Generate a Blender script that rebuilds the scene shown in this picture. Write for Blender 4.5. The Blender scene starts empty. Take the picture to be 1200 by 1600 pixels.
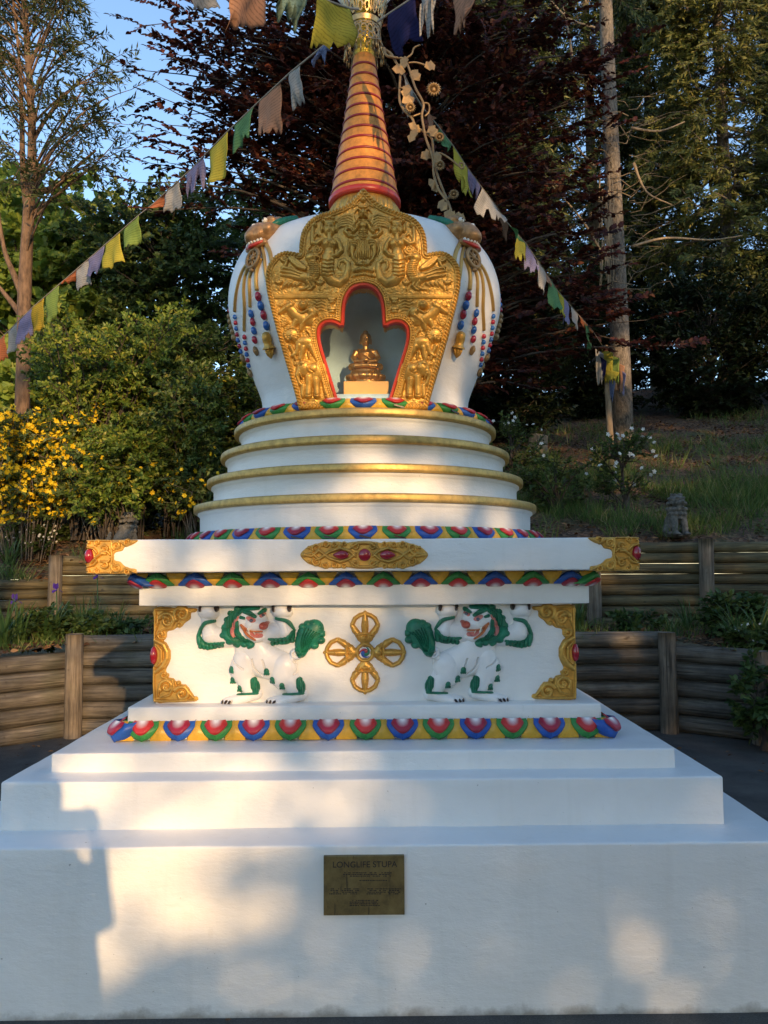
import bpy, bmesh, math, random
import numpy as np
from mathutils import Vector, Matrix, noise as mn
SC = bpy.context.scene
COL = SC.collection
rng = np.random.default_rng(7)
random.seed(7)
rad = math.radians

# ------------------------------------------------------------------ camera
F = 1172.06
YAW, PITCH, ROLL = rad(.5249), rad(4.1905), rad(-.3286)
CAM = np.array([0.0579, -4.3961, 1.6])
_f = np.array([math.sin(YAW)*math.cos(PITCH), math.cos(YAW)*math.cos(PITCH), math.sin(PITCH)])
_r0 = np.array([math.cos(YAW), -math.sin(YAW), 0.0])
_u0 = np.cross(_r0, _f)
_r = math.cos(ROLL)*_r0 + math.sin(ROLL)*_u0
_u = -math.sin(ROLL)*_r0 + math.cos(ROLL)*_u0

def at(px, py, Y):
    """real-world point at distance plane y=Y that the photo shows at (px,py); arrays allowed"""
    px = np.asarray(px, float); py = np.asarray(py, float)
    d = _f + _r*((px-600)/F)[..., None] - _u*((py-800)/F)[..., None]
    t = (np.asarray(Y, float)-CAM[1])/d[..., 1]
    return CAM + d*t[..., None]

cd = bpy.data.cameras.new('camera'); cam = bpy.data.objects.new('camera', cd); COL.objects.link(cam)
cd.sensor_fit = 'VERTICAL'; cd.sensor_height = 36; cd.lens = 36*F/1600; cd.clip_end = 600; cd.clip_start = 0.05
cam.matrix_world = Matrix(((_r[0], _u[0], -_f[0], CAM[0]), (_r[1], _u[1], -_f[1], CAM[1]), (_r[2], _u[2], -_f[2], CAM[2]), (0, 0, 0, 1)))
SC.camera = cam

# ------------------------------------------------------------------ world + sun
SUN_AZ, SUN_EL = rad(20), rad(13)          # sun stands behind the viewer, to the right
TA, TE = math.tan(SUN_AZ), math.tan(SUN_EL)/math.cos(SUN_AZ)
w = bpy.data.worlds.new('World'); SC.world = w; w.use_nodes = True
nt = w.node_tree; nt.nodes.clear()
sk = nt.nodes.new('ShaderNodeTexSky'); sk.sky_type = 'NISHITA'; sk.sun_disc = False
sk.sun_elevation = SUN_EL; sk.sun_rotation = math.pi - SUN_AZ
sk.altitude = 300; sk.air_density = 1.0; sk.dust_density = .3; sk.ozone_density = 2.4
bg = nt.nodes.new('ShaderNodeBackground'); bg.inputs[1].default_value = SKY_STRENGTH if 'SKY_STRENGTH' in globals() else .15
wo = nt.nodes.new('ShaderNodeOutputWorld')
nt.links.new(sk.outputs[0], bg.inputs[0]); nt.links.new(bg.outputs[0], wo.inputs[0])
sd = bpy.data.lights.new('sun', 'SUN'); sd.energy = 2.15; sd.angle = rad(.53); sd.color = (1, .66, .34)
so = bpy.data.objects.new('sun', sd); COL.objects.link(so)
sdir = Vector((-math.sin(SUN_AZ)*math.cos(SUN_EL), math.cos(SUN_AZ)*math.cos(SUN_EL), -math.sin(SUN_EL)))
so.rotation_euler = sdir.to_track_quat('-Z', 'Y').to_euler(); so.location = (6, -20, 9)
SC.view_settings.view_transform = 'Standard'; SC.view_settings.look = 'None'
SC.view_settings.exposure = 1.42; SC.view_settings.gamma = 1
SC.view_settings.use_curve_mapping = False
SC.view_settings.use_white_balance = True; SC.view_settings.white_balance_temperature = 6850; SC.view_settings.white_balance_tint = 10

# ------------------------------------------------------------------ materials
def nodes(name):
    m = bpy.data.materials.new(name); m.use_nodes = True
    t = m.node_tree; p = t.nodes['Principled BSDF']
    return m, t, p
def N(t, typ, **kw):
    n = t.nodes.new(typ)
    for k, v in kw.items(): setattr(n, k, v)
    return n
def ramp(t, fac, stops):
    n = t.nodes.new('ShaderNodeValToRGB'); e = n.color_ramp.elements
    while len(e) < len(stops): e.new(.5)
    for i, (p, c) in enumerate(stops):
        e[i].position = p; e[i].color = (*c, 1)
    t.links.new(fac, n.inputs[0]); return n.outputs[0]
def tex(t, scale=5, detail=4, rough=.55, coord='Object', stretch=None):
    tc = N(t, 'ShaderNodeTexCoord'); o = tc.outputs[coord]
    if stretch:
        mp = N(t, 'ShaderNodeMapping'); mp.inputs['Scale'].default_value = stretch
        t.links.new(o, mp.inputs[0]); o = mp.outputs[0]
    n = N(t, 'ShaderNodeTexNoise'); n.inputs['Scale'].default_value = scale
    n.inputs['Detail'].default_value = detail; n.inputs['Roughness'].default_value = rough
    t.links.new(o, n.inputs['Vector']); return n.outputs['Fac']
def bump(t, p, fac, strength=.3, dist=.01):
    b = N(t, 'ShaderNodeBump'); b.inputs['Strength'].default_value = strength; b.inputs['Distance'].default_value = dist
    t.links.new(fac, b.inputs['Height']); t.links.new(b.outputs[0], p.inputs['Normal'])
def mix(t, fac, a, b):
    m = N(t, 'ShaderNodeMix', data_type='RGBA')
    if isinstance(fac, (int, float)): m.inputs[0].default_value = fac
    else: t.links.new(fac, m.inputs[0])
    for s, v in ((6, a), (7, b)):
        if isinstance(v, tuple): m.inputs[s].default_value = (*v, 1)
        else: t.links.new(v, m.inputs[s])
    return m.outputs[2]
def paint(name, c, rough=.45, var=.12, scale=9, metal=0, bs=.15, bscale=60, bd=.004, coat=0, spec=.5):
    m, t, p = nodes(name)
    d = tuple(x*(1-var) for x in c); l = tuple(min(1, x*(1+var*.6)) for x in c)
    t.links.new(ramp(t, tex(t, scale, 5), [(.3, d), (.7, l)]), p.inputs['Base Color'])
    p.inputs['Roughness'].default_value = rough; p.inputs['Metallic'].default_value = metal
    p.inputs['Coat Weight'].default_value = coat; p.inputs['Specular IOR Level'].default_value = spec
    if bs: bump(t, p, tex(t, bscale, 4), bs, bd)
    return m

def white_plaster():
    m, t, p = nodes('white_paint')
    a = ramp(t, tex(t, 2.2, 6, .6), [(.25, (.69, .685, .665)), (.75, (.80, .795, .775))])
    dr = ramp(t, tex(t, 11, 4, .6, stretch=(1, 1, .07)), [(.56, (0, 0, 0)), (.78, (1, 1, 1))])
    a = mix(t, mix2(t, dr, .30), a, (.56, .55, .51))
    br = ramp(t, tex(t, 5, 7, .7, stretch=(.25, .25, 2.5)), [(.35, (0, 0, 0)), (.75, (1, 1, 1))])
    a = mix(t, mix2(t, br, .16), a, (.84, .835, .82))
    # scuffs: small darker flecks and streaks of grime, where they are
    v = ramp(t, tex(t, 34, 3, .5, stretch=(1, 1, .25)), [(.70, (0, 0, 0)), (.78, (1, 1, 1))])
    a = mix(t, mix2(t, v, .16), a, (.52, .50, .46))
    f = ramp(t, tex(t, 60, 2, .5), [(.77, (0, 0, 0)), (.785, (1, 1, 1))])
    a = mix(t, mix2(t, f, .6), a, (.22, .20, .17))
    # splash-back dirt along the bottom edge
    g = N(t, 'ShaderNodeNewGeometry'); sx = N(t, 'ShaderNodeSeparateXYZ'); t.links.new(g.outputs['Position'], sx.inputs[0])
    nz = tex(t, 9, 5, .65)
    ad = N(t, 'ShaderNodeMath', operation='MULTIPLY_ADD'); t.links.new(nz, ad.inputs[0]); ad.inputs[1].default_value = -.11
    t.links.new(sx.outputs[2], ad.inputs[2])
    gr = ramp(t, ad.outputs[0], [(0, (1, 1, 1)), (.03, (0, 0, 0))])
    mr = N(t, 'ShaderNodeMapRange'); t.links.new(ad.outputs[0], mr.inputs[0])
    mr.inputs[1].default_value = -.06; mr.inputs[2].default_value = -.025; mr.inputs[3].default_value = .75; mr.inputs[4].default_value = 0
    a = mix(t, mr.outputs[0], a, (.20, .17, .13))
    t.links.new(a, p.inputs['Base Color']); p.inputs['Roughness'].default_value = .42
    n1 = tex(t, 7, 9, .68, stretch=(.6, .6, 1.3)); bump(t, p, n1, .5, .014)
    return m
def mix2(t, col, k):
    m = N(t, 'ShaderNodeMath', operation='MULTIPLY'); t.links.new(col, m.inputs[0]); m.inputs[1].default_value = k
    return m.outputs[0]

def wood(name, c1, c2, c3):
    m, t, p = nodes(name)
    oi = N(t, 'ShaderNodeObjectInfo')
    tc = N(t, 'ShaderNodeTexCoord'); mp = N(t, 'ShaderNodeMapping'); mp.inputs['Scale'].default_value = (1.2, 16, 16)
    t.links.new(tc.outputs['Object'], mp.inputs[0])
    cb = N(t, 'ShaderNodeCombineXYZ'); mm = N(t, 'ShaderNodeMath', operation='MULTIPLY'); mm.inputs[1].default_value = 37
    t.links.new(oi.outputs['Random'], mm.inputs[0]); t.links.new(mm.outputs[0], cb.inputs[0]); t.links.new(mm.outputs[0], cb.inputs[1])
    t.links.new(cb.outputs[0], mp.inputs['Location'])
    n = N(t, 'ShaderNodeTexNoise'); n.inputs['Scale'].default_value = 2.2; n.inputs['Detail'].default_value = 7; n.inputs['Roughness'].default_value = .62
    t.links.new(mp.outputs[0], n.inputs['Vector'])
    a = ramp(t, n.outputs['Fac'], [(.28, c1), (.5, c2), (.75, c3)])
    b = ramp(t, tex(t, 3, 4, .6), [(.35, (.35, .35, .33)), (.7, (1, 1, 1))])
    mu = N(t, 'ShaderNodeMix', data_type='RGBA', blend_type='MULTIPLY'); mu.inputs[0].default_value = .75
    t.links.new(a, mu.inputs[6]); t.links.new(b, mu.inputs[7])
    mp2 = N(t, 'ShaderNodeMapping'); mp2.inputs['Scale'].default_value = (.9, 30, 30); t.links.new(tc.outputs['Object'], mp2.inputs[0]); t.links.new(cb.outputs[0], mp2.inputs['Location'])
    n2 = N(t, 'ShaderNodeTexNoise'); n2.inputs['Scale'].default_value = 1.7; n2.inputs['Detail'].default_value = 3; t.links.new(mp2.outputs[0], n2.inputs['Vector'])
    ck = ramp(t, n2.outputs['Fac'], [(.33, (1, 1, 1)), (.40, (0, 0, 0))])
    k = ramp(t, tex(t, 13, 2, .5, stretch=(.6, 1, 1)), [(.70, (0, 0, 0)), (.76, (1, 1, 1))])
    c = mix(t, mix2(t, k, .75), mu.outputs[2], (.03, .022, .015))
    c = mix(t, mix2(t, ck, .8), c, (.022, .017, .012))
    ms = ramp(t, tex(t, 2.6, 5, .65), [(.55, (0, 0, 0)), (.72, (1, 1, 1))]); c = mix(t, mix2(t, ms, .35), c, (.075, .08, .03))
    hv = N(t, 'ShaderNodeHueSaturation'); vv = N(t, 'ShaderNodeMapRange'); t.links.new(oi.outputs['Random'], vv.inputs[0]); vv.inputs[3].default_value = .68; vv.inputs[4].default_value = 1.2
    t.links.new(vv.outputs[0], hv.inputs['Value']); t.links.new(c, hv.inputs['Color']); c = hv.outputs[0]
    t.links.new(c, p.inputs['Base Color']); p.inputs['Roughness'].default_value = .85
    bump(t, p, n2.outputs['Fac'], .7, .02)
    return m

def leafmat(name, stops, rough=.5, trans=.35, spec=.4):
    m, t, p = nodes(name)
    g = N(t, 'ShaderNodeNewGeometry')
    c = ramp(t, g.outputs['Random Per Island'], stops)
    t.links.new(c, p.inputs['Base Color']); p.inputs['Roughness'].default_value = rough
    p.inputs['Specular IOR Level'].default_value = spec
    if trans:
        tr = N(t, 'ShaderNodeBsdfTranslucent'); t.links.new(c, tr.inputs[0])
        ms = N(t, 'ShaderNodeMixShader'); ms.inputs[0].default_value = trans
        o = t.nodes['Material Output']
        t.links.new(p.outputs[0], ms.inputs[1]); t.links.new(tr.outputs[0], ms.inputs[2]); t.links.new(ms.outputs[0], o.inputs[0])
    return m
def bark(name, c1, c2, sc=18, st=(1, 1, .25), b=.8):
    m, t, p = nodes(name)
    n = tex(t, sc, 6, .65, stretch=st)
    t.links.new(ramp(t, n, [(.3, c1), (.68, c2)]), p.inputs['Base Color']); p.inputs['Roughness'].default_value = .9
    bump(t, p, n, b, .03); return m

def clothmat(name, c):
    m, t, p = nodes(name)
    base = ramp(t, tex(t, 6, 4), [(.3, tuple(x*.78 for x in c)), (.7, c)])
    # faint block-printed lines of prayer script
    w_ = N(t, 'ShaderNodeTexWave', wave_type='BANDS', bands_direction='Z'); w_.inputs['Scale'].default_value = 14
    w_.inputs['Distortion'].default_value = 1.2; w_.inputs['Detail'].default_value = 3
    tc = N(t, 'ShaderNodeTexCoord'); t.links.new(tc.outputs['Object'], w_.inputs[0])
    n = tex(t, 70, 3, .7)
    mm = N(t, 'ShaderNodeMath', operation='MULTIPLY'); t.links.new(w_.outputs['Fac'], mm.inputs[0]); t.links.new(n, mm.inputs[1])
    k = ramp(t, mm.outputs[0], [(.36, (0, 0, 0)), (.46, (1, 1, 1))])
    c2 = mix(t, mix2(t, k, .5), base, tuple(x*.35 for x in c))
    t.links.new(c2, p.inputs['Base Color']); p.inputs['Roughness'].default_value = .9; p.inputs['Specular IOR Level'].default_value = .1
    tr = N(t, 'ShaderNodeBsdfTranslucent'); t.links.new(c2, tr.inputs[0])
    ms = N(t, 'ShaderNodeMixShader'); ms.inputs[0].default_value = .4
    t.links.new(p.outputs[0], ms.inputs[1]); t.links.new(tr.outputs[0], ms.inputs[2]); t.links.new(ms.outputs[0], t.nodes['Material Output'].inputs[0])
    return m
def heartmat(name, c, dark):
    """airbrushed petal heart: white at its upper middle, running out to red"""
    m, t, p = nodes(name)
    a = N(t, 'ShaderNodeAttribute', attribute_name='fade')
    n = tex(t, 30, 3)
    ad = N(t, 'ShaderNodeMath', operation='MULTIPLY_ADD'); t.links.new(n, ad.inputs[0]); ad.inputs[1].default_value = .18; t.links.new(a.outputs['Fac'], ad.inputs[2])
    t.links.new(ramp(t, ad.outputs[0], [(.22, (.86, .80, .78)), (.45, tuple(.5*x+.34 for x in c)), (.68, c), (1, dark)]), p.inputs['Base Color'])
    p.inputs['Roughness'].default_value = .45
    bump(t, p, tex(t, 40, 4), .12, .006)
    return m

M = {}
M['white'] = white_plaster()
M['relief_white'] = paint('relief_white', (.78, .77, .76), .35, .06, 14, bs=.25, bscale=25, bd=.006, coat=.1)
def goldmat(name, c, rough, metal):
    m, t, p = nodes(name)
    n = tex(t, 26, 6, .65)
    t.links.new(ramp(t, n, [(.28, tuple(x*.62 for x in c)), (.55, c), (.8, tuple(min(1, x*1.25) for x in c))]), p.inputs['Base Color'])
    r = N(t, 'ShaderNodeMapRange'); t.links.new(tex(t, 60, 4), r.inputs[0]); r.inputs[3].default_value = rough-.12; r.inputs[4].default_value = rough+.16
    t.links.new(r.outputs[0], p.inputs['Roughness']); p.inputs['Metallic'].default_value = metal
    bump(t, p, tex(t, 130, 4), .22, .003)
    return m
M['gold'] = goldmat('gold_paint', (.60, .335, .07), .38, .5)
M['gold_band'] = goldmat('gold_band_paint', (.56, .36, .11), .42, .5)
M['spire'] = goldmat('copper_gold', (.74, .285, .05), .38, .45)
M['red'] = paint('red_paint', (.52, .035, .015), .35, .2, coat=.15)
M['gem'] = paint('ruby_paint', (.33, .012, .025), .18, .25, 20, bs=.05, coat=.6)
M['ring_red'] = paint('ring_red', (.23, .012, .012), .4, .2)
M['green'] = paint('petal_green', (.03, .23, .05), .48, .3, 26, bs=.3, bscale=35, bd=.004)
M['blue'] = paint('petal_blue', (.012, .085, .38), .48, .3, 26, bs=.3, bscale=35, bd=.004)
M['yellow'] = paint('petal_yellow', (.64, .36, .035), .4, .18, 20)
M['heart_red'] = heartmat('heart_red', (.55, .03, .025), (.40, .015, .015))
M['heart_maroon'] = heartmat('heart_maroon', (.36, .012, .04), (.24, .008, .03))
M['mane'] = paint('mane_green', (.008, .165, .09), .45, .35, 25)
M['pink'] = paint('pink_paint', (.62, .20, .17), .4, .15)
M['orange'] = paint('orange_paint', (.55, .16, .05), .4, .15)
M['nose_red'] = paint('nose_red', (.52, .10, .06), .35, .15)
M['claw'] = paint('claw_brown', (.03, .015, .012), .35, .3)
M['eye_grey'] = paint('eye_grey', (.11, .11, .14), .25, .2, coat=.4)
M['bead_red'] = paint('bead_red', (.38, .015, .04), .25, .2, coat=.4)
M['bead_blue'] = paint('bead_blue', (.015, .12, .42), .25, .2, coat=.4)
M['tan'] = paint('mask_tan', (.42, .22, .085), .42, .4, 30, metal=.3, bs=.5, bscale=40, bd=.006)
M['strap'] = paint('strap_gold', (.52, .32, .095), .42, .25, metal=.45)
M['teeth'] = paint('teeth_white', (.8, .76, .66), .35, .06)
M['niche'] = paint('niche_paint', (.42, .60, .70), .6, .22, 5, bs=.3, bscale=30)
M['niche_floor'] = paint('niche_floor', (.42, .58, .64), .55, .12, 30)
M['bronze'] = goldmat('bronze', (.50, .27, .085), .3, .75)
M['block'] = paint('block_yellow', (.80, .43, .12), .55, .08, 12)
M['filigree'] = goldmat('filigree_brass', (.44, .29, .13), .34, .85)
M['vine'] = goldmat('vine_brass', (.33, .21, .095), .5, .5)
M['yellow_gold'] = goldmat('yellow_gold', (.70, .45, .05), .35, .5)
M['log_a'] = wood('weathered_log', (.06, .049, .037), (.15, .125, .095), (.27, .23, .175))
M['log_b'] = wood('mossy_log', (.055, .042, .02), (.155, .12, .055), (.27, .21, .105))
M['post'] = wood('post_wood', (.085, .065, .045), (.22, .17, .12), (.36, .29, .21))
M['stone'] = paint('stone', (.15, .138, .118), .9, .5, 24, bs=.9, bscale=45, bd=.012, spec=.2)
M['cord'] = paint('cord', (.30, .26, .20), .9, .2, bs=0)
M['pole'] = bark('pole_wood', (.16, .11, .065), (.34, .25, .16))

def plaquemat():
    m, t, p = nodes('tarnished_brass')
    n = tex(t, 16, 8, .7)
    a = ramp(t, n, [(.25, (.07, .052, .023)), (.5, (.175, .127, .05)), (.75, (.26, .195, .08))])
    s = ramp(t, tex(t, 30, 4, .6, stretch=(3, 1, .4)), [(.62, (0, 0, 0)), (.7, (1, 1, 1))])
    a = mix(t, mix2(t, s, .7), a, (.03, .025, .02))
    t.links.new(a, p.inputs['Base Color']); p.inputs['Metallic'].default_value = .45; p.inputs['Roughness'].default_value = .5
    bump(t, p, n, .2, .003); return m
M['plaque'] = plaquemat()
M['plaque_ink'] = paint('plaque_ink', (.012, .011, .012), .6, .2, bs=0)
def asphalt():
    m, t, p = nodes('asphalt')
    a = ramp(t, tex(t, 140, 4, .7), [(.3, (.045, .043, .04)), (.6, (.10, .095, .088)), (.8, (.20, .19, .175))])
    b = ramp(t, tex(t, 3.1, 9, .72), [(.35, (.5, .5, .5)), (.7, (1.2, 1.18, 1.12))])
    mu = N(t, 'ShaderNodeMix', data_type='RGBA', blend_type='MULTIPLY'); mu.inputs[0].default_value = 1
    t.links.new(a, mu.inputs[6]); t.links.new(b, mu.inputs[7])
    t.links.new(mu.outputs[2], p.inputs['Base Color']); p.inputs['Roughness'].default_value = .85
    bump(t, p, tex(t, 190, 3, .7), .7, .008); return m
M['asphalt'] = asphalt()
def soil():
    m, t, p = nodes('leaf_litter_soil')
    v = N(t, 'ShaderNodeTexVoronoi'); v.inputs['Scale'].default_value = 26
    tc = N(t, 'ShaderNodeTexCoord'); t.links.new(tc.outputs['Object'], v.inputs['Vector'])
    a = ramp(t, v.outputs['Color'], [(.15, (.03, .018, .01)), (.5, (.10, .05, .026)), (.85, (.19, .11, .06))])
    g = ramp(t, tex(t, 1.6, 5, .6), [(.5, (0, 0, 0)), (.62, (1, 1, 1))])
    a = mix(t, mix2(t, g, .6), a, (.05, .07, .018))
    t.links.new(a, p.inputs['Base Color']); p.inputs['Roughness'].default_value = .95
    bump(t, p, v.outputs['Distance'], .8, .03); return m
M['soil'] = soil()

# ------------------------------------------------------------------ object helpers
def wl(o):
    v = np.zeros(3)
    while o is not None:
        v += np.array(o.location); o = o.parent
    return v
def tag(o, label=None, cat=None, group=None, kind=None):
    if label: o['label'] = label
    if cat: o['category'] = cat
    if group: o['group'] = group
    if kind: o['kind'] = kind
    return o
def thing(name, loc, label, cat, group=None):
    o = bpy.data.objects.new(name, None); COL.objects.link(o); o.location = tuple(loc); o.empty_display_size = .1
    return tag(o, label, cat, group)
def link(name, me, parent=None, loc=(0, 0, 0), rot=None):
    o = bpy.data.objects.new(name, me); COL.objects.link(o)
    if parent is not None: o.parent = parent
    o.location = tuple(loc)
    if rot is not None: o.rotation_euler = rot
    return o
def rawmesh(name, V, faces, mat, smooth=True):
    """V (n,3); faces: list of lists OR (k,m) int array"""
    me = bpy.data.meshes.new(name)
    V = np.asarray(V, np.float32)
    if isinstance(faces, np.ndarray):
        k, m_ = faces.shape
        me.vertices.add(len(V)); me.vertices.foreach_set('co', V.ravel())
        me.loops.add(k*m_); me.loops.foreach_set('vertex_index', faces.astype(np.int32).ravel())
        me.polygons.add(k); me.polygons.foreach_set('loop_start', np.arange(0, k*m_, m_, dtype=np.int32))
        me.update(calc_edges=True)
    else:
        me.from_pydata(V.tolist(), [], faces); me.update()
    me.polygons.foreach_set('use_smooth', [smooth]*len(me.polygons))
    if isinstance(mat, (list, tuple)):
        for q in mat: me.materials.append(q)
    else: me.materials.append(mat)
    return me
class MB:
    def __init__(s): s.V = []; s.F = []
    def add(s, V, F):
        o = len(s.V); s.V.extend([tuple(v) for v in V]); s.F.extend([[i+o for i in f] for f in F])
    def box(s, a, b):
        x0, y0, z0 = a; x1, y1, z1 = b
        s.add([(x0, y0, z0), (x1, y0, z0), (x1, y1, z0), (x0, y1, z0), (x0, y0, z1), (x1, y0, z1), (x1, y1, z1), (x0, y1, z1)],
              [[0, 3, 2, 1], [4, 5, 6, 7], [0, 1, 5, 4], [1, 2, 6, 5], [2, 3, 7, 6], [3, 0, 4, 7]])
    def tube(s, P, R, n=8, cap=True):
        P = [Vector(p) for p in P]
        if not hasattr(R, '__len__'): R = [R]*len(P)
        rings = []; t0 = None; nrm = None
        for i, p in enumerate(P):
            t = (P[min(i+1, len(P)-1)]-P[max(i-1, 0)])
            if t.length < 1e-9: t = Vector((0, 0, 1))
            t.normalize()
            if nrm is None:
                a = Vector((0, 0, 1)) if abs(t.z) < .9 else Vector((1, 0, 0)); nrm = t.cross(a).normalized()
            else:
                nrm = (nrm - t*nrm.dot(t))
                if nrm.length < 1e-6: nrm = t.orthogonal()
                nrm.normalize()
            b = t.cross(nrm)
            rings.append([p + (nrm*math.cos(2*math.pi*k/n)+b*math.sin(2*math.pi*k/n))*R[i] for k in range(n)])
        V = [v for r in rings for v in r]; Fc = []
        for i in range(len(P)-1):
            for k in range(n):
                a = i*n+k; b_ = i*n+(k+1) % n
                Fc.append([a, b_, b_+n, a+n])
        if cap:
            Fc.append(list(range(n))[::-1]); Fc.append([(len(P)-1)*n+k for k in range(n)])
        s.add(V, Fc)
    def ell(s, c, r, R=None, nu=16, nv=10):
        V = []; Fc = []
        for j in range(nv+1):
            ph = math.pi*j/nv
            for i in range(nu):
                th = 2*math.pi*i/nu
                v = Vector((r[0]*math.sin(ph)*math.cos(th), r[1]*math.sin(ph)*math.sin(th), r[2]*math.cos(ph)))
                if R is not None: v = R @ v
                V.append(v+Vector(c))
        for j in range(nv):
            for i in range(nu):
                a = j*nu+i; b = j*nu+(i+1) % nu
                if j == 0: Fc.append([a, a+nu, b+nu])
                elif j == nv-1: Fc.append([a, a+nu, b])
                else: Fc.append([a, a+nu, b+nu, b])
        s.add(V, Fc)
    def lathe(s, prof, c=(0, 0), n=64, th0=0, th1=2*math.pi, closed=True):
        V = []; Fc = []; m_ = len(prof); cnt = n if closed else n+1
        for i in range(cnt):
            th = th0+(th1-th0)*i/n
            for (r, z) in prof: V.append((c[0]+r*math.sin(th), c[1]-r*math.cos(th), z))
        for i in range(n):
            for j in range(m_-1):
                a = i*m_+j; b = ((i+1) % cnt)*m_+j
                Fc.append([a, b, b+1, a+1])
        s.add(V, Fc)
    def mesh(s, name, mat, origin=(0, 0, 0), smooth=True):
        V = np.array(s.V)-np.array(origin)
        return rawmesh(name, V, s.F, mat, smooth)
    def build(s, name, mat, parent=None, loc=None, smooth=True):
        """world coords; the object's origin goes to `loc` (default: its parent's)"""
        o_ = wl(parent) if loc is None else np.array(loc)
        me = s.mesh(name, mat, o_, smooth)
        return link(name, me, parent, o_-wl(parent) if loc is not None else (0, 0, 0))
def from_arrays(name, V, Fc, mat, parent=None, smooth=True):
    V = np.asarray(V)-wl(parent)
    return link(name, rawmesh(name, V, Fc, mat, smooth), parent)
def autosmooth(o, ang=40):
    me = o.data
    bm = bmesh.new(); bm.from_mesh(me)
    bmesh.ops.recalc_face_normals(bm, faces=bm.faces)
    for e in bm.edges:
        if len(e.link_faces) == 2 and e.calc_face_angle(0) > rad(ang): e.smooth = False
    bm.to_mesh(me); bm.free(); return o

def plaster_box(name, a, b, mat, parent, r=.008, step=.07, amp=.0034, seed=0):
    """box with softly rounded, slightly uneven edges like hand-rendered masonry"""
    a = np.array(a, float); b = np.array(b, float); c = (a+b)/2; h = (b-a)/2
    def axis(hh):
        n = max(2, int(2*(hh-r)/step))
        return np.concatenate([[-hh, -hh+r*.3, -hh+r*.65], np.linspace(-hh+r, hh-r, n), [hh-r*.65, hh-r*.3, hh]])
    ax = [axis(x) for x in h]; V = []; Fc = []
    for k in range(3):
        i, j = [q for q in range(3) if q != k]
        U, W = np.meshgrid(ax[i], ax[j], indexing='ij')
        for s_ in (-1, 1):
            P = np.zeros((*U.shape, 3)); P[..., i] = U; P[..., j] = W; P[..., k] = s_*h[k]
            o = sum(len(x) for x in V); n, m_ = U.shape
            idx = np.arange(n*m_).reshape(n, m_)+o
            q = np.stack([idx[:-1, :-1], idx[1:, :-1], idx[1:, 1:], idx[:-1, 1:]], -1).reshape(-1, 4)
            flip = (s_ > 0) == (k == 1)
            Fc.append(q[:, ::-1] if flip else q); V.append(P.reshape(-1, 3))
    P = np.concatenate(V); Q = np.clip(P, -(h-r), h-r); d = P-Q; L = np.linalg.norm(d, axis=1, keepdims=True)
    nrm = d/np.maximum(L, 1e-9); P = Q+nrm*r
    for t_ in range(len(P)):
        p = Vector(P[t_]+c)*2.3+Vector((seed*7.1, seed*3.3, 0))
        P[t_] += nrm[t_]*(mn.noise(p)*amp+mn.noise(p*4.1)*amp*.45)
    me = rawmesh(name, P+c-wl(parent), np.concatenate(Fc), mat)
    bm = bmesh.new(); bm.from_mesh(me); bmesh.ops.remove_doubles(bm, verts=bm.verts, dist=1e-5)
    bmesh.ops.recalc_face_normals(bm, faces=bm.faces); bm.to_mesh(me); bm.free()
    return link(name, me, parent)

def sculpt(name, fill, voxel, mat, parent=None, it=4):
    """several overlapping lumps fused into ONE continuous surface"""
    mb = MB(); fill(mb)
    o_ = wl(parent)
    me = mb.mesh(name+'_raw', mat, o_); o = bpy.data.objects.new(name+'_raw', me); COL.objects.link(o)
    md = o.modifiers.new('r', 'REMESH'); md.mode = 'VOXEL'; md.voxel_size = voxel; md.use_smooth_shade = True
    sm = o.modifiers.new('s', 'SMOOTH'); sm.iterations = it; sm.factor = .5
    dg = bpy.context.evaluated_depsgraph_get(); dg.update()
    me2 = bpy.data.meshes.new_from_object(o.evaluated_get(dg)); me2.name = name
    if not me2.materials: me2.materials.append(mat)
    bpy.data.objects.remove(o); bpy.data.meshes.remove(me)
    me2.polygons.foreach_set('use_smooth', [True]*len(me2.polygons))
    return link(name, me2, parent)

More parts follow.
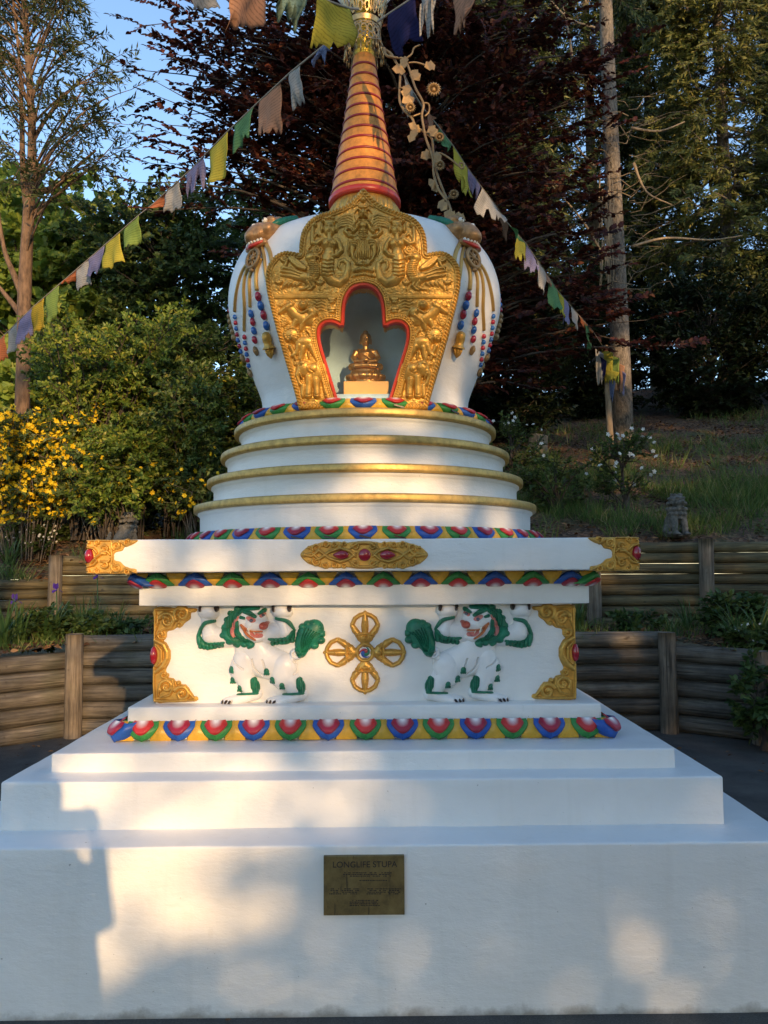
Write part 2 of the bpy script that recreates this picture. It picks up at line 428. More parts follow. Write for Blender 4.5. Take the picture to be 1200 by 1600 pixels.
# ------------------------------------------------------------------ relief modelling (carved height fields)
class Relief:
    def __init__(s, x0, y0, x1, y1, step=.5):
        s.xs = np.arange(x0, x1+step, step); s.ys = np.arange(y0, y1+step, step); s.step = step
        s.X, s.Y = np.meshgrid(s.xs, s.ys); s.H = np.full(s.X.shape, -6.0)
    def win(s, x0, y0, x1, y1):
        i0 = max(0, int((x0-s.xs[0])/s.step)-1); i1 = min(len(s.xs), int((x1-s.xs[0])/s.step)+3)
        j0 = max(0, int((y0-s.ys[0])/s.step)-1); j1 = min(len(s.ys), int((y1-s.ys[0])/s.step)+3)
        return slice(j0, j1), slice(i0, i1)
    def stroke(s, pts, r, h, base=0., cut=False, flat=False, over=False, taper=True):
        """rounded carved stroke through pts with radii r; cut=True carves it out; over=True rides on what is there"""
        pts = [tuple(map(float, p)) for p in pts]
        if not hasattr(r, '__len__'): r = [r]*len(pts)
        elif len(r) == 2 and len(pts) != 2: r = list(np.linspace(r[0], r[1], len(pts)))
        if len(pts) == 1: pts = pts*2; r = [r[0]]*2
        m_ = max(r)+3
        ax = [p[0] for p in pts]; ay = [p[1] for p in pts]
        w_ = s.win(min(ax)-m_, min(ay)-m_, max(ax)+m_, max(ay)+m_)
        X = s.X[w_]; Y = s.Y[w_]
        if X.size == 0: return
        B = np.full(X.shape, -9.0); Q = np.full(X.shape, 9.0)
        for k in range(len(pts)-1):
            (x0, y0), (x1, y1) = pts[k], pts[k+1]; dx, dy = x1-x0, y1-y0; L = dx*dx+dy*dy
            t = np.clip(((X-x0)*dx+(Y-y0)*dy)/L, 0, 1) if L > 1e-9 else np.zeros(X.shape)
            rr = r[k]+(r[k+1]-r[k])*t
            d = np.hypot(X-x0-t*dx, Y-y0-t*dy)/np.maximum(rr, 1e-6)
            hh = h*(rr/max(r))**.6 if taper else h
            ins = np.clip(1-d*d, 0, 1)
            v = hh*(np.minimum(1, ins*2.2)**.5 if flat else ins**.5)
            v = np.where(d <= 1, v, -(d-1)*rr*2.0)
            B = np.maximum(B, v); Q = np.minimum(Q, d)
        H = s.H[w_]
        if cut: s.H[w_] = np.where((Q < 1) & (H > -1), H-np.maximum(B, 0), H)
        elif over: s.H[w_] = np.where(Q < 1, np.maximum(H, -.01)+np.maximum(B, 0), np.maximum(H, B))
        else: s.H[w_] = np.maximum(H, np.where(B > 0, B+base, B if base == 0 else np.minimum(B, B)))
    def blob(s, x, y, rx, ry, h, rot=0, over=False, base=0, pw=.5):
        m_ = max(rx, ry)+3; w_ = s.win(x-m_, y-m_, x+m_, y+m_); X = s.X[w_]-x; Y = s.Y[w_]-y
        if X.size == 0: return
        c, n = math.cos(rot), math.sin(rot); u = (X*c+Y*n)/rx; v = (-X*n+Y*c)/ry; d = np.hypot(u, v)
        b = np.where(d <= 1, base+h*np.clip(1-d*d, 0, 1)**pw, -(d-1)*min(rx, ry)*2)
        H = s.H[w_]
        s.H[w_] = np.where(d < 1, np.maximum(H, 0)+b, H) if over else np.maximum(H, b)
    def poly(s, pts, h, edge=1.0):
        d = sdf(s.X, s.Y, pts)[0]
        v = np.where(d > 0, h*np.clip(d/edge, 0, 1)**.5, d*2.0); s.H = np.maximum(s.H, v)
    def mesh(s, name, mat, Yf, scale, parent, mirror=False, up=0., lo=0., smooth=True, keep=None):
        H = s.H; ok = H > lo
        q = ok[:-1, :-1] | ok[1:, :-1] | ok[:-1, 1:] | ok[1:, 1:]
        if keep is not None: q &= keep[:-1, :-1] & keep[1:, 1:]
        jj, ii = np.nonzero(q); n = len(s.xs)
        a = jj*n+ii; Fq = np.stack([a, a+n, a+n+1, a+1], -1)
        used, inv = np.unique(Fq.ravel(), return_inverse=True); Fq = inv.reshape(-1, 4)
        px = s.X.ravel()[used]; py = s.Y.ravel()[used]; hh = np.maximum(H.ravel()[used], -1.2)
        if callable(Yf):
            Y = np.full(len(px), -.8)
            for _ in range(3): Y = Yf(at(px, py, Y)[:, 2])
        else: Y = np.full(len(px), float(Yf))
        P = at(px, py, Y); P[:, 1] -= hh*scale+up
        if mirror: P[:, 0] *= -1; Fq = Fq[:, ::-1]
        return from_arrays(name, P, Fq, mat, parent, smooth)

def sdf(X, Y, pts, arc=False):
    """signed distance to a closed polygon, + inside; also arc length of the nearest edge point"""
    P = np.array(pts, float); Qn = np.roll(P, -1, 0)
    best = np.full(X.shape, 1e9); S = np.zeros(X.shape); ins = np.zeros(X.shape, bool); L0 = 0.
    for (x0, y0), (x1, y1) in zip(P, Qn):
        dx, dy = x1-x0, y1-y0; L = math.hypot(dx, dy)
        if L < 1e-9: continue
        t = np.clip(((X-x0)*dx+(Y-y0)*dy)/(L*L), 0, 1); d = np.hypot(X-x0-t*dx, Y-y0-t*dy)
        m_ = d < best; best = np.where(m_, d, best); S = np.where(m_, L0+t*L, S); L0 += L
        c = ((y0 > Y) != (y1 > Y)) & (X < (x1-x0)*(Y-y0)/((y1-y0) if abs(y1-y0) > 1e-9 else 1e-9)+x0); ins ^= c
    return np.where(ins, best, -best), S
def smooth_poly(pts, n=4, closed=True):
    """Catmull-Rom through pts"""
    P = [np.array(p, float) for p in pts]; out = []; m_ = len(P)
    for i in range(m_ if closed else m_-1):
        g = (lambda k: P[k % m_]) if closed else (lambda k: P[min(max(k, 0), m_-1)])
        p0, p1, p2, p3 = g(i-1), g(i), g(i+1), g(i+2)
        for k in range(n):
            t = k/n
            out.append(tuple(.5*((2*p1)+(-p0+p2)*t+(2*p0-5*p1+4*p2-p3)*t*t+(-p0+3*p1-3*p2+p3)*t**3)))
    if not closed: out.append(tuple(P[-1]))
    return out
def spiral(cx, cy, r0, r1, a0, turns, n=26):
    return [(cx+(r0+(r1-r0)*k/n)*math.cos(a0+2*math.pi*turns*k/n), cy+(r0+(r1-r0)*k/n)*math.sin(a0+2*math.pi*turns*k/n)) for k in range(n+1)]
# ================================================================== STUPA
stupa = thing('stupa', (0, 0, 0), 'tall white stepped Buddhist stupa with gold banded drums, round dome and ringed gold spire', 'stupa')
AX = -.008
Z1, Z2, Z3, Z4, ZLB, ZS0, ZS1 = .5946, .7753, .8519, .9933, 1.43, 1.5825, 1.722
W1, W2, W3, W4, WB, WL, WS = 1.595, 1.4062, 1.2734, 1.0419, .948, 1.0123, 1.1763
for k, (wd, a, b) in enumerate([(W1, -.08, Z1), (W2, Z1-.02, Z2), (W3, Z2-.02, Z3), (W4, Z3-.02, Z4)]):
    plaster_box('base_step', (-wd, -wd, a), (wd, wd, b), M['white'], stupa, r=.009, step=.06, seed=k)
plaster_box('pedestal_body', (-WB, -WB, Z4-.02), (WB, WB, ZLB+.01), M['white'], stupa, r=.006, step=.07, amp=.0012, seed=5)
plaster_box('lower_cornice', (-WL, -WL, ZLB), (WL, WL, ZS0-.03), M['white'], stupa, r=.006, seed=6)
plaster_box('cornice_core', (-WL+.02, -WL+.02, ZS0-.06), (WL-.02, WL-.02, ZS0+.01), M['white'], stupa, r=.004, seed=8)
plaster_box('upper_cornice', (-WS, -WS, ZS0), (WS, WS, ZS1), M['white'], stupa, r=.007, seed=7)

# ---- drums with gold bands
RB = [.982, .911, .837, .7625]; RD = [.9465, .8745, .799, .7225]
for i in range(4):
    zb = 1.899+.148*i; z0 = ZS1-.005 if i == 0 else zb-.148+.040
    mb = MB(); rd = RD[i]
    mb.lathe([(rd+.004, z0), (rd, z0+.012), (rd-.001, (z0+zb)/2), (rd, zb-.024), (rd+.004, zb-.018), (rd+.013, zb-.010), (rd+.013, zb-.001)], (AX, 0), 160)
    d = mb.build('drum', M['white'], stupa)
    mb = MB(); R_ = RB[i]; rin = RD[i+1]-.02 if i < 3 else .55
    mb.lathe([(rd-.01, zb-.001), (rd+.0125, zb-.0012), (R_-.006, zb), (R_-.001, zb+.004), (R_, zb+.012), (R_, zb+.031), (R_-.002, zb+.037), (R_-.008, zb+.040), (rin, zb+.041)], (AX, 0), 160)
    b = mb.build('gold_band', M['gold_band'], d)
    for me in (d.data, b.data): pass
    autosmooth(d, 50); autosmooth(b, 50)
ZTOP = 1.899+.148*3+.041        # top of the fourth drum

# ---- dome, hollow behind its niche
PROF = [(.60, 2.38), (.602, 2.50), (.61, 2.57), (.642, 2.66), (.69, 2.78), (.735, 2.88), (.773, 2.99), (.798, 3.08), (.803, 3.16), (.793, 3.24), (.768, 3.32), (.728, 3.385), (.655, 3.435), (.55, 3.485), (.43, 3.535), (.30, 3.59), (.20, 3.63), (.12, 3.65)]
PROF = [(x, y) for x, y in smooth_poly(PROF, 4, False)]
_pr = np.array(PROF)
def Rz(z): return np.interp(z, _pr[:, 1], _pr[:, 0])
mb = MB(); nseg = 144; m_ = len(PROF); V = []; Fc = []
for i in range(nseg):
    th = 2*math.pi*i/nseg
    for r, z in PROF:
        k = 1+.0025*mn.noise(Vector((math.sin(th)*3, math.cos(th)*3, z*3)))
        V.append((AX+r*k*math.sin(th), -r*k*math.cos(th), z))
for i in range(nseg):
    th = ((i+.5)/nseg*360+180) % 360-180
    for j in range(m_-1):
        zc = (PROF[j][1]+PROF[j+1][1])/2
        if abs(th) < 22 and zc < 3.05: continue
        a = i*m_+j; b = ((i+1) % nseg)*m_+j
        Fc.append([a, b, b+1, a+1])
mb.add(V, Fc); dome = mb.build('dome', M['white'], stupa)

# ---- spire
mb = MB(); SP = [(.208, 3.79), (.198, 3.87), (.1295, 4.27), (.0735, 4.66), (.0665, 4.715)]
def Rs(z): return float(np.interp(z, [p[1] for p in SP], [p[0] for p in SP]))
zs = np.linspace(3.79, 4.715, 60)
mb.lathe([(Rs(z), z) for z in zs], (AX, 0), 72); spire = mb.build('spire_cone', M['spire'], stupa)
rows = [97, 113, 129, 145, 161, 178, 195, 211, 229, 245, 262, 280]
for py in rows:
    z = float(at(571, py, -.11)[2])
    for _ in range(3): z = float(at(571, py, -Rs(z))[2])
    h = .0076; mb = MB()
    mb.lathe([(Rs(z-h)-.002, z-h), (Rs(z-h)+.003, z-h), (Rs(z)+.0055, z), (Rs(z+h)+.003, z+h), (Rs(z+h)-.002, z+h)], (AX, 0), 72)
    mb.build('red_ring', M['ring_red'], spire)
mb = MB(); mb.lathe([(.16, 3.770), (.210, 3.771), (.2185, 3.778), (.2185, 3.803), (.212, 3.811), (.19, 3.813)], (AX, 0), 72); mb.build('base_ring', M['red'], spire)
# lotus collar under the spire: carved gold
V = []; Fc = []; na, nz = 180, 14
for i in range(na):
    th = 2*math.pi*i/na
    for j in range(nz+1):
        v = j/nz; z = 3.61+.162*v; r = .165+.035*math.sin(v*math.pi*.75)
        p = abs(math.sin(th*8)); r += .026*p**.6*math.sin(math.pi*v)-.014*(math.cos(th*32)*.5+.5)*math.sin(math.pi*v)
        V.append((AX+r*math.sin(th), -r*math.cos(th), z))
for i in range(na):
    for j in range(nz):
        a = i*(nz+1)+j; b = ((i+1) % na)*(nz+1)+j; Fc.append([a, b, b+1, a+1])
mb = MB(); mb.add(V, Fc); mb.build('spire_collar', M['gold'], stupa)
mb = MB()
mb.lathe([(.066, 4.71), (.056, 4.72), (.060, 4.735), (.066, 4.745), (.055, 4.76), (.048, 4.79), (.062, 4.82), (.06, 4.86), (.05, 4.9), (.05, 5.02), (.085, 5.06), (.075, 5.12), (.09, 5.15), (.088, 5.2), (.05, 5.23), (.02, 5.24)], (AX, 0), 40)
mb.build('spire_neck', M['yellow_gold'], stupa)

# pierced brass canopy: a lower skirt and an upper crown, both real sheet metal with cut-through scrollwork
def pierced(name, prof, zlow, zup, pat, edge_lo, edge_hi, nrep, parent, mat):
    nth = 420; nz = 60; P = np.array(prof)
    th = np.linspace(0, 2*math.pi, nth, endpoint=False); vv = np.linspace(0, 1, nz)
    U, Vv = np.meshgrid(th, vv, indexing='ij')
    z = zlow+(zup-zlow)*Vv; r = np.interp(z, P[:, 1], P[:, 0])
    u = (U*nrep/(2*math.pi)) % 1.0
    keep = pat(u, Vv) & (Vv > edge_lo(u)) & (Vv < edge_hi(u))
    X = np.stack([AX+r*np.sin(U), -r*np.cos(U), z], -1).reshape(-1, 3)
    idx = np.arange(nth*nz).reshape(nth, nz); i2 = np.roll(idx, -1, 0)
    k = keep[:, :-1] & keep[:, 1:] & np.roll(keep, -1, 0)[:, :-1] & np.roll(keep, -1, 0)[:, 1:]
    q = np.stack([idx[:, :-1], i2[:, :-1], i2[:, 1:], idx[:, 1:]], -1)[k]
    used, inv = np.unique(q.ravel(), return_inverse=True)
    o = from_arrays(name, X[used], inv.reshape(-1, 4), mat, parent)
    s = o.modifiers.new('sheet', 'SOLIDIFY'); s.thickness = .003; s.offset = 0
    return o
def ringpat(cx, cy, r, w, u, v, ax=1.0):
    d = np.hypot((u-cx)*ax, v-cy); return np.abs(d-r) < w
def skirt_pat(u, v):
    k = (v > .90) | (np.abs(v-.05) < .0)
    for cx in (0, 1): k |= ringpat(cx, .60, .22, .06, u, v) | ringpat(cx, .30, .12, .05, u, v)
    k |= ringpat(.5, .64, .20, .06, u, v) | ringpat(.5, .28, .17, .06, u, v) | ringpat(.25, .42, .13, .05, u, v) | ringpat(.75, .42, .13, .05, u, v)
    k |= ringpat(.25, .80, .10, .045, u, v) | ringpat(.75, .80, .10, .045, u, v)
    return k
lo1 = lambda u: .18-.16*np.abs(np.sin(u*math.pi))**1
def skirt_all(u, v):
    return skirt_pat(u, v) | ((v > lo1(u)) & (v < lo1(u)+.07))
mb = MB()
can = pierced('filigree_skirt', [(.128, 4.755), (.107, 4.82), (.100, 4.895)], 4.755, 4.895, skirt_all, lo1, lambda u: 1+0*u, 8, stupa, M['filigree'])
def crown_pat(u, v):
    k = (v < .16)
    k |= ringpat(.5, .42, .15, .05, u, v) | ringpat(.22, .34, .12, .045, u, v) | ringpat(.78, .34, .12, .045, u, v)
    k |= ringpat(0, .5, .13, .05, u, v) | ringpat(1, .5, .13, .05, u, v) | (np.abs(u-.5) < .05) & (v > .2)
    k |= ringpat(.3, .62, .11, .05, u, v) | ringpat(.7, .62, .11, .05, u, v) | ringpat(.5, .78, .09, .05, u, v)
    hi = .98-.32*np.abs(u-.5)*2
    return (k | ((v < hi) & (v > hi-.08))) & (v < hi)
pierced('filigree_crown', [(.102, 4.9), (.112, 4.95), (.136, 5.05), (.16, 5.12)], 4.9, 5.12, crown_pat, lambda u: 0*u-1, lambda u: 2+0*u, 8, stupa, M['filigree'])
mb = MB()
for k in range(40):
    th = 2*math.pi*k/40+random.uniform(-.05, .05); r = .118+random.uniform(-.006, .004); z = 4.772+random.uniform(0, .02); L = random.uniform(.04, .10)
    p0 = (AX+r*math.sin(th), -r*math.cos(th), z); p1 = (AX+(r+.004)*math.sin(th), -(r+.004)*math.cos(th), z-L)
    mb.tube([p0, p1], [.0022, .0045], 5)
mb.build('canopy_fringe', M['filigree'], stupa)
# crescent moon whose horns rise behind the crown
mb = MB(); P = [(AX+.20*math.cos(a), .0, 5.30+.24*math.sin(a)) for a in np.linspace(rad(185), rad(355), 25)]
mb.tube(P, [.004+.04*math.sin(math.pi*k/24)**.8 for k in range(25)], 10); mb.build('moon_crescent', M['relief_white'], stupa)
mb = MB(); mb.ell((AX, 0, 5.36), (.10, .10, .12)); mb.lathe([(.03, 5.46), (.02, 5.52), (.001, 5.58)], (AX, 0), 16); mb.build('sun_finial', M['yellow_gold'], stupa)

# ================================================================== LOTUS PETALS
def petal_mesh(name, wd, ht, out, mat, vm=.62, pw=.5, n=16):
    """petal in local coords: x along the border, -y outward, z from foot (0) to root (ht). Foot is the rounded tip."""
    V = []; Fc = []
    nv = 12
    for j in range(nv+1):
        v = j/nv
        # width grows quickly from the tip, then narrows slightly to the root
        hw = wd*(min(1, (v/vm))**pw if v < vm else 1-.08*((v-vm)/(1-vm))**2)
        hw = max(hw, wd*.04)
        for i in range(n+1):
            u = -1+2*i/n
            prof = math.sin(math.pi*(.16+.76*(1-v)))       # bulge outward in the middle
            y = -(out*prof*(1-.42*abs(u)**2.2)+.028*(1-v)-.012*(1-abs(u))**1*0)
            y -= .004*max(0, 1-abs(u)*7)                   # midrib crease
            z = ht*v-.004*(1-abs(u))*(1-v)
            V.append((hw*u, y, z))
    for j in range(nv):
        for i in range(n):
            a = j*(n+1)+i; Fc.append([a, a+1, a+n+2, a+n+1])
    o = len(V)
    # close it against the wall
    for j in range(nv+1):
        for i in (0, n):
            x, y, z = V[j*(n+1)+i]; V.append((x, .03, z))
    for j in range(nv):
        Fc.append([j*(n+1), (j+1)*(n+1), o+2*(j+1), o+2*j]); Fc.append([j*(n+1)+n, o+2*j+1, o+2*(j+1)+1, (j+1)*(n+1)+n])
    V.append((0, .03, 0))
    me = rawmesh(name, V, Fc, mat, True)
    return me
def heart_mesh(name, wd, ht, out, mat, v0, v1, n=14):
    """the red heart lying on the petal between heights v0 and v1, its point towards the tip"""
    V = []; Fc = []; fade = []; nv = 12
    for j in range(nv+1):
        q = j/nv; v = v0+(v1-v0)*q
        hw = wd*(.03+.97*min(1, q/.68)**.62 if q < .68 else (1-.25*((q-.68)/.32)**1.6))
        for i in range(n+1):
            u = -1+2*i/n; x = hw*u
            ub = x/(wd*1.7)
            prof = math.sin(math.pi*(.16+.76*(1-v)))
            e = min(1, (1-abs(u))*3.2)*min(1, q*5)
            y = -(out*prof*(1-.42*abs(ub)**2.2)+.028*(1-v))-.002-.012*e**.6
            V.append((x, y, ht*v)); fade.append(min(1, math.hypot(x/wd*.95, (1.04-q)*1.05)))
    for j in range(nv):
        for i in range(n):
            a = j*(n+1)+i; Fc.append([a, a+1, a+n+2, a+n+1])
    me = rawmesh(name, V, Fc, mat, True)
    at_ = me.attributes.new('fade', 'FLOAT', 'POINT'); at_.data.foreach_set('value', fade)
    return me
def sepal_mesh(name, wt, wb, ht, out, mat, n=8):
    V = []; Fc = []; nv = 8
    for j in range(nv+1):
        v = j/nv; hw = wb+(wt-wb)*v**1.3
        for i in range(n+1):
            u = -1+2*i/n; prof = math.sin(math.pi*(.16+.76*(1-v)))
            V.append((hw*u, -(out*.72*prof*(1-.35*u*u)+.026*(1-v)+.003*max(0, 1-abs(u)*4)), ht*v))
    for j in range(nv):
        for i in range(n):
            a = j*(n+1)+i; Fc.append([a, a+1, a+n+2, a+n+1])
    return rawmesh(name, V, Fc, mat, True)
def flipz(me):
    co = np.empty(len(me.vertices)*3, np.float32); me.vertices.foreach_get('co', co); co[2::3] *= -1
    me.vertices.foreach_set('co', co); me.flip_normals(); me.update(); return me
def petal_set(wd, ht, out, hw, v0, v1, sw, flip=False, vm=.62, pw=.5):
    d = dict(green=petal_mesh('green_petal', wd, ht, out, M['green'], vm, pw), blue=petal_mesh('blue_petal', wd, ht, out, M['blue'], vm, pw),
             hr=heart_mesh('red_heart', hw, ht, out, M['heart_red'], v0, v1), hm=heart_mesh('maroon_heart', hw, ht, out, M['heart_maroon'], v0, v1),
             y=sepal_mesh('yellow_sepal', sw[0], sw[1], ht, out, M['yellow']))
    if flip:
        for me in d.values(): flipz(me)
    return d
REST = MB()
def put(ps, kind, loc, rz, tilt=0):
    rot = (tilt, 0, rz)
    if kind == 'y': return link('yellow_sepal', ps['y'], stupa, loc, rot)
    o = link(kind+'_petal', ps[kind], stupa, loc, rot)
    link('red_heart', ps['hr' if kind == 'green' else 'hm'], o)
    return o
def rest(ps, kind, loc, rz):
    me = ps[kind]; R_ = Matrix.Translation(loc) @ Matrix.Rotation(rz, 4, 'Z')
    REST.add([R_ @ v.co for v in me.vertices], [list(p.vertices) for p in me.polygons])
def side(ps, ks, spc, z, y0, col0):
    """front row and both side rows of a square border"""
    ks = list(ks)
    for s_ in (0, 1, 3):
        ang = s_*math.pi/2; c, n_ = math.cos(ang), math.sin(ang)
        loc = lambda x, y: (c*x+n_*y, n_*x-c*y, z)
        for i, k in enumerate(ks):
            col = ('green', 'blue')[(i+col0) % 2]
            put(ps, col, loc(k*spc+random.uniform(-.003, .003), y0), ang+random.uniform(-.03, .03))
        for i in range(len(ks)+1):
            x = (ks[0]-.5+i)*spc
            near = s_ == 0 or (s_ == 1 and x < -.35) or (s_ == 3 and x > .35)
            (put if near else rest)(ps, 'y', loc(x, y0-.004), ang)
def corners(ps, z, d, cols):
    for ang, col in cols: put(ps, col, (d*math.sin(ang), -d*math.cos(ang), z), ang)
def ring(ps, n, R_, z, col0, half=100):
    for k in range(n):
        th = 2*math.pi*k/n; dg = (math.degrees(th)+180) % 360-180
        if abs(dg) > half: continue
        pe = put(ps, ('blue', 'green')[(k+col0) % 2], (AX+R_*math.sin(th), -R_*math.cos(th), z+random.uniform(-.001, .001)), th+random.uniform(-.02, .02))
        if abs(dg) < 62 and ((k+col0) % 2 or (R_ > .9 and -25 < dg < 12)) and (R_ > .9 or dg > 0):
            mk = MB(); mk.box((-.020, -.004, -.004), (.034, .004, .004)); ml = link('dark_sliver', mk.mesh('dark_sliver', M['claw'], smooth=False), pe, (.004, -.057 if R_ > .9 else -.071, .014), (0, .22, 0))  # thin dark bar set slantwise across the petal
        t2 = th+math.pi/n; put(ps, 'y', (AX+(R_-.003)*math.sin(t2), -(R_-.003)*math.cos(t2), z), t2)
# on the steps: 13 petals a side, green in the middle
A = petal_set(.069, .081, .040, .050, .34, 1.06, (.012, .046), vm=.72, pw=.46)
side(A, range(-6, 7), .1612, Z3+.002, W4+.002, 0)
corners(A, Z3+.002, (W4+.018)*math.sqrt(2)-.01, [(-math.pi/4, 'blue'), (math.pi/4, 'blue')])
# hanging under the upper cornice: 12 petals a side
B = petal_set(.080, .058, .034, .044, .50, 1.18, (.012, .046), True, .97, .72)
side(B, np.arange(-6, 6)+.5, .168, ZS0-.004, WL-.006, 0)
corners(B, ZS0-.004, (WL+.002)*math.sqrt(2)-.01, [(-math.pi/4, 'blue'), (math.pi/4, 'green')])
# round the foot of the drums and round the foot of the dome
Cc = petal_set(.067, .066, .034, .047, .38, 1.0, (.014, .044))
ring(Cc, 40, .962, ZS1, 0)
Dd = petal_set(.067, .062, .050, .050, .42, 1.0, (.014, .046))
ring(Dd, 28, .672, ZTOP-.001, 0)
rs = REST.build('sepal_row', M['yellow'], stupa); rs['kind'] = 'stuff'

# ================================================================== GOLD RELIEF PANEL round the niche
def Ypanel(z):
    return -(np.interp(z, [2.35, 2.5, 2.7, 2.9, 3.05, 3.2, 3.35, 3.5, 3.8], [.665, .69, .735, .79, .82, .83, .83, .815, .79]))
CX = 567.5
half = [(565.5, 295.5), (556, 306), (546, 316), (532, 324), (516, 330), (502, 334), (488, 341), (478, 351), (471, 364), (468, 380), (467, 396)]
lobe = [(458, 394), (446, 393), (434, 397), (424, 406), (417, 419), (415, 436), (417, 456), (424, 486), (434, 524), (446, 566), (458, 606), (467, 640)]
L_ = smooth_poly(half, 4, False)+smooth_poly(lobe, 4, False)
OUT = L_+[(2*CX-x, y) for x, y in L_[::-1]]
nh = [(529, 641), (522, 618), (509, 575), (499, 542), (496, 524), (498, 511), (506, 503), (517, 501), (528, 504), (533, 508)]
na_ = [(534, 500), (535, 480), (539, 463), (548, 450), (558, 445), (567.5, 443.5)]
Nl = smooth_poly(nh, 4, False)+smooth_poly(na_, 4, False)
NIC = Nl+[(2*CX-x, y) for x, y in Nl[::-1][1:]]
PS = .0042
P = Relief(410, 291, 726, 642, .65)
dO, sO = sdf(P.X, P.Y, OUT); dN, sN = sdf(P.X, P.Y, NIC)
P.H = np.zeros(P.X.shape)
fl = np.array([[mn.noise(Vector((x*.35, y*.35, 3)))*.35+mn.noise(Vector((x*.13, y*.13, 9)))*.5 for x in P.xs] for y in P.ys])
P.H += fl
def A_(x, y): return (410+x/7.5, 290+y/7.5)
def B_(x, y): return (410+x/7.5, 450+y/7.5)
def both(fn, T, pts, r, h, **k):
    q = [T(*p) for p in pts]; rr = [v/7.5 for v in (r if hasattr(r, '__len__') else [r])]
    if len(rr) == 1: rr = rr[0]
    P.stroke(q, rr, h, **k); P.stroke([(2*CX-x, y) for x, y in q], rr, h, **k)
def bb(T, x, y, rx, ry, h, rot=0, **k):
    a, b = T(x, y); P.blob(a, b, rx/7.5, ry/7.5, h, rot, **k); P.blob(2*CX-a, b, rx/7.5, ry/7.5, h, -rot, **k)
S_ = lambda *a, **k: both(None, A_, *a, **k)
E_ = lambda *a, **k: bb(A_, *a, **k)
# --- serpent-bodied nagas
S_([(770, 840), (762, 930), (765, 1030), (810, 1110), (900, 1145), (975, 1090), (1005, 990), (1005, 920), (960, 880), (905, 890), (890, 950), (915, 985)], [72, 76, 74, 62, 52, 46, 36, 30, 24, 19, 15, 10], 5.5)
for y, hw in ((890, 62), (935, 66), (980, 66), (1025, 64), (1070, 58)): S_([(770-hw, y-8), (768, y+14), (768+hw, y-8)], 8, 2.2, cut=True)
E_(785, 790, 62, 78, 5.2); E_(785, 690, 98, 80, 6); E_(745, 690, 40, 40, 1.6, over=True); E_(832, 690, 40, 40, 1.6, over=True)
S_([(785, 640), (785, 590)], 30, 5)
S_([(705, 645), (640, 690), (590, 680), (585, 600), (592, 500)], [36, 34, 30, 26, 22], 5.5); E_(607, 470, 36, 34, 5.5)
S_([(865, 645), (905, 700), (925, 770), (880, 820), (815, 835)], [36, 33, 30, 27, 24], 6)
E_(785, 515, 70, 92, 7); E_(785, 440, 78, 34, 5)
for x, y in ((715, 425), (750, 398), (790, 388), (830, 398), (862, 430)): E_(x, y, 24, 26, 5.5)
S_([(785, 490), (785, 535)], 9, 1.6, over=True); S_([(748, 505), (768, 503)], 9, 1.2, cut=True); S_([(802, 503), (822, 505)], 9, 1.2, cut=True)
S_([(768, 562), (785, 567), (803, 562)], 6, 1.0, cut=True); S_([(740, 485), (770, 480)], 6, .8, over=True); S_([(800, 480), (830, 485)], 6, .8, over=True)
E_(700, 500, 22, 60, 4); E_(868, 500, 22, 60, 4); S_([(745, 655), (785, 690), (828, 655)], 9, 1.0, over=True)
S_([(x/1, y/1) for x, y in spiral(640, 760, 60, 8, 0, 1.9)], 15, 3.2)
S_([(610, 610), (640, 560), (670, 590)], 16, 3); S_([(560, 720), (530, 760), (545, 800)], 15, 3)
for k in range(5):
    S_([(862-2*k, 420+24*k), (930, 372+26*k), (1010, 350+30*k), (1065, 372+34*k), (1092, 440+20*k)], [10, 16, 18, 17, 12], 3.4-.25*k)
# --- winged makara birds
E_(520, 1085, 110, 62, 5, .25); S_([(570, 1090), (612, 1020), (612, 950), (575, 880)], [72, 66, 58, 52], 6)
for y in range(905, 1080, 24): S_([(560, y), (600, y+14), (650, y+2)], 7, 1.3, cut=True)
E_(572, 850, 70, 58, 6.5); E_(600, 850, 16, 16, 1.6, over=True); S_([(630, 838), (672, 852), (668, 890)], [24, 18, 10], 5.5); S_([(530, 800), (560, 780), (600, 790)], 16, 4)
for k in range(3): S_([(520+8*k, 1060+22*k), (430, 1030+30*k), (330, 985+40*k), (225, 960+46*k)], [34, 30, 24, 14], 4.6-.5*k)
for k in range(3): S_([(500, 985-10*k), (420, 960-30*k), (350, 905-26*k), (310, 850-10*k)], [26, 26, 20, 12], 4.4)
S_([(x, y) for x, y in spiral(255, 858, 42, 8, .6, 1.3)], 17, 4); S_([(300, 870), (270, 940), (230, 985)], [22, 20, 14], 3.6)
S_([(530, 1130), (555, 1185), (500, 1215), (440, 1222)], [34, 24, 17, 13], 4.5); S_([(570, 1120), (600, 1180), (570, 1215), (535, 1225)], [34, 24, 17, 13], 4.5)
for k in range(4): S_([(440-50*k, 1150+6*(k % 2)), (400-46*k, 1180)], [20, 10], 3)
for cx, cy, r in ((195, 1155, 46), (675, 1160, 48)):
    for a in (-.8, 0, .8): E_(cx+math.sin(a)*26, cy-math.cos(a)*18, r*.42, r*.85, 3.6, a)
    S_([(cx, cy+30), (cx, 1225)], 9, 2.5)
S_([(300, 1140), (260, 1175), (230, 1215)], [20, 22, 8], 3); S_([(330, 1150), (300, 1190)], [18, 8], 3)
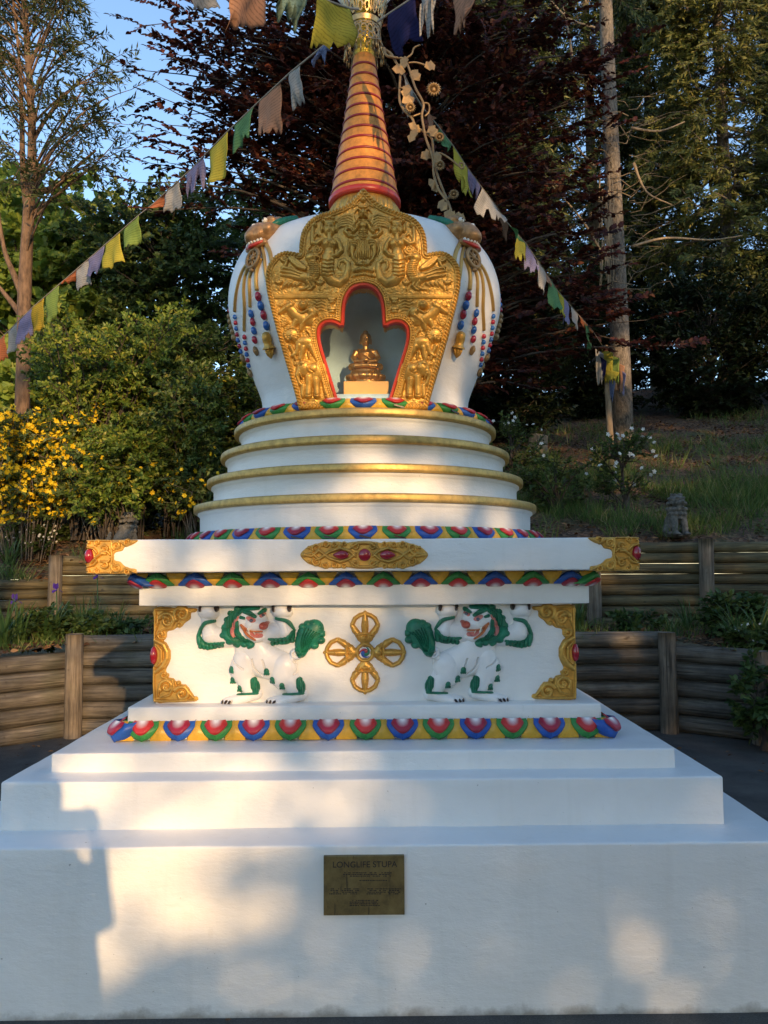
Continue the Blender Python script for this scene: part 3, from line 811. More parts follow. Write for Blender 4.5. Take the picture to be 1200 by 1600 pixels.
# --- garuda in the middle
E_(1181, 175, 30, 32, 5.5); S_([(1181, 262), (1140, 255), (1112, 226)], [20, 13, 5], 3.6); S_([(1130, 215), (1095, 235), (1060, 262)], [6, 11, 5], 2.4)
E_(1181, 345, 56, 54, 7.0); S_([(1181, 330), (1181, 372), (1181, 402)], [16, 20, 9], 3.0, over=True)
S_([(1136, 345), (1160, 350)], 8, 1.8, cut=True); S_([(1128, 326), (1150, 322), (1168, 336)], [7, 9, 6], 1.4, over=True); S_([(1140, 385), (1160, 398), (1181, 402)], 7, 1.6, cut=True)
S_([(1150, 300), (1118, 282), (1098, 300), (1080, 330)], [14, 12, 9, 5], 4); S_([(1135, 380), (1118, 400)], [10, 6], 4)
S_([(1181, 420), (1140, 440), (1115, 470), (1090, 520), (1055, 560)], [26, 30, 26, 22, 18], 5); E_(1181, 470, 46, 44, 5.4)
S_([(1160, 425), (1105, 430), (1075, 470), (1090, 505)], [10, 10, 10, 8], 6.2)
S_([(1130, 590), (1080, 606), (1015, 590), (968, 545), (985, 508), (1030, 512), (1060, 545)], [15, 22, 26, 24, 20, 17, 12], 4.6)
for k in range(4): S_([(1000+18*k, 600-4*k), (1008+18*k, 572-6*k)], 5, 1.3, cut=True)
E_(1062, 548, 15, 18, 5)
E_(1181, 540, 52, 40, 4.8); E_(1181, 600, 64, 46, 5)
for y in (520, 545, 570, 595, 620): S_([(1130, y-6), (1181, y+8)], 6, 1.5, cut=True)
S_([(1115, 640), (1072, 680), (1056, 735)], [40, 50, 36], 5.0)
for k in range(9): E_(1062+22*(k % 3)-6*(k//3), 655+28*(k//3), 12, 12, 1.6, over=True)
S_([(1052, 730), (1048, 800), (1066, 860), (1105, 905)], [30, 22, 18, 15], 5)
for k in range(3): S_([(1085, 880), (1095+16*k, 925+5*k)], [12, 6], 5)
for k in range(4): S_([(1181-24*k, 655), (1179-23*k, 770), (1168-20*k, 862-8*k)], [12, 12, 6], 3.8-.3*k)
S_([(1110, 770), (1096, 830), (1112, 862)], [9, 8, 5], 3)
E_(1181, 925, 58, 26, 3.6); E_(1181, 905, 26, 18, 2, over=True)
for k in range(7):
    a = -1+k/3; E_(1181+a*98, 975+abs(a)*22, 20, 30, 3.6, -a*.7)
for k in range(6):
    a = -1+.4*k; E_(1181+a*118, 1040+abs(a)*24, 26, 17, 3.2, a*.5)
S_([(1000, 640), (1012, 700), (1000, 760), (1018, 830)], [8, 12, 11, 6], 2.4)
# --- lower panels: rider and horse, lion, elephant
S2 = lambda *a, **k: both(None, B_, *a, **k)
E2 = lambda *a, **k: bb(B_, *a, **k)
for cx, cy, r in ((815, 150, 46), (815, 262, 52)):
    for a in (-1, -.35, .35, 1): E2(cx+math.sin(a)*22, cy-math.cos(a)*12, r*.36, r*.72, 3, a)
    E2(cx, cy+20, r*.8, r*.4, 3)
for k in range(4): S2([(590+10*k, 135+40*k), (640, 160+36*k), (690, 140+38*k), (740, 165+34*k)], [5, 9, 9, 4], 1.5)
E2(520, 360, 125, 82, 5, .3); S2([(330, 250), (390, 320), (470, 370)], [58, 66, 80], 5.6); S2([(330, 215), (270, 250), (205, 292)], [48, 38, 26], 5.5)
S2([(325, 160), (340, 200)], [10, 18], 5); S2([(360, 180), (400, 240), (450, 290)], [14, 18, 14], 2, over=True); E2(285, 240, 9, 9, 1.2, over=True)
S2([(400, 390), (370, 450), (330, 480)], [42, 30, 20], 4.6); S2([(600, 400), (640, 380), (690, 350)], [50, 40, 24], 4); S2([(470, 430), (450, 490)], [36, 24], 4.4)
E2(575, 290, 62, 76, 6.4, -.5); E2(478, 205, 58, 60, 7.4); S2([(540, 270), (470, 310), (420, 290)], [26, 22, 16], 7); S2([(590, 330), (520, 380), (480, 420)], [32, 28, 20], 7.2)
E2(462, 208, 7, 7, .9, cut=False, over=True) if False else None
S2([(440, 200), (456, 200)], 6, 1, cut=True); S2([(480, 200), (496, 200)], 6, 1, cut=True); S2([(600, 240), (640, 280), (660, 330)], [22, 24, 14], 4)
for k in range(7):
    a = k*.9; E2(215+30*math.cos(a)+10*k, 180+22*math.sin(a)+6*k, 22, 20, 2.4)
for k in range(5): S2(spiral(230+14*k, 380+26*(k % 3), 26, 5, k, 1.3), 8, 2.2)
E2(500, 645, 125, 78, 5); S2([(430, 680), (400, 770), (350, 800)], [44, 30, 22], 5); S2([(480, 700), (465, 790), (455, 840)], [40, 28, 24], 5); S2([(570, 690), (610, 770), (650, 850)], [48, 32, 22], 5); S2([(330, 690), (365, 760), (390, 840)], [30, 22, 18], 4.2)
E2(345, 560, 98, 92, 5.6)
for k in range(15):
    a = k*2*math.pi/15; E2(345+84*math.cos(a), 552+72*math.sin(a), 24, 24, 5.6)
E2(348, 590, 58, 58, 7); S2([(348, 575), (348, 610)], [12, 18], 1.6, over=True); S2([(315, 580), (332, 584)], 7, 1.3, cut=True); S2([(364, 584), (382, 580)], 7, 1.3, cut=True); S2([(322, 628), (348, 640), (375, 628)], 7, 1.3, cut=True)
for k in range(4): S2([(520+18*k, 500+14*k), (560, 540+10*k), (600, 510+24*k)], [12, 14, 6], 3.6)
S2([(440, 760), (430, 830), (400, 850)], [14, 10, 8], 3); S2([(540, 760), (550, 830)], [18, 12], 3)
E2(650, 985, 135, 120, 6); E2(490, 945, 92, 100, 7); S2([(440, 980), (405, 1040), (430, 1110), (480, 1160), (525, 1160)], [50, 36, 28, 22, 14], 6)
S2([(440, 1010), (470, 1070)], [16, 8], 6.5); E2(585, 945, 62, 66, 3, .5, over=True); S2([(545, 905), (560, 970), (610, 1000)], 9, 1.6, cut=True)
S2([(440, 925), (458, 925)], 9, 1.4, cut=True); E2(470, 880, 40, 30, 2, over=True)
S2([(545, 1050), (545, 1150), (540, 1260)], [50, 44, 44], 6); S2([(630, 1080), (640, 1180), (640, 1262)], [48, 42, 42], 6.4); S2([(735, 1060), (745, 1160), (765, 1262)], [52, 42, 40], 5.4); S2([(480, 1150), (470, 1265)], [34, 32], 4.5)
for x in (540, 640, 765): S2([(x-26, 1258), (x, 1266), (x+26, 1258)], 8, 1.2, cut=True)
for k in range(6): S2([(400+8*k, 860+12*(k % 2)), (380+12*k, 900)], 10, 2)
for k in range(8): E2(690+18*k, 1000+34*k, 14, 22, 2.2, .3)
for k in range(6): E2(420+16*k, 1080+32*k, 16, 18, 2)
# --- frame mouldings
def both_raw(pts, r, h, **k):
    P.stroke(pts, r, h, **k); P.stroke([(2*CX-x, y) for x, y in pts], r, h, **k)
both_raw([(420, 461.2), (534, 461.2)], .9, 3.2, taper=False); both_raw([(421, 463.8), (533, 463.8)], 2.0, 2.6, flat=True, taper=False); both_raw([(421, 466.3), (530, 466.3)], .8, 2.6, taper=False)
both_raw([(527.5, 464), (527.5, 496)], 1.3, 2.6, taper=False)
rN = -dN                                               # distance outwards from the niche opening
P.H = np.where((rN > 2) & (rN < 10), np.maximum(np.minimum(P.H, 1.4), 1.4), P.H)
P.H = np.where((rN > 1.5) & (rN < 4.2), 3.2*np.sqrt(np.clip(1-((rN-2.8)/1.5)**2, 0, 1)), P.H)
dots = 1.5+1.5*np.sqrt(np.clip(1-(((rN-6.2)/1.7)**2+((sN % 3.6-1.8)/1.9)**2), 0, 1))
P.H = np.where((rN > 4.4) & (rN < 8), dots, P.H)
P.H = np.where((rN >= 8) & (rN < 9.6), 2.6*np.sqrt(np.clip(1-((rN-8.8)/.9)**2, 0, 1)), P.H)
rope = (2.2+2.2*np.sqrt(np.clip(1-((dO-3.6)/3.4)**2, 0, 1)))*(.72+.28*np.cos(2*math.pi*(sO/5.4+np.where(P.X > CX, 1, -1)*0-(dO-3.6)/8.5)))
P.H = np.where((dO < 7.0), np.maximum(np.where(dO < 7, rope, 0), 0.2), P.H)
P.H = np.where((dO >= 7.0) & (dO < 9.2), 2.0*np.sqrt(np.clip(1-((dO-8.0)/1.1)**2, 0, 1))+.3, P.H)
P.H = np.where(dO < 0, dO*26, P.H); P.H = np.where(dN > 0, -dN*14, P.H)
P.H = np.maximum(P.H, -26)
H0 = P.H.copy()
ok = (dO > -1.3) & (dN < 2.2)
P.H = np.where(ok, P.H, -99)
def panel_mesh():
    n = len(P.xs); k = ok[:-1, :-1] & ok[1:, :-1] & ok[:-1, 1:] & ok[1:, 1:]
    jj, ii = np.nonzero(k); a = jj*n+ii; Fq = np.stack([a, a+n, a+n+1, a+1], -1)
    used, inv = np.unique(Fq.ravel(), return_inverse=True)
    px = P.X.ravel()[used]; py = P.Y.ravel()[used]; hh = H0.ravel()[used]
    Y = np.full(len(px), -.8)
    for _ in range(4): Y = Ypanel(at(px, py, Y)[:, 2])
    Q = at(px, py, Y); Q[:, 1] -= hh*PS
    return from_arrays('gold_relief_panel', Q, inv.reshape(-1, 4), M['gold'], stupa)
panel = panel_mesh()
# thick rim of the panel running back to the dome
def pt3(x, y, off=0.):
    Y = -.8
    for _ in range(4): Y = float(Ypanel(float(at(x, y, Y)[2])))
    p = at(x, y, Y); p[1] += off; return p
mb = MB(); rim = [pt3(x, y, .012) for x, y in OUT]; V = []; Fc = []
for p in rim:
    rr = max(.05, Rz(min(p[2], 3.75))-.03); yb = -math.sqrt(max(.03**2, rr*rr-p[0]**2)) if abs(p[0]) < rr else -.05
    V += [tuple(p), (p[0], max(yb, p[1]+.02), p[2])]
n = len(rim)
for i in range(n):
    j = (i+1) % n; Fc.append([2*i, 2*j, 2*j+1, 2*i+1])
mb.add(V, Fc); mb.build('panel_rim', M['gold'], panel)

# niche: red frame, glass, painted recess
def loop3(pts, off): return [pt3(x, y, off) for x, y in pts]
closedN = NIC
inner = []
cN = np.array(closedN); nxt = np.roll(cN, -1, 0); prv = np.roll(cN, 1, 0); tg = nxt-prv; tg /= np.maximum(np.linalg.norm(tg, axis=1, keepdims=True), 1e-6)
nr = np.stack([-tg[:, 1], tg[:, 0]], 1)
if np.mean(np.sum(nr*(np.array([567.5, 540])-cN), axis=1)) < 0: nr = -nr
def offs(d): return cN+nr*d
rings = [(-1.0, .012), (-1.0, -.005), (-.2, -.010), (3.0, -.010), (4.2, -.004), (4.2, .03)]
V = []; Fc = []; n = len(cN)
for d, o in rings: V += [tuple(pt3(x, y, o)) for x, y in offs(d)]
for k in range(len(rings)-1):
    for i in range(n):
        j = (i+1) % n; Fc.append([k*n+i, k*n+j, (k+1)*n+j, (k+1)*n+i])
mb = MB(); mb.add(V, Fc); fr = mb.build('niche_frame', M['red'], stupa); autosmooth(fr, 45)
V = []; Fc = []; na_, nz_ = 40, 26                       # rounded alcove behind the opening
for j_ in range(nz_+1):
    q = j_/nz_; z = 2.40+.665*q; k = math.sqrt(max(0, 1-max(0, (q-.72)/.28)**2)); hw = .268*(.25+.75*k); dp = .36*(.3+.7*k)
    yf = float(Ypanel(z))+.02
    for i in range(na_+1):
        a_ = math.pi*i/na_; cx_ = -math.cos(a_); V.append((hw*math.copysign(abs(cx_)**.8, cx_)-.004, yf+dp*math.sin(a_)**.6, z))
for j_ in range(nz_):
    for i in range(na_): a_ = j_*(na_+1)+i; Fc.append([a_, a_+1, a_+na_+2, a_+na_+1])
Fc.append([nz_*(na_+1)+i for i in range(na_+1)])
mb = MB(); mb.add(V, Fc); mb.build('niche_recess', M['niche'], stupa)
zn = 2.470
mb = MB(); mb.box((-.22, -.668, zn-.05), (.21, -.342, zn)); mb.build('niche_floor', M['niche_floor'], stupa, smooth=False)
def glassmat():
    m = bpy.data.materials.new('glass'); m.use_nodes = True; t = m.node_tree; t.nodes.clear()
    tr = N(t, 'ShaderNodeBsdfTransparent'); tr.inputs[0].default_value = (.95, .97, .97, 1)
    gl = N(t, 'ShaderNodeBsdfGlossy'); gl.inputs['Roughness'].default_value = .02
    df = N(t, 'ShaderNodeBsdfDiffuse'); df.inputs[0].default_value = (.6, .6, .58, 1)
    fr_ = N(t, 'ShaderNodeFresnel'); fr_.inputs[0].default_value = 1.45
    m1 = N(t, 'ShaderNodeMixShader'); t.links.new(fr_.outputs[0], m1.inputs[0]); t.links.new(tr.outputs[0], m1.inputs[1]); t.links.new(gl.outputs[0], m1.inputs[2])
    v = N(t, 'ShaderNodeTexVoronoi'); v.inputs['Scale'].default_value = 55
    tc = N(t, 'ShaderNodeTexCoord'); t.links.new(tc.outputs['Object'], v.inputs['Vector'])
    k = ramp(t, v.outputs['Distance'], [(.05, (.45, .45, .45)), (.09, (.02, .02, .02))])
    m2 = N(t, 'ShaderNodeMixShader'); t.links.new(k, m2.inputs[0]); t.links.new(m1.outputs[0], m2.inputs[1]); t.links.new(df.outputs[0], m2.inputs[2])
    o = N(t, 'ShaderNodeOutputMaterial'); t.links.new(m2.outputs[0], o.inputs[0]); return m
M['glass'] = glassmat()
mb = MB(); V = [tuple(pt3(x, y, .016)) for x, y in offs(4.0)]; mb.add(V, [list(range(n))]); g = mb.build('glass_pane', M['glass'], stupa, smooth=False)
# ================================================================== reliefs on the pedestal
YB = -WB+.001
SB = .0037; SL = .0043
def orn_spirals(R, spec, h=3.0, base=0):
    for (cx, cy, r, a0, tn, w_) in spec: R.stroke(spiral(cx, cy, r, r*.12, a0, tn, 30), [w_]*10+list(np.linspace(w_, w_*.55, 21)), h, over=False, base=base)
def gem(name, px, py, rx, rz, Y, parent, depth=.018):
    p = at(px, py, Y); mb = MB(); mb.ell(p, (rx, depth, rz), None, 24, 14); return mb.build(name, M['gem'], parent)
# --- corner scrolls of the pedestal (left side drawn, right side mirrored)
def pedestal_corner(mirror):
    R = Relief(236, 942, 318, 1103, .42)
    T = lambda x, y: (230+x/9.41, 935+y/9.41)
    st = lambda pts, r, h, **k: R.stroke([T(*p) for p in pts], [v/9.41 for v in r] if hasattr(r, '__len__') else r/9.41, h, **k)
    R.poly([T(*p) for p in smooth_poly([(108, 140), (420, 138), (720, 145), (715, 200), (650, 215), (640, 300), (560, 360), (510, 420), (440, 430), (390, 465), (300, 490), (290, 570), (250, 620), (310, 690), (345, 800), (335, 930), (280, 1050), (310, 1110), (320, 1160), (400, 1190), (430, 1215), (490, 1215), (520, 1280), (610, 1330), (660, 1430), (740, 1440), (725, 1510), (400, 1525), (110, 1525), (92, 1300), (105, 1000), (110, 700), (104, 400)], 3)], 1.3, 1.2)
    st([(120, 165), (400, 158), (690, 165)], 22, 4.2); st([(125, 165), (122, 400), (118, 620)], 22, 4.2); st([(110, 1010), (105, 1250), (115, 1500)], 22, 4.2); st([(120, 1500), (400, 1505), (700, 1490)], 24, 4.2)
    for (cx, cy, r, a0, tn, w_) in [(300, 320, 115, 3.4, 1.6, 34), (520, 230, 120, 2.4, 1.6, 36), (290, 1290, 105, 2.6, 1.6, 32), (520, 1400, 115, 3.6, 1.6, 36), (215, 530, 62, 1, 1.3, 26), (255, 1120, 50, 0, 1.3, 22)]:
        st(spiral(cx, cy, r, r*.12, a0, tn, 30), [w_]*12+list(np.linspace(w_, w_*.5, 19)), 4.6)
    for x, y, r in [(265, 275, 46), (330, 350, 34), (480, 245, 40), (285, 1310, 38), (500, 1380, 38), (470, 395, 40), (465, 1240, 36), (225, 525, 28)]: R.blob(*T(x, y), r/9.41, r/9.41, 5)
    st([(140, 620), (250, 680), (300, 780), (300, 880), (240, 990), (130, 1080)], [38, 46, 48, 48, 44, 32], 5.6)
    st([(150, 690), (215, 760), (215, 930), (150, 1000)], [20, 26, 26, 20], 4.2)
    st([(400, 160), (420, 300), (360, 420), (220, 470)], [20, 28, 26, 16], 4.6); st([(230, 1160), (380, 1200), (400, 1300), (330, 1420), (200, 1460)], [18, 28, 28, 22, 14], 4.6); st([(440, 1300), (560, 1290), (640, 1400), (700, 1470)], [18, 28, 28, 16], 4.4)
    st([(560, 170), (640, 190), (710, 170)], [24, 26, 14], 4.4); st([(170, 1230), (185, 1330), (165, 1440)], [12, 26, 12], 4.8); st([(160, 250), (165, 360), (140, 460)], [14, 24, 12], 4.6)
    o = R.mesh('corner_scroll', M['gold'], YB, SB, stupa, mirror)
    p = at(243.5, 1024, YB); x = -.957*(1 if not mirror else -1)
    mb = MB(); mb.ell((x, YB-.002, p[2]), (.017, .024, .041), None, 24, 14); mb.build('ruby_gem', M['gem'], o)
    # the scroll wraps round the corner of the block
    s_ = -1 if not mirror else 1
    mb = MB(); zlo, zhi = at(240, 1098, YB)[2], at(240, 949, YB)[2]
    V = []; Fc = []; nz, ny = 60, 14
    for j in range(nz+1):
        v = j/nz; z = zlo+(zhi-zlo)*v
        wd = .05+.11*(abs(v-.5)*2)**2.2
        for i in range(ny+1):
            u = i/ny; h = .013*math.sqrt(max(0, 1-(u*2-1)**2*.9))*(1+.35*math.sin(v*40+u*9))
            V.append((s_*(WB+h), YB-.004+u*wd, z))
    for j in range(nz):
        for i in range(ny): a = j*(ny+1)+i; Fc.append([a, a+1, a+ny+2, a+ny+1])
    mb.add(V, Fc); mb.build('scroll_return', M['gold'], o)
    return o
pedestal_corner(False); pedestal_corner(True)
# --- corner scrolls of the upper cornice
YS = -WS+.001
def cornice_corner(mirror):
    R = Relief(131, 838, 222, 902, .42)
    T = lambda x, y: (125+x/12, 830+y/12)
    st = lambda pts, r, h, **k: R.stroke([T(*p) for p in pts], [v/12 for v in r] if hasattr(r, '__len__') else r/12, h, **k)
    R.poly([T(*p) for p in smooth_poly([(145, 185), (400, 165), (700, 165), (1060, 165), (1075, 200), (960, 270), (850, 300), (800, 370), (690, 395), (645, 440), (650, 540), (760, 570), (830, 640), (940, 690), (1060, 710), (1045, 775), (900, 795), (500, 805), (150, 795), (140, 600), (135, 400)], 3)], 1.2, 1.2)
    for sg in (1, -1):
        Y_ = lambda y: 482+sg*(y-482)
        for (cx, cy, r, a0, tn, w_) in [(695, 275, 85, 2.2, 1.7, 30), (480, 335, 70, 3.6, 1.5, 26), (340, 215, 55, 2.0, 1.4, 24), (900, 205, 55, 2.6, 1.2, 22)]:
            st([(x, Y_(y)) for x, y in spiral(cx, cy, r, r*.15, a0, tn, 26)], [w_]*10+list(np.linspace(w_, w_*.5, 17)), 4.4)
        st([(150, Y_(300)), (270, Y_(330)), (330, Y_(400)), (310, Y_(450))], [24, 30, 26, 16], 5); st([(400, Y_(400)), (540, Y_(390)), (580, Y_(440))], [24, 28, 22], 4.6)
        st([(610, Y_(200)), (600, Y_(330)), (620, Y_(482))], [22, 24, 24], 4.6); st([(780, Y_(210)), (880, Y_(270)), (1000, Y_(210)), (1060, Y_(185))], [22, 28, 26, 12], 4.4)
        st([(150, Y_(185)), (400, Y_(178)), (560, Y_(180))], 18, 3.8); R.blob(*T(180, Y_(215)), 3, 3, 4.6); R.blob(*T(712, Y_(275)), 2.4, 2.4, 4.6)
    st([(200, 620), (330, 480), (420, 420), (500, 430)], [28, 32, 30, 22], 5.6)
    o = R.mesh('cornice_scroll', M['gold'], YS, SB, stupa, mirror)
    p = at(141, 869, YS); s_ = -1 if not mirror else 1
    mb = MB(); mb.ell((s_*(WS-.006), YS-.006, p[2]), (.019, .024, .031), None, 24, 14); mb.build('ruby_gem', M['gem'], o)
    mb = MB(); zl, zh = at(140, 895, YS)[2]+.002, at(140, 844, YS)[2]-.003; V = []; Fc = []; nz, ny = 24, 40
    for j in range(nz+1):
        v = j/nz
        for i in range(ny+1):
            u = i/ny; V.append((s_*(WS+.003+.009*abs(math.sin(u*14+3*math.sin(v*9)))*min(1, (1-abs(2*v-1))*4+.05)), YS-.003+u*.2*(.6+.4*abs(2*v-1)), zl+(zh-zl)*v))
    for j in range(nz):
        for i in range(ny): a = j*(ny+1)+i; Fc.append([a, a+1, a+ny+2, a+ny+1])
    mb.add(V, Fc); mb.build('scroll_return', M['gold'], o)
    return o
cornice_corner(False); cornice_corner(True)
# --- long cartouche with three gems
def cartouche():
    R = Relief(466, 843, 670, 893, .42)
    T = lambda x, y: (460+x/5.4545, 830+y/5.4545)
    st = lambda pts, r, h, **k: R.stroke([T(*p) for p in pts], [v/5.4545 for v in r] if hasattr(r, '__len__') else r/5.4545, h, **k)
    top = [(50, 200), (80, 160), (130, 125), (200, 105), (260, 88), (320, 95), (370, 88), (440, 98), (520, 88), (600, 84)]
    tl = top+[(1190-x, y) for x, y in top[::-1][1:]]
    R.poly([T(*p) for p in smooth_poly(tl+[(x, 406-y) for x, y in tl[::-1][1:-1]], 3)], 1.2, 1.2)
    for sx in (1, -1):
        for sy in (1, -1):
            G = lambda x, y: (595+sx*(x-595), 203+sy*(y-203))
            for (cx, cy, r, a0, tn, w_) in [(190, 145, 36, 2.5, 1.5, 11), (270, 118, 30, 2.8, 1.4, 10), (345, 118, 26, 2.5, 1.4, 10), (425, 112, 22, 2.5, 1.2, 9), (520, 130, 34, 3.3, 1.5, 11)]:
                st([G(x, y) for x, y in spiral(cx, cy, r, r*.15, a0, tn, 24)], [w_]*10+list(np.linspace(w_, w_*.5, 15)), 3.6)
            st([G(*p) for p in [(80, 203), (150, 190), (210, 240), (300, 175), (390, 145), (470, 170), (520, 215)]], [10, 13, 14, 15, 16, 15, 12], 4.4)
            st([G(*p) for p in [(470, 150), (540, 105), (600, 100)]], [10, 13, 13], 4)
        R.blob(*T(595+sx*510, 203), 4.5, 4, 4); R.blob(*T(595+sx*470, 140), 3, 3, 3.6); R.blob(*T(595+sx*470, 262), 3, 3, 3.6)
    o = R.mesh('cartouche', M['gold'], YS, SB, stupa)
    for x, rx, rz in ((396, .034, .0195), (599, .0265, .0265), (795, .034, .0195)):
        p = at(*T(x, 202), YS-.009); V = []; mb = MB(); mb.ell(p, (rx, .013, rz), None, 24, 12)
        if rx != rz:                                       # drop-shaped stones point away from the middle
            s_ = -1 if x < 599 else 1
            mb.V = [(v[0], v[1], p[2]+(v[2]-p[2])*(1-.45*max(0, s_*(v[0]-p[0])/rx))) for v in mb.V]
        mb.build('ruby_gem', M['gem'], o)
cartouche()
# --- crossed vajra
def vajra():
    R = Relief(504, 952, 634, 1086, .42)
    C0 = (570.3, 1019.4)
    for q in range(4):
        c, s_ = math.cos(q*math.pi/2), math.sin(q*math.pi/2)
        T = lambda x, y: (C0[0]+(c*(x-603)-s_*(y-680))/8.571, C0[1]+(s_*(x-603)+c*(y-680))/8.571)
        st = lambda pts, r, h, **k: R.stroke([T(*p) for p in pts], [v/8.571 for v in r] if hasattr(r, '__len__') else r/8.571, h, **k)
        st([(603, 560), (603, 500)], [62, 70], 4.5)
        for sg in (1, -1):
            st([(603, 510), (603+sg*50, 480), (603+sg*100, 450)], [70, 62, 36], 4.8)
            st([(603+sg*80, 445), (603+sg*130, 390), (603+sg*168, 320)], [40, 46, 34], 5.4)
            st([(603+sg*178, 330), (603+sg*195, 290)], [24, 6], 5); st([(603+sg*168, 300), (603+sg*135, 225), (603+sg*70, 180), (603+sg*15, 165)], [30, 31, 31, 30], 5.0)
            R.blob(*T(603+sg*75, 470), 2.2, 2.2, 1.6, over=True)
        R.blob(*T(603, 478), 4.6, 3.6, 1.8, over=True); R.blob(*T(603, 478), 2.2, 2.2, 1.6, over=True)
        st([(603-118, 440), (603, 424), (603+118, 440)], 19, 6.4)
        st([(603, 425), (603, 330), (603, 270), (603, 140)], [42, 52, 46, 24], 6.6); R.blob(*T(603, 290), 2.2, 4, 1.5, over=True)
    R.stroke([(C0[0]+12.6*math.cos(a), C0[1]+12.6*math.sin(a)) for a in np.linspace(0, 2*math.pi, 40)], 3.2, 5.2)
    R.blob(C0[0], C0[1], 11.5, 11.5, 2.2, pw=.1)
    o = R.mesh('crossed_vajra', M['gold'], YB, SB, stupa)
    W_ = Relief(556, 1005, 584, 1034, .3); W_.blob(C0[0], C0[1], 10.6, 10.6, 2.8, pw=.12); W_.mesh('swirl_disc', M['relief_white'], YB, SB, o)
    for k, nm in enumerate(('red', 'green', 'blue')):
        a0 = [2.9, 5.0, 7.1][k]; W_ = Relief(556, 1005, 584, 1034, .3)
        pts = [(C0[0]+(8.6-6.2*t)*math.cos(a0+2.3*t), C0[1]+(8.6-6.2*t)*math.sin(a0+2.3*t)) for t in np.linspace(0, 1, 14)]
        W_.stroke(pts, list(np.linspace(.7, 3.6, 14)), 1.6, base=2.6); W_.mesh(nm+'_swirl', M[{'red': 'gem', 'green': 'mane', 'blue': 'blue'}[nm]], YB, SB, o, lo=2.6)
vajra()
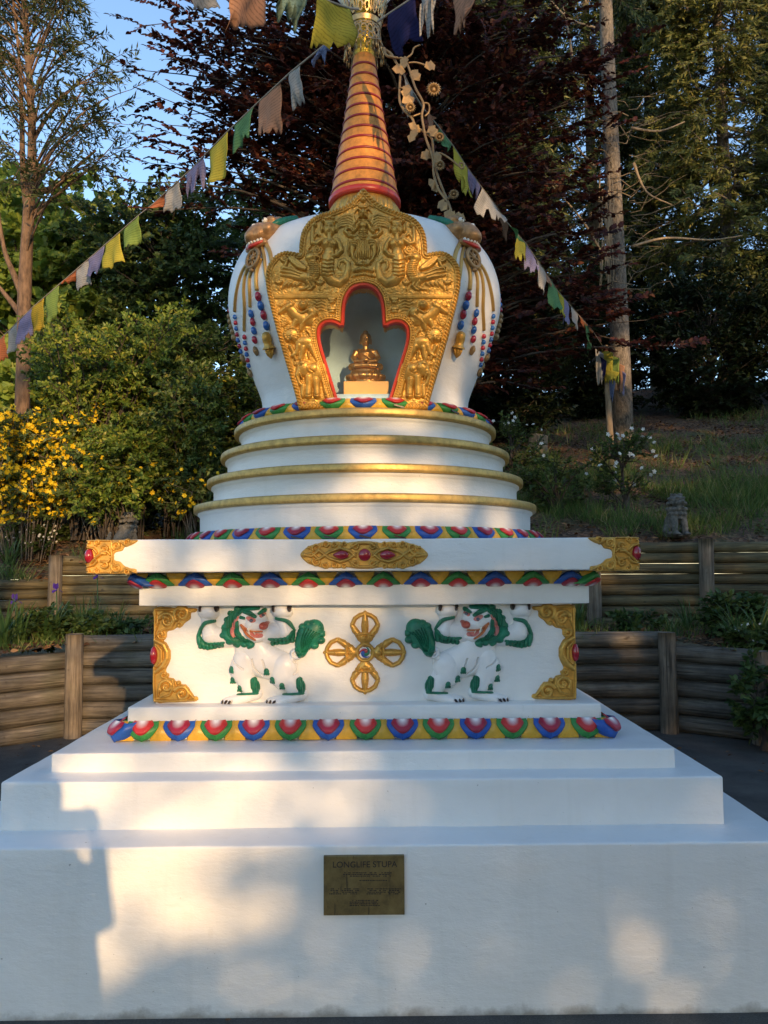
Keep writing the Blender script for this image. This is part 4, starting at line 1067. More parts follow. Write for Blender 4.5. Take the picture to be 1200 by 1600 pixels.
# --- snow lions
def snow_lion(mirror):
    T = lambda x, y: (220+x/3.3333, 930+y/3.3333)
    box = (306, 940, 508, 1104)
    def new(st=.42): return Relief(*box, st)
    def st(R, pts, r, h, **k): R.stroke([T(*p) for p in pts], [v/3.3333 for v in r] if hasattr(r, '__len__') else r/3.3333, h, **k)
    sm = lambda pts, n=5: smooth_poly(pts, n, False)
    def sr(r, pts, n=5):
        m_ = len(pts); xs = np.arange(m_); return list(np.interp(np.linspace(0, m_-1, (m_-1)*n+1), xs, r))
    def ss(R, pts, r, h, **k): st(R, sm(pts), sr(r, pts), h, **k)
    R = new()
    # trunk, haunches
    ss(R, [(575, 265), (590, 300), (640, 340), (735, 370)], [82, 98, 92, 78], 9)
    ss(R, [(545, 330), (530, 390), (545, 430), (570, 490)], [62, 66, 52, 44], 10)
    ss(R, [(600, 512), (530, 535), (450, 556)], [34, 30, 26], 9)
    ss(R, [(745, 370), (745, 420), (780, 450), (808, 495)], [74, 72, 54, 44], 10.5)
    ss(R, [(835, 515), (760, 540), (680, 556)], [34, 30, 26], 9.5)
    # arms: elbows out, paws up
    ss(R, [(520, 215), (440, 222), (375, 205)], [52, 50, 50], 8.5); ss(R, [(370, 205), (352, 150), (356, 95)], [52, 34, 42], 9)
    R.blob(*T(356, 88), 17, 13, 11)
    ss(R, [(650, 200), (710, 190), (748, 180)], [56, 50, 44], 9); ss(R, [(752, 190), (742, 140), (738, 95)], [46, 36, 44], 9.5); R.blob(*T(738, 84), 17, 13, 11)
    # head
    R.blob(*T(575, 145), 27, 27, 13); ss(R, [(590, 150), (640, 165)], [62, 40], 16); R.blob(*T(540, 200), 18, 14, 13, .5)
    ss(R, [(560, 195), (600, 225), (640, 218)], [30, 26, 18], 15); R.blob(*T(595, 85), 16, 9, 14)
    for x, y in ((815, 300),): st(R, spiral(x-5, y, 26, 3, .5, 1.4, 20), 12, 9)
    ss(R, [(790, 330), (800, 305)], [24, 20], 8)
    # carved contours
    for p in ([(585, 330), (600, 380), (640, 415)], [(470, 290), (492, 345), (540, 380)], [(640, 335), (655, 385)], [(700, 470), (735, 480)], [(480, 545), (470, 560)], [(455, 545), (445, 560)], [(705, 545), (695, 560)], [(680, 545), (670, 560)], [(800, 340), (818, 380), (800, 410)]): ss(R, p, [5]*len(p), 2.6, cut=True)
    H = R.H
    lion = R.mesh('snow_lion', M['relief_white'], YB, SL, stupa, mirror)
    ref = R
    def over(name, mat, draw, up=1.2):
        """a painted, carved area that rides on the lion's body"""
        Q = new(.34); draw(Q)
        ji = np.clip(((Q.ys-ref.ys[0])/ref.step).round().astype(int), 0, len(ref.ys)-1); ii = np.clip(((Q.xs-ref.xs[0])/ref.step).round().astype(int), 0, len(ref.xs)-1)
        under = np.maximum(ref.H[np.ix_(ji, ii)], 0)
        Q.H = np.where(Q.H > 0, Q.H+under, Q.H+np.minimum(under, under)); Q.H = np.where(Q.H < 0, np.minimum(under-.8, under+Q.H), Q.H)
        on = Q.H > under
        q = on.copy(); q[1:] |= on[:-1]; q[:-1] |= on[1:]; q[:, 1:] |= on[:, :-1]; q[:, :-1] |= on[:, 1:]
        H2 = Q.H.copy(); Q.H = np.where(q, H2, -50); Q.H = np.where(q & (Q.H < .01), .01, Q.H)
        o = Q.mesh(name, mat, YB, SL, lion, mirror)
        return o
    def mane(Q):
        ss(Q, [(620, 66), (570, 66), (525, 76), (485, 108), (458, 150), (452, 195), (478, 226), (512, 238), (548, 240)], [8, 13, 18, 26, 26, 24, 24, 22, 14], 4)
        ss(Q, [(508, 140), (508, 180), (525, 212), (550, 232)], [12, 17, 18, 14], 3.4)
        for x, y in ((452, 128), (440, 165), (438, 205), (470, 240), (505, 255), (545, 252), (470, 95), (505, 72), (560, 62)): Q.blob(*T(x, y), 6, 5, 3.2)
        ss(Q, [(560, 240), (580, 252), (568, 268)], [18, 20, 8], 4)
        for k in range(9): ss(Q, [(470+14*k, 78+3*(k % 2)), (452+14*k, 130), (468+12*k, 200), (505+8*k, 240)], [4]*4, 1.4, cut=True)
        ss(Q, [(545, 82), (580, 92), (605, 108)], [10, 14, 8], 3.4); ss(Q, [(625, 92), (645, 78), (650, 72)], [8, 12, 6], 3.4); ss(Q, [(530, 112), (548, 116)], [9, 7], 3)
    over('mane', M['mane'], mane)
    def fr1(Q):
        ss(Q, [(385, 134), (345, 142), (318, 170), (300, 212)], [9, 11, 12, 10], 4); ss(Q, [(300, 210), (315, 248), (350, 264), (400, 258), (440, 244)], [10, 22, 21, 17, 6], 4.5)
        for k in range(7): Q.blob(*T(312+19*k, 274-6*abs(k-2)*.6), 4, 4, 4)
        for k in range(6): ss(Q, [(318+20*k, 232), (322+20*k, 275)], [4, 4], 1.5, cut=True)
    over('arm_fur', M['mane'], fr1)
    def fr2(Q):
        ss(Q, [(705, 120), (755, 128), (780, 148), (803, 182)], [8, 10, 9, 5], 4); ss(Q, [(795, 190), (780, 225), (735, 238), (672, 226)], [10, 22, 20, 6], 4.5)
        for k in range(6): Q.blob(*T(690+20*k, 250-3*k), 4, 4, 4)
        for k in range(5): ss(Q, [(700+20*k, 210), (698+20*k, 252)], [4, 4], 1.5, cut=True)
    over('arm_fur', M['mane'], fr2)
    def tail(Q):
        ss(Q, [(838, 305), (846, 255), (880, 205), (905, 175)], [20, 44, 66, 50], 8)
        for x, y in ((870, 150), (900, 148), (930, 165), (942, 200), (938, 235), (905, 262), (835, 200), (845, 165)): Q.blob(*T(x, y), 7, 6, 6)
        for k in range(6): ss(Q, [(840+4*k, 295), (840+12*k, 235-3*k), (862+14*k, 168+6*k)], [3.5]*3, 1.8, cut=True)
    over('tail_tuft', M['mane'], tail)
    for x, y in ((476, 382), (480, 440), (517, 482), (660, 392), (688, 437), (740, 466)):
        def spot(Q):
            Q.blob(*T(x, y), 4.2, 5, 2.6)
            for k in range(3): Q.blob(*T(x-10+10*k, y+14), 1.8, 2.4, 2.2)
        over('fur_spot', M['mane'], spot)
    for x in (600, 836):
        def tuft(Q):
            ss(Q, [(x-8, 440), (x, 470), (x+4, 492)], [16, 22, 18], 4)
            for k in range(4): ss(Q, [(x-18+9*k, 432), (x-14+9*k, 498)], [3, 3], 1.5, cut=True)
        over('leg_tuft', M['mane'], tuft)
        over('ankle_band', M['mane'], lambda Q: ss(Q, [(x-96, 514), (x-40, 508), (x+14, 505)], [3, 6, 6], 2.4))
    over('ear', M['pink'], lambda Q: ss(Q, [(512, 112), (486, 150), (484, 190), (494, 222)], [8, 14, 13, 6], 2.4))
    over('upper_lip', M['orange'], lambda Q: ss(Q, [(532, 152), (560, 172), (592, 184), (640, 184)], [7, 6, 5, 4], 3))
    over('lower_lip', M['orange'], lambda Q: ss(Q, [(538, 162), (570, 203), (606, 228)], [7, 7, 5], 3))
    over('tongue', M['pink'], lambda Q: ss(Q, [(575, 186), (605, 204), (634, 206)], [6, 12, 10], 2.2))
    over('fang', M['teeth'], lambda Q: ss(Q, [(572, 172), (578, 196)], [7, 4], 4.2)); over('fang', M['teeth'], lambda Q: ss(Q, [(600, 188), (604, 200)], [4, 3], 4))
    over('nose', M['nose_red'], lambda Q: (Q.blob(*T(648, 156), 6.6, 6.0, 5), Q.blob(*T(660, 145), 3.5, 3.5, 5)))
    over('eye_rim', M['pink'], lambda Q: ss(Q, [(566, 114), (590, 124), (604, 128)], [8, 14, 6], 1.8)); over('eye_rim', M['pink'], lambda Q: ss(Q, [(634, 104), (648, 96)], [10, 6], 1.8))
    over('eye', M['eye_grey'], lambda Q: Q.blob(*T(588, 126), 3.4, 2.8, 3)); over('eye', M['eye_grey'], lambda Q: Q.blob(*T(642, 101), 2.6, 2.4, 3))
    for x in (312, 398, 690, 776): over('claw', M['claw'], lambda Q: ss(Q, [(x, 62), (x+4, 78)], [10, 7], 6))
    for x0 in (430, 660):
        for k in range(3): over('claw', M['claw'], lambda Q: ss(Q, [(x0+20*k, 548), (x0-6+18*k, 566)], [6, 4.5], 3.6))
    return lion
snow_lion(False); snow_lion(True)

# ================================================================== monster heads with bead pendants on the dome
def onDome(az, z, off=0.):
    z_ = z; r = Rz(z); dr = (Rz(z+.01)-Rz(z-.01))/.02; nl = math.hypot(1, dr)
    a = rad(az); r2 = r+off/nl; z2 = z-off*dr/nl
    return Vector((AX+r2*math.sin(a), -r2*math.cos(a), z2))
_arc = np.concatenate([[0], np.cumsum(np.hypot(np.diff(_pr[:, 0]), np.diff(_pr[:, 1])))])
def pendant(sgn, az0):
    """sgn: which way the set is mirrored; az0: azimuth of its middle"""
    def az(d): return az0+sgn*d
    def frame(az_, z):
        p = onDome(az_, z); n_ = (onDome(az_, z, .05)-p).normalized(); a = rad(az_)
        t = Vector((math.cos(a), math.sin(a), 0)); u = n_.cross(t).normalized()
        if u.z < 0: u = -u
        return p, n_, t, u
    p, n_, t, u = frame(az0, 3.372)
    s0 = float(np.interp(3.362, _pr[:, 1], _arc))
    def W(x, y, h):                                        # laid over the curve of the dome
        s_ = s0+y*.84; z = float(np.interp(s_, _arc, _pr[:, 1])); r = float(np.interp(s_, _arc, _pr[:, 0]))
        return onDome(az0+math.degrees(x*.84/max(r, .2)), z, (h-.014)*.80)
    Rm = Matrix((t, u, n_)).transposed()
    def fill(mb):
        mb.ell(W(0, .02, .01), (.112, .11, .054), Rm); mb.ell(W(0, -.04, .055), (.078, .069, .05), Rm)           # skull, muzzle
        mb.ell(W(0, -.075, .085), (.041, .032, .035), Rm)                                                         # nose
        for s_ in (-1, 1):
            mb.ell(W(s_*.06, .045, .06), (.044, .024, .027), Rm); mb.ell(W(s_*.08, -.02, .05), (.041, .037, .032), Rm)
            mb.ell(W(s_*.035, -.085, .07), (.019, .016, .017), Rm)
            mb.tube([W(s_*.03, .07, .05), W(s_*.035, .14, .045), W(s_*.02, .22, .03)], [.024, .022, .011], 10)       # brow ridges running back
        mb.tube([W(-.1, -.105, .03), W(0, -.125, .055), W(.1, -.105, .03)], [.014, .018, .014], 10)               # lower lip line
    head = sculpt('monster_head', fill, .005, M['tan'], stupa, 3)
    for s_ in (-1, 1):
        mb = MB()
        for k in range(5):
            a = .35+.28*k
            mb.tube([W(s_*(.075+.008*k), .0+.026*k, .045-.002*k), W(s_*(.115+.006*k), .035+.034*k, .036-.004*k), W(s_*(.115-.006*k), .085+.036*k, .03-.006*k), W(s_*(.085-.012*k), .12+.034*k, .022-.008*k)], [.012, .018, .017, .006], 9)
        mb.build('mane', M['mane'], head)
    mb = MB()
    for k in range(8):
        x = -.07+.02*k; mb.ell(W(x, -.098-.012*(1-abs(x)/.07), .078-.35*abs(x)), (.0078, .010, .009), Rm, 10, 8)
    mb.build('teeth', M['teeth'], head)
    for s_ in (-1, 1):
        mb = MB(); mb.ell(W(s_*.055, .022, .085), (.017, .015, .014), Rm, 14, 10); mb.build('eye', M['teeth'], head)
        mb = MB(); mb.ell(W(s_*.057, .019, .097), (.007, .007, .005), Rm, 12, 8); mb.build('pupil', M['claw'], head)
    mb = MB(); mb.tube([W(-.085, -.108, .045), W(0, -.132, .07), W(.085, -.108, .045)], [.008, .012, .008], 8); mb.build('mouth', M['red'], head)
    # wheel amulet below the chin
    q, n2, t2, u2 = frame(az0+sgn*(-.5), 3.205); Wq = lambda x, y, h: q+t2*x+u2*y+n2*h
    mb = MB()
    mb.tube([Wq(.05*math.cos(a), .05*math.sin(a), .022) for a in np.linspace(0, 2*math.pi, 29)], .011, 8, cap=False)
    for k in range(8): mb.tube([Wq(0, 0, .022), Wq(.045*math.cos(k*math.pi/4), .045*math.sin(k*math.pi/4), .022)], .006, 6)
    mb.ell(Wq(0, 0, .026), (.016, .016, .012), Matrix((t2, u2, n2)).transposed()); mb.ell(Wq(0, -.066, .02), (.014, .012, .012)); mb.ell(Wq(0, .066, .02), (.016, .014, .014))
    mb.build('wheel_amulet', M['vine'], stupa)
    def strand(path, rs, beads=None, br=(.012, .016), drop=None, bell=None):
        # path: (azimuth offset from the head, z)
        pts = [onDome(az(a), z, .004) for a, z in smooth_poly(path, 6, False)]
        mb = MB(); mb.tube(pts, rs, 8); s_ = mb.build('tassel_strand', M['strap'], stupa)
        if beads:
            col = beads[0]
            for k, (a, z) in enumerate(beads[1]):
                c = onDome(az(a), z, br[0]*.7); _, nn, tt, uu = frame(az(a), z)
                mb = MB(); mb.ell(c, (br[0]*1.12, br[1]*1.16, br[0]*1.12), Matrix((tt, uu, nn)).transposed(), 14, 10)
                mb.build(('red_bead', 'blue_bead')[(k+col) % 2], M[('bead_red', 'bead_blue')[(k+col) % 2]], s_)
        if drop:
            c = onDome(az(drop[0]), drop[1], .012); _, nn, tt, uu = frame(az(drop[0]), drop[1]); Rr = Matrix((tt, uu, nn)).transposed(); mb = MB()
            mb.ell(c, (.0135, .028, .0135), Rr, 12, 10)
            for k in range(5): mb.tube([c+Rr @ Vector((.010*math.cos(k*1.257), .016, .010*math.sin(k*1.257))), c+Rr @ Vector((.0135*math.cos(k*1.257), 0, .0135*math.sin(k*1.257))), c+Rr @ Vector((.004*math.cos(k*1.257), -.026, .004*math.sin(k*1.257)))], .0032, 6)
            mb.build('bead_drop', M['vine'], s_)
        if bell:
            c0 = onDome(az(bell[0][0]), bell[0][1], .02); c1 = onDome(az(bell[1][0]), bell[1][1], .03)
            ax = (c1-c0); L = ax.length; ax.normalize(); e1 = ax.orthogonal().normalized(); e2 = ax.cross(e1)
            prof = [(.004, 0), (.018, .04), (.024, .14), (.025, .30), (.022, .42), (.025, .52), (.034, .60), (.036, .63), (.030, .64)]
            mb = MB(); V = []; Fc = []
            for k in range(24):
                a = 2*math.pi*k/24
                for r, s2 in prof: V.append(c0+ax*(L*s2)+(e1*math.cos(a)+e2*math.sin(a))*r)
            n0 = len(prof)
            for k in range(24):
                for j in range(n0-1): Fc.append([k*n0+j, ((k+1) % 24)*n0+j, ((k+1) % 24)*n0+j+1, k*n0+j+1])
            mb.add(V, Fc); mb.ell(c0+ax*L*.70, (.024, .024, .024)); mb.tube([c0+ax*L*.72, c0+ax*L*.85, c0+ax*L*1.0], [.024, .018, .003], 12)
            for k in range(4): mb.tube([c0+ax*L*.68+(e1*math.cos(k*1.57)+e2*math.sin(k*1.57))*.026, c0+ax*L*.85+(e1*math.cos(k*1.57)+e2*math.sin(k*1.57))*.019, c0+ax*L*.97], .005, 6)
            mb.build('bell', M['gold'], s_)
    o = 45.
    strand([(41-o, 3.20), (43.6-o, 3.13), (44.4-o, 3.045)], .012, (0, [(44.0-o, 3.014), (43.8-o, 2.968), (43.5-o, 2.921), (43.6-o, 2.870)]), (.0155, .0225), bell=((44.6-o, 2.845), (45.2-o, 2.715)))
    strand([(45-o, 3.19), (47.9-o, 3.13), (49.3-o, 3.05), (51.3-o, 2.985)], .010, (1, [(51.4-o, 2.953), (51.8-o, 2.912), (53.0-o, 2.872), (55.0-o, 2.832)]), (.0135, .0195), drop=(57.4-o, 2.782))
    strand([(46-o, 3.21), (51-o, 3.15), (55.5-o, 3.0), (62-o, 2.90)], .010, (0, [(63.5-o, 2.873), (65.5-o, 2.849), (67.6-o, 2.825), (70-o, 2.801), (72.5-o, 2.777), (75-o, 2.754)]), (.0115, .0125), drop=(78-o, 2.722))
    strand([(46-o, 3.22), (53-o, 3.19), (60-o, 3.09), (66-o, 3.02)], .010, (1, [(67.2-o, 2.995), (68.8-o, 2.970), (70.6-o, 2.945), (72.6-o, 2.92), (74.8-o, 2.896), (77-o, 2.872), (79.4-o, 2.85)]), (.011, .0125), drop=(82-o, 2.82))
    strand([(40-o, 3.28), (36.5-o, 3.21), (34.5-o, 3.10), (33.5-o, 2.95)], .0115)
    strand([(42-o, 3.27), (39.5-o, 3.20), (38.5-o, 3.11), (37.5-o, 2.98), (37-o, 2.86)], .0095)
    strand([(44-o, 3.27), (46-o, 3.21), (50-o, 3.17)], .012)
pendant(1, 45); pendant(-1, -45); pendant(-1, 135); pendant(1, -135)
# side pendants hanging at the dome's flanks
for s_ in (-1, 1):
    mb = MB(); pts = [onDome(s_*93, z, .008) for z in (3.28, 3.22, 3.17)]; mb.tube(pts, .012, 8); st_ = mb.build('tassel_strand', M['strap'], stupa)
    for k, z in enumerate((3.235, 3.205, 3.175, 3.145)):
        mb = MB(); mb.ell(onDome(s_*92, z, .012), (.015, .015, .017), None, 14, 10); mb.build(('blue_bead', 'red_bead')[k % 2], M[('bead_blue', 'bead_red')[k % 2]], st_)
    mb = MB()
    for k, z in enumerate((3.11, 3.08, 3.05, 3.02)): mb.ell(onDome(s_*92, z, .014), (.018, .02, .02), None, 12, 8)
    mb.ell(onDome(s_*92, 2.985, .016), (.02, .02, .022)); mb.build('bead_drop', M['vine'], st_)

# ================================================================== things that stand in or on the stupa
bx = MB(); bx.box((-.110, -.63, zn+.001), (.120, -.44, zn+.076)); o = bx.build('plinth_block', M['block'], None, (.005, -.535, zn+.001), smooth=False)
bv = o.modifiers.new('b', 'BEVEL'); bv.width = .004; bv.segments = 2
tag(o, 'plain yellow painted block under the seated figure in the niche', 'plinth')
BZ = zn+.0765; BX = .002; BY = -.545
bud = thing('seated_statue', (BX, BY, BZ), 'small bronze Buddha statue sitting cross legged on a lotus seat in the niche', 'statue')
mb = MB(); prof = [(.0, .0), (.086, .0), (.090, .006), (.082, .012), (.080, .016), (.096, .026), (.101, .038), (.096, .048), (.086, .054), (.078, .055), (.079, .066), (.074, .075), (.0, .076)]
V = []; Fc = []; na = 144
for i in range(na):
    th = 2*math.pi*i/na
    for r, z in prof:
        k = 1+.07*abs(math.sin(th*8))*(1 if .015 < z < .05 else 0); V.append((BX+r*k*math.sin(th), BY-r*k*.72*math.cos(th), BZ+z))
for i in range(na):
    for j in range(len(prof)-1):
        a = i*len(prof)+j; b = ((i+1) % na)*len(prof)+j; Fc.append([a, b, b+1, a+1])
mb.add(V, Fc); mb.build('lotus_seat', M['bronze'], bud)
def fillb(mb):
    q = lambda x, y, z: (BX+x*1.06, BY+y, BZ+.074+z*1.13)
    mb.ell(q(0, .0, .014), (.074, .045, .017))
    for s_ in (-1, 1):
        mb.tube([q(s_*.02, .0, .018), q(s_*.074, -.012, .016), q(s_*.05, -.042, .014), q(-s_*.02, -.05, .016)], [.022, .019, .015, .009], 12)
        mb.tube([q(s_*.044, .006, .092), q(s_*.060, -.002, .060), q(s_*.050, -.024, .040), q(s_*.008, -.046, .034)], [.018, .0165, .013, .008], 12)
    mb.tube([q(0, .010, .01), q(0, .008, .05), q(0, .006, .080), q(0, .005, .096)], [.044, .040, .046, .026], 18)
    mb.tube([q(-.04, .005, .090), q(.04, .005, .090)], [.018, .018], 12)
    mb.tube([q(0, .003, .095), q(0, 0, .122)], [.016, .015], 12)
    mb.ell(q(0, -.002, .145), (.028, .029, .036)); mb.ell(q(0, .002, .158), (.030, .031, .026)); mb.ell(q(0, .002, .181), (.014, .014, .013)); mb.ell(q(0, -.030, .142), (.005, .007, .009))
    for s_ in (-1, 1): mb.ell(q(s_*.027, .002, .138), (.0045, .006, .018)); mb.tube([q(s_*.006, -.0285, .152), q(s_*.016, -.026, .153)], .0022, 6)
    mb.tube([q(-.008, -.0285, .128), q(.008, -.0285, .128)], .0022, 6); mb.ell(q(0, -.046, .040), (.02, .012, .008))
    mb.tube([q(-.036, -.012, .092), q(-.01, -.036, .07), q(.03, -.034, .045)], .004, 6)
body = sculpt('body', fillb, .0024, M['bronze'], bud, 1)

pq0 = at(506, 1336, -W1); pq1 = at(632, 1427, -W1)
pl = thing('plaque', ((pq0[0]+pq1[0])/2, -W1-.004, pq1[2]), 'tarnished brass plaque with faded engraved lettering on the lowest white step', 'plaque')
mb = MB(); mb.box((pq0[0], -W1-.012, pq1[2]), (pq1[0], -W1+.004, pq0[2])); pp = mb.build('plate', M['plaque'], pl, smooth=False)
bv = pp.modifiers.new('b', 'BEVEL'); bv.width = .0015; bv.segments = 2
def text(body_, x, z, size, parent, name='lettering', align='CENTER', sx=1):
    c = bpy.data.curves.new(name, 'FONT'); c.body = body_; c.size = size; c.align_x = align; c.extrude = .0006
    o = bpy.data.objects.new(name, c); COL.objects.link(o); dg = bpy.context.evaluated_depsgraph_get(); dg.update()
    me = bpy.data.meshes.new_from_object(o.evaluated_get(dg)); bpy.data.objects.remove(o)
    co = np.empty(len(me.vertices)*3); me.vertices.foreach_get('co', co); co = co.reshape(-1, 3)
    V = np.stack([x+co[:, 0]*sx, -W1-.0125-co[:, 2], z+co[:, 1]], -1)-wl(parent)
    me.vertices.foreach_set('co', V.ravel().astype(np.float32)); me.update()
    me.materials.clear(); me.materials.append(M['plaque_ink']); return link(name, me, parent)
pcx = (pq0[0]+pq1[0])/2
text('LONGLIFE STUPA', pcx+.003, at(568, 1353, -W1)[2], .0295, pl, 'title_lettering', sx=1.02)
# the worn small print: rows of short engraved strokes, too corroded to read
mb = MB()
for (x0, x1, y0, rows_) in ((536, 612, 1361, 3), (558, 606, 1373, 1), (514, 562, 1386, 4), (572, 626, 1386, 4), (546, 594, 1404, 4)):
    for k in range(rows_):
        y = y0+2.6*k; x = x0+random.uniform(0, 4)
        while x < x1-random.uniform(0, 5):
            wd = random.uniform(1.0, 4.2); a = at(x, y, -W1); b = at(min(x1, x+wd), y+1.15, -W1)
            if random.random() < .82: mb.box((a[0], -W1-.0131, b[2]), (b[0], -W1-.0118, a[2]))
            x += wd+random.uniform(.5, 1.1)
mb.build('small_print', M['plaque_ink'], pl, smooth=False)

# ---- brass flower garland strung from the canopy to the right-hand monster head
G0 = onDome(45, 3.50, .06)
gar = thing('flower_garland', tuple(G0), 'brass vine garland with round flowers hanging from the spire canopy to the dome', 'garland')
def gp(x, y, dy=0):
    px, py = 600+x/5.33, 60+y/5.33; t = min(1, max(0, (py-75)/275)); return at(px, py, -.12+(G0[1]+.12)*t+dy)
mb = MB()
s1 = [(0, 80), (20, 140), (90, 160), (160, 170), (200, 230), (240, 350), (265, 420), (310, 500), (330, 560), (315, 640), (330, 740), (345, 820), (380, 920), (410, 1020), (415, 1130), (450, 1250), (520, 1350), (560, 1450), (588, 1550)]
s2 = [(0, 90), (60, 130), (100, 200), (135, 260), (130, 400), (130, 520), (170, 600), (230, 660), (270, 740), (340, 780), (400, 840), (410, 950), (440, 1120), (490, 1260), (540, 1380), (580, 1520)]
for s_, dy in ((s1, -.012), (s2, .012)): mb.tube([gp(x, y, dy) for x, y in smooth_poly(s_, 4, False)], [.0082]*8+[.0072]*(len(smooth_poly(s_, 4, False))-8), 8)
for s_ in ([(180, 170), (230, 130), (250, 80), (300, 55)], [(200, 205), (260, 200), (320, 215), (370, 235)], [(430, 955), (480, 960), (560, 1010), (620, 1060), (655, 1085), (665, 1045), (630, 1040), (635, 1070)], [(310, 540), (370, 545), (375, 610), (340, 650)], [(520, 1340), (545, 1330), (580, 1310)], [(130, 410), (160, 415), (190, 425)], [(240, 650), (310, 625)]):
    mb.tube([gp(x, y) for x, y in smooth_poly(s_, 4, False)], .0055, 6)
mb.build('vine_stem', M['vine'], gar)
def leafV(c, L, wd, ang, tilt):
    P0 = []; 
    for k, (a, b) in enumerate([(0, 0), (.3, .5), (.55, .38), (.7, .55), (1, 0), (.7, -.55), (.55, -.38), (.3, -.5)]):
        v = Vector((a*L-.4*L, abs(b)*-.18*wd, b*wd)); P0.append(v)
    R_ = Matrix.Rotation(tilt, 3, 'Z') @ Matrix.Rotation(ang, 3, 'Y'); return [Vector(c)+R_ @ v for v in P0]
for x, y, r in ((412, 435, 62), (217, 585, 46), (460, 830, 42), (465, 1065, 42), (580, 1305, 40)):
    c = Vector(gp(x, y, -.02)); rr = r/5.33/F*4.5; mb = MB()
    for k in range(16):
        a = 2*math.pi*k/16; d = Vector((math.cos(a), -.25, math.sin(a)))
        mb.tube([c+d*rr*.35, c+d*rr*.7+Vector((0, -.012, 0)), c+d*rr], [rr*.09, rr*.17, rr*.05], 6)
    mb.ell(c+Vector((0, -.006, 0)), (rr*.34, .014, rr*.34)); mb.ell(c+Vector((0, .012, 0)), (rr*.5, .012, rr*.5))
    mb.build('flower', M['vine'], gar)
for x, y in ((110, 265), (170, 195), (190, 430), (210, 515), (270, 320), (370, 235), (240, 740), (340, 980), (400, 1215), (500, 1400), (620, 1490), (415, 785), (540, 1470), (440, 990), (250, 800)):
    c = gp(x, y, -.01); mb = MB(); V = leafV(c, .085, .055, random.uniform(0, 6.28), random.uniform(-.7, .7)); mb.add(V, [[0, 1, 2, 3, 4, 5, 6, 7]])
    o = mb.build('leaf', M['vine'], gar, smooth=False); s_ = o.modifiers.new('t', 'SOLIDIFY'); s_.thickness = .004
# ================================================================== GROUND, TERRACE, HILLSIDE
LW = [(-6.5, -1.2), (-4.9, .75), (-4.05, 1.86), (-2.85, 2.96), (2.85, 2.96), (3.49, 2.46), (4.25, 1.7), (5.2, .6), (7, -1.4)]
UW = [(-9.5, -.5), (-6.3, 2.4), (-4.95, 3.9), (-3.92, 4.99), (-1.2, 4.9), (2.55, 4.32), (3.86, 4.33), (5.6, 4.1), (7.6, 2.7), (10.5, -.6)]
UWZ = [1.3, 1.42, 1.46, 1.72, 1.78, 1.85, 1.86, 1.85, 1.7, 1.5]
LWZ = [.70, .78, .80, .93, .93, .82, .80, .78, .7]
CP = np.array([0., -3.])
def polar_table(poly, zs):
    A = []; R_ = []; Zs = []
    for i in range(len(poly)-1):
        for t in np.linspace(0, 1, 40, endpoint=(i == len(poly)-2)):
            p = np.array(poly[i])*(1-t)+np.array(poly[i+1])*t-CP
            A.append(math.atan2(p[0], p[1])); R_.append(math.hypot(*p)); Zs.append(zs[i]*(1-t)+zs[i+1]*t)
    return np.array(A), np.array(R_), np.array(Zs)
UWT = UW[:3]+[(-3.96, 4.945)]+UW[3:]; LT = polar_table(LW, LWZ); UT = polar_table(UWT, [1.3, 1.44, 1.47, 1.475]+UWZ[3:])
def prof_hill(d, a):
    sl = np.interp(a, [-1.0, -.35, .15, .5], [.24, .27, .36, .355])
    return sl*np.minimum(d, 14)+.16*np.clip(d-14, 0, 60)
def hz(x, y):
    """height of the planted ground"""
    dx, dy = x-CP[0], y-CP[1]; a = np.arctan2(dx, dy); r = np.hypot(dx, dy)
    r1 = np.interp(a, LT[0], LT[1]); z1 = np.interp(a, LT[0], LT[2]); r2 = np.interp(a, UT[0], UT[1]); z2 = np.interp(a, UT[0], UT[2])
    t = np.clip((r-r1)/(r2-r1), 0, 1)
    zt = (z1-.05)*(1-t)+(np.maximum(z1-.05, .86)+.05)*t
    return np.where(r < r1, 0, np.where(r < r2, zt, z2-.04+prof_hill(np.maximum(r-r2, 0), a)))
mb = MB(); V = []; Fc = []
g = rawmesh('ground', [(-90, -90, 0), (90, -90, 0), (90, 90, 0), (-90, 90, 0)], [[0, 1, 2, 3]], M['asphalt'], False)
tag(link('ground', g), kind='structure')
def sheet(name, a0, a1, na, rfun, nr, mat, amp, pw=1.0):
    A = np.linspace(a0, a1, na); V = np.zeros((na, nr, 3))
    for i, a in enumerate(A):
        ra, rb = rfun(a); rr = ra+(rb-ra)*np.linspace(0, 1, nr)**pw
        x = CP[0]+rr*math.sin(a); y = CP[1]+rr*math.cos(a)
        V[i, :, 0] = x; V[i, :, 1] = y; V[i, :, 2] = hz(CP[0]+np.clip(rr, ra+1e-3, rb-1e-3)*math.sin(a), CP[1]+np.clip(rr, ra+1e-3, rb-1e-3)*math.cos(a))
        for j in range(nr): V[i, j, 2] += amp*mn.noise(Vector((x[j]*1.3, y[j]*1.3, 0)))*min(1, j*.25)+amp*.5*mn.noise(Vector((x[j]*5, y[j]*5, 3)))
    idx = np.arange(na*nr).reshape(na, nr); q = np.stack([idx[:-1, :-1], idx[:-1, 1:], idx[1:, 1:], idx[1:, :-1]], -1).reshape(-1, 4)
    return tag(link(name, rawmesh(name, V.reshape(-1, 3), q[:, ::-1], mat)), kind='structure')
I = lambda T_, a, k: float(np.interp(a, T_[0], T_[k]))
sheet('terrace_soil', -1.25, 1.25, 160, lambda a: (I(LT, a, 1)+.06, I(UT, a, 1)-.002), 18, M['soil'], .03)
sheet('hillside', -1.25, 1.25, 220, lambda a: (I(UT, a, 1)+.09, 80), 90, M['soil'], .08, 2.4)

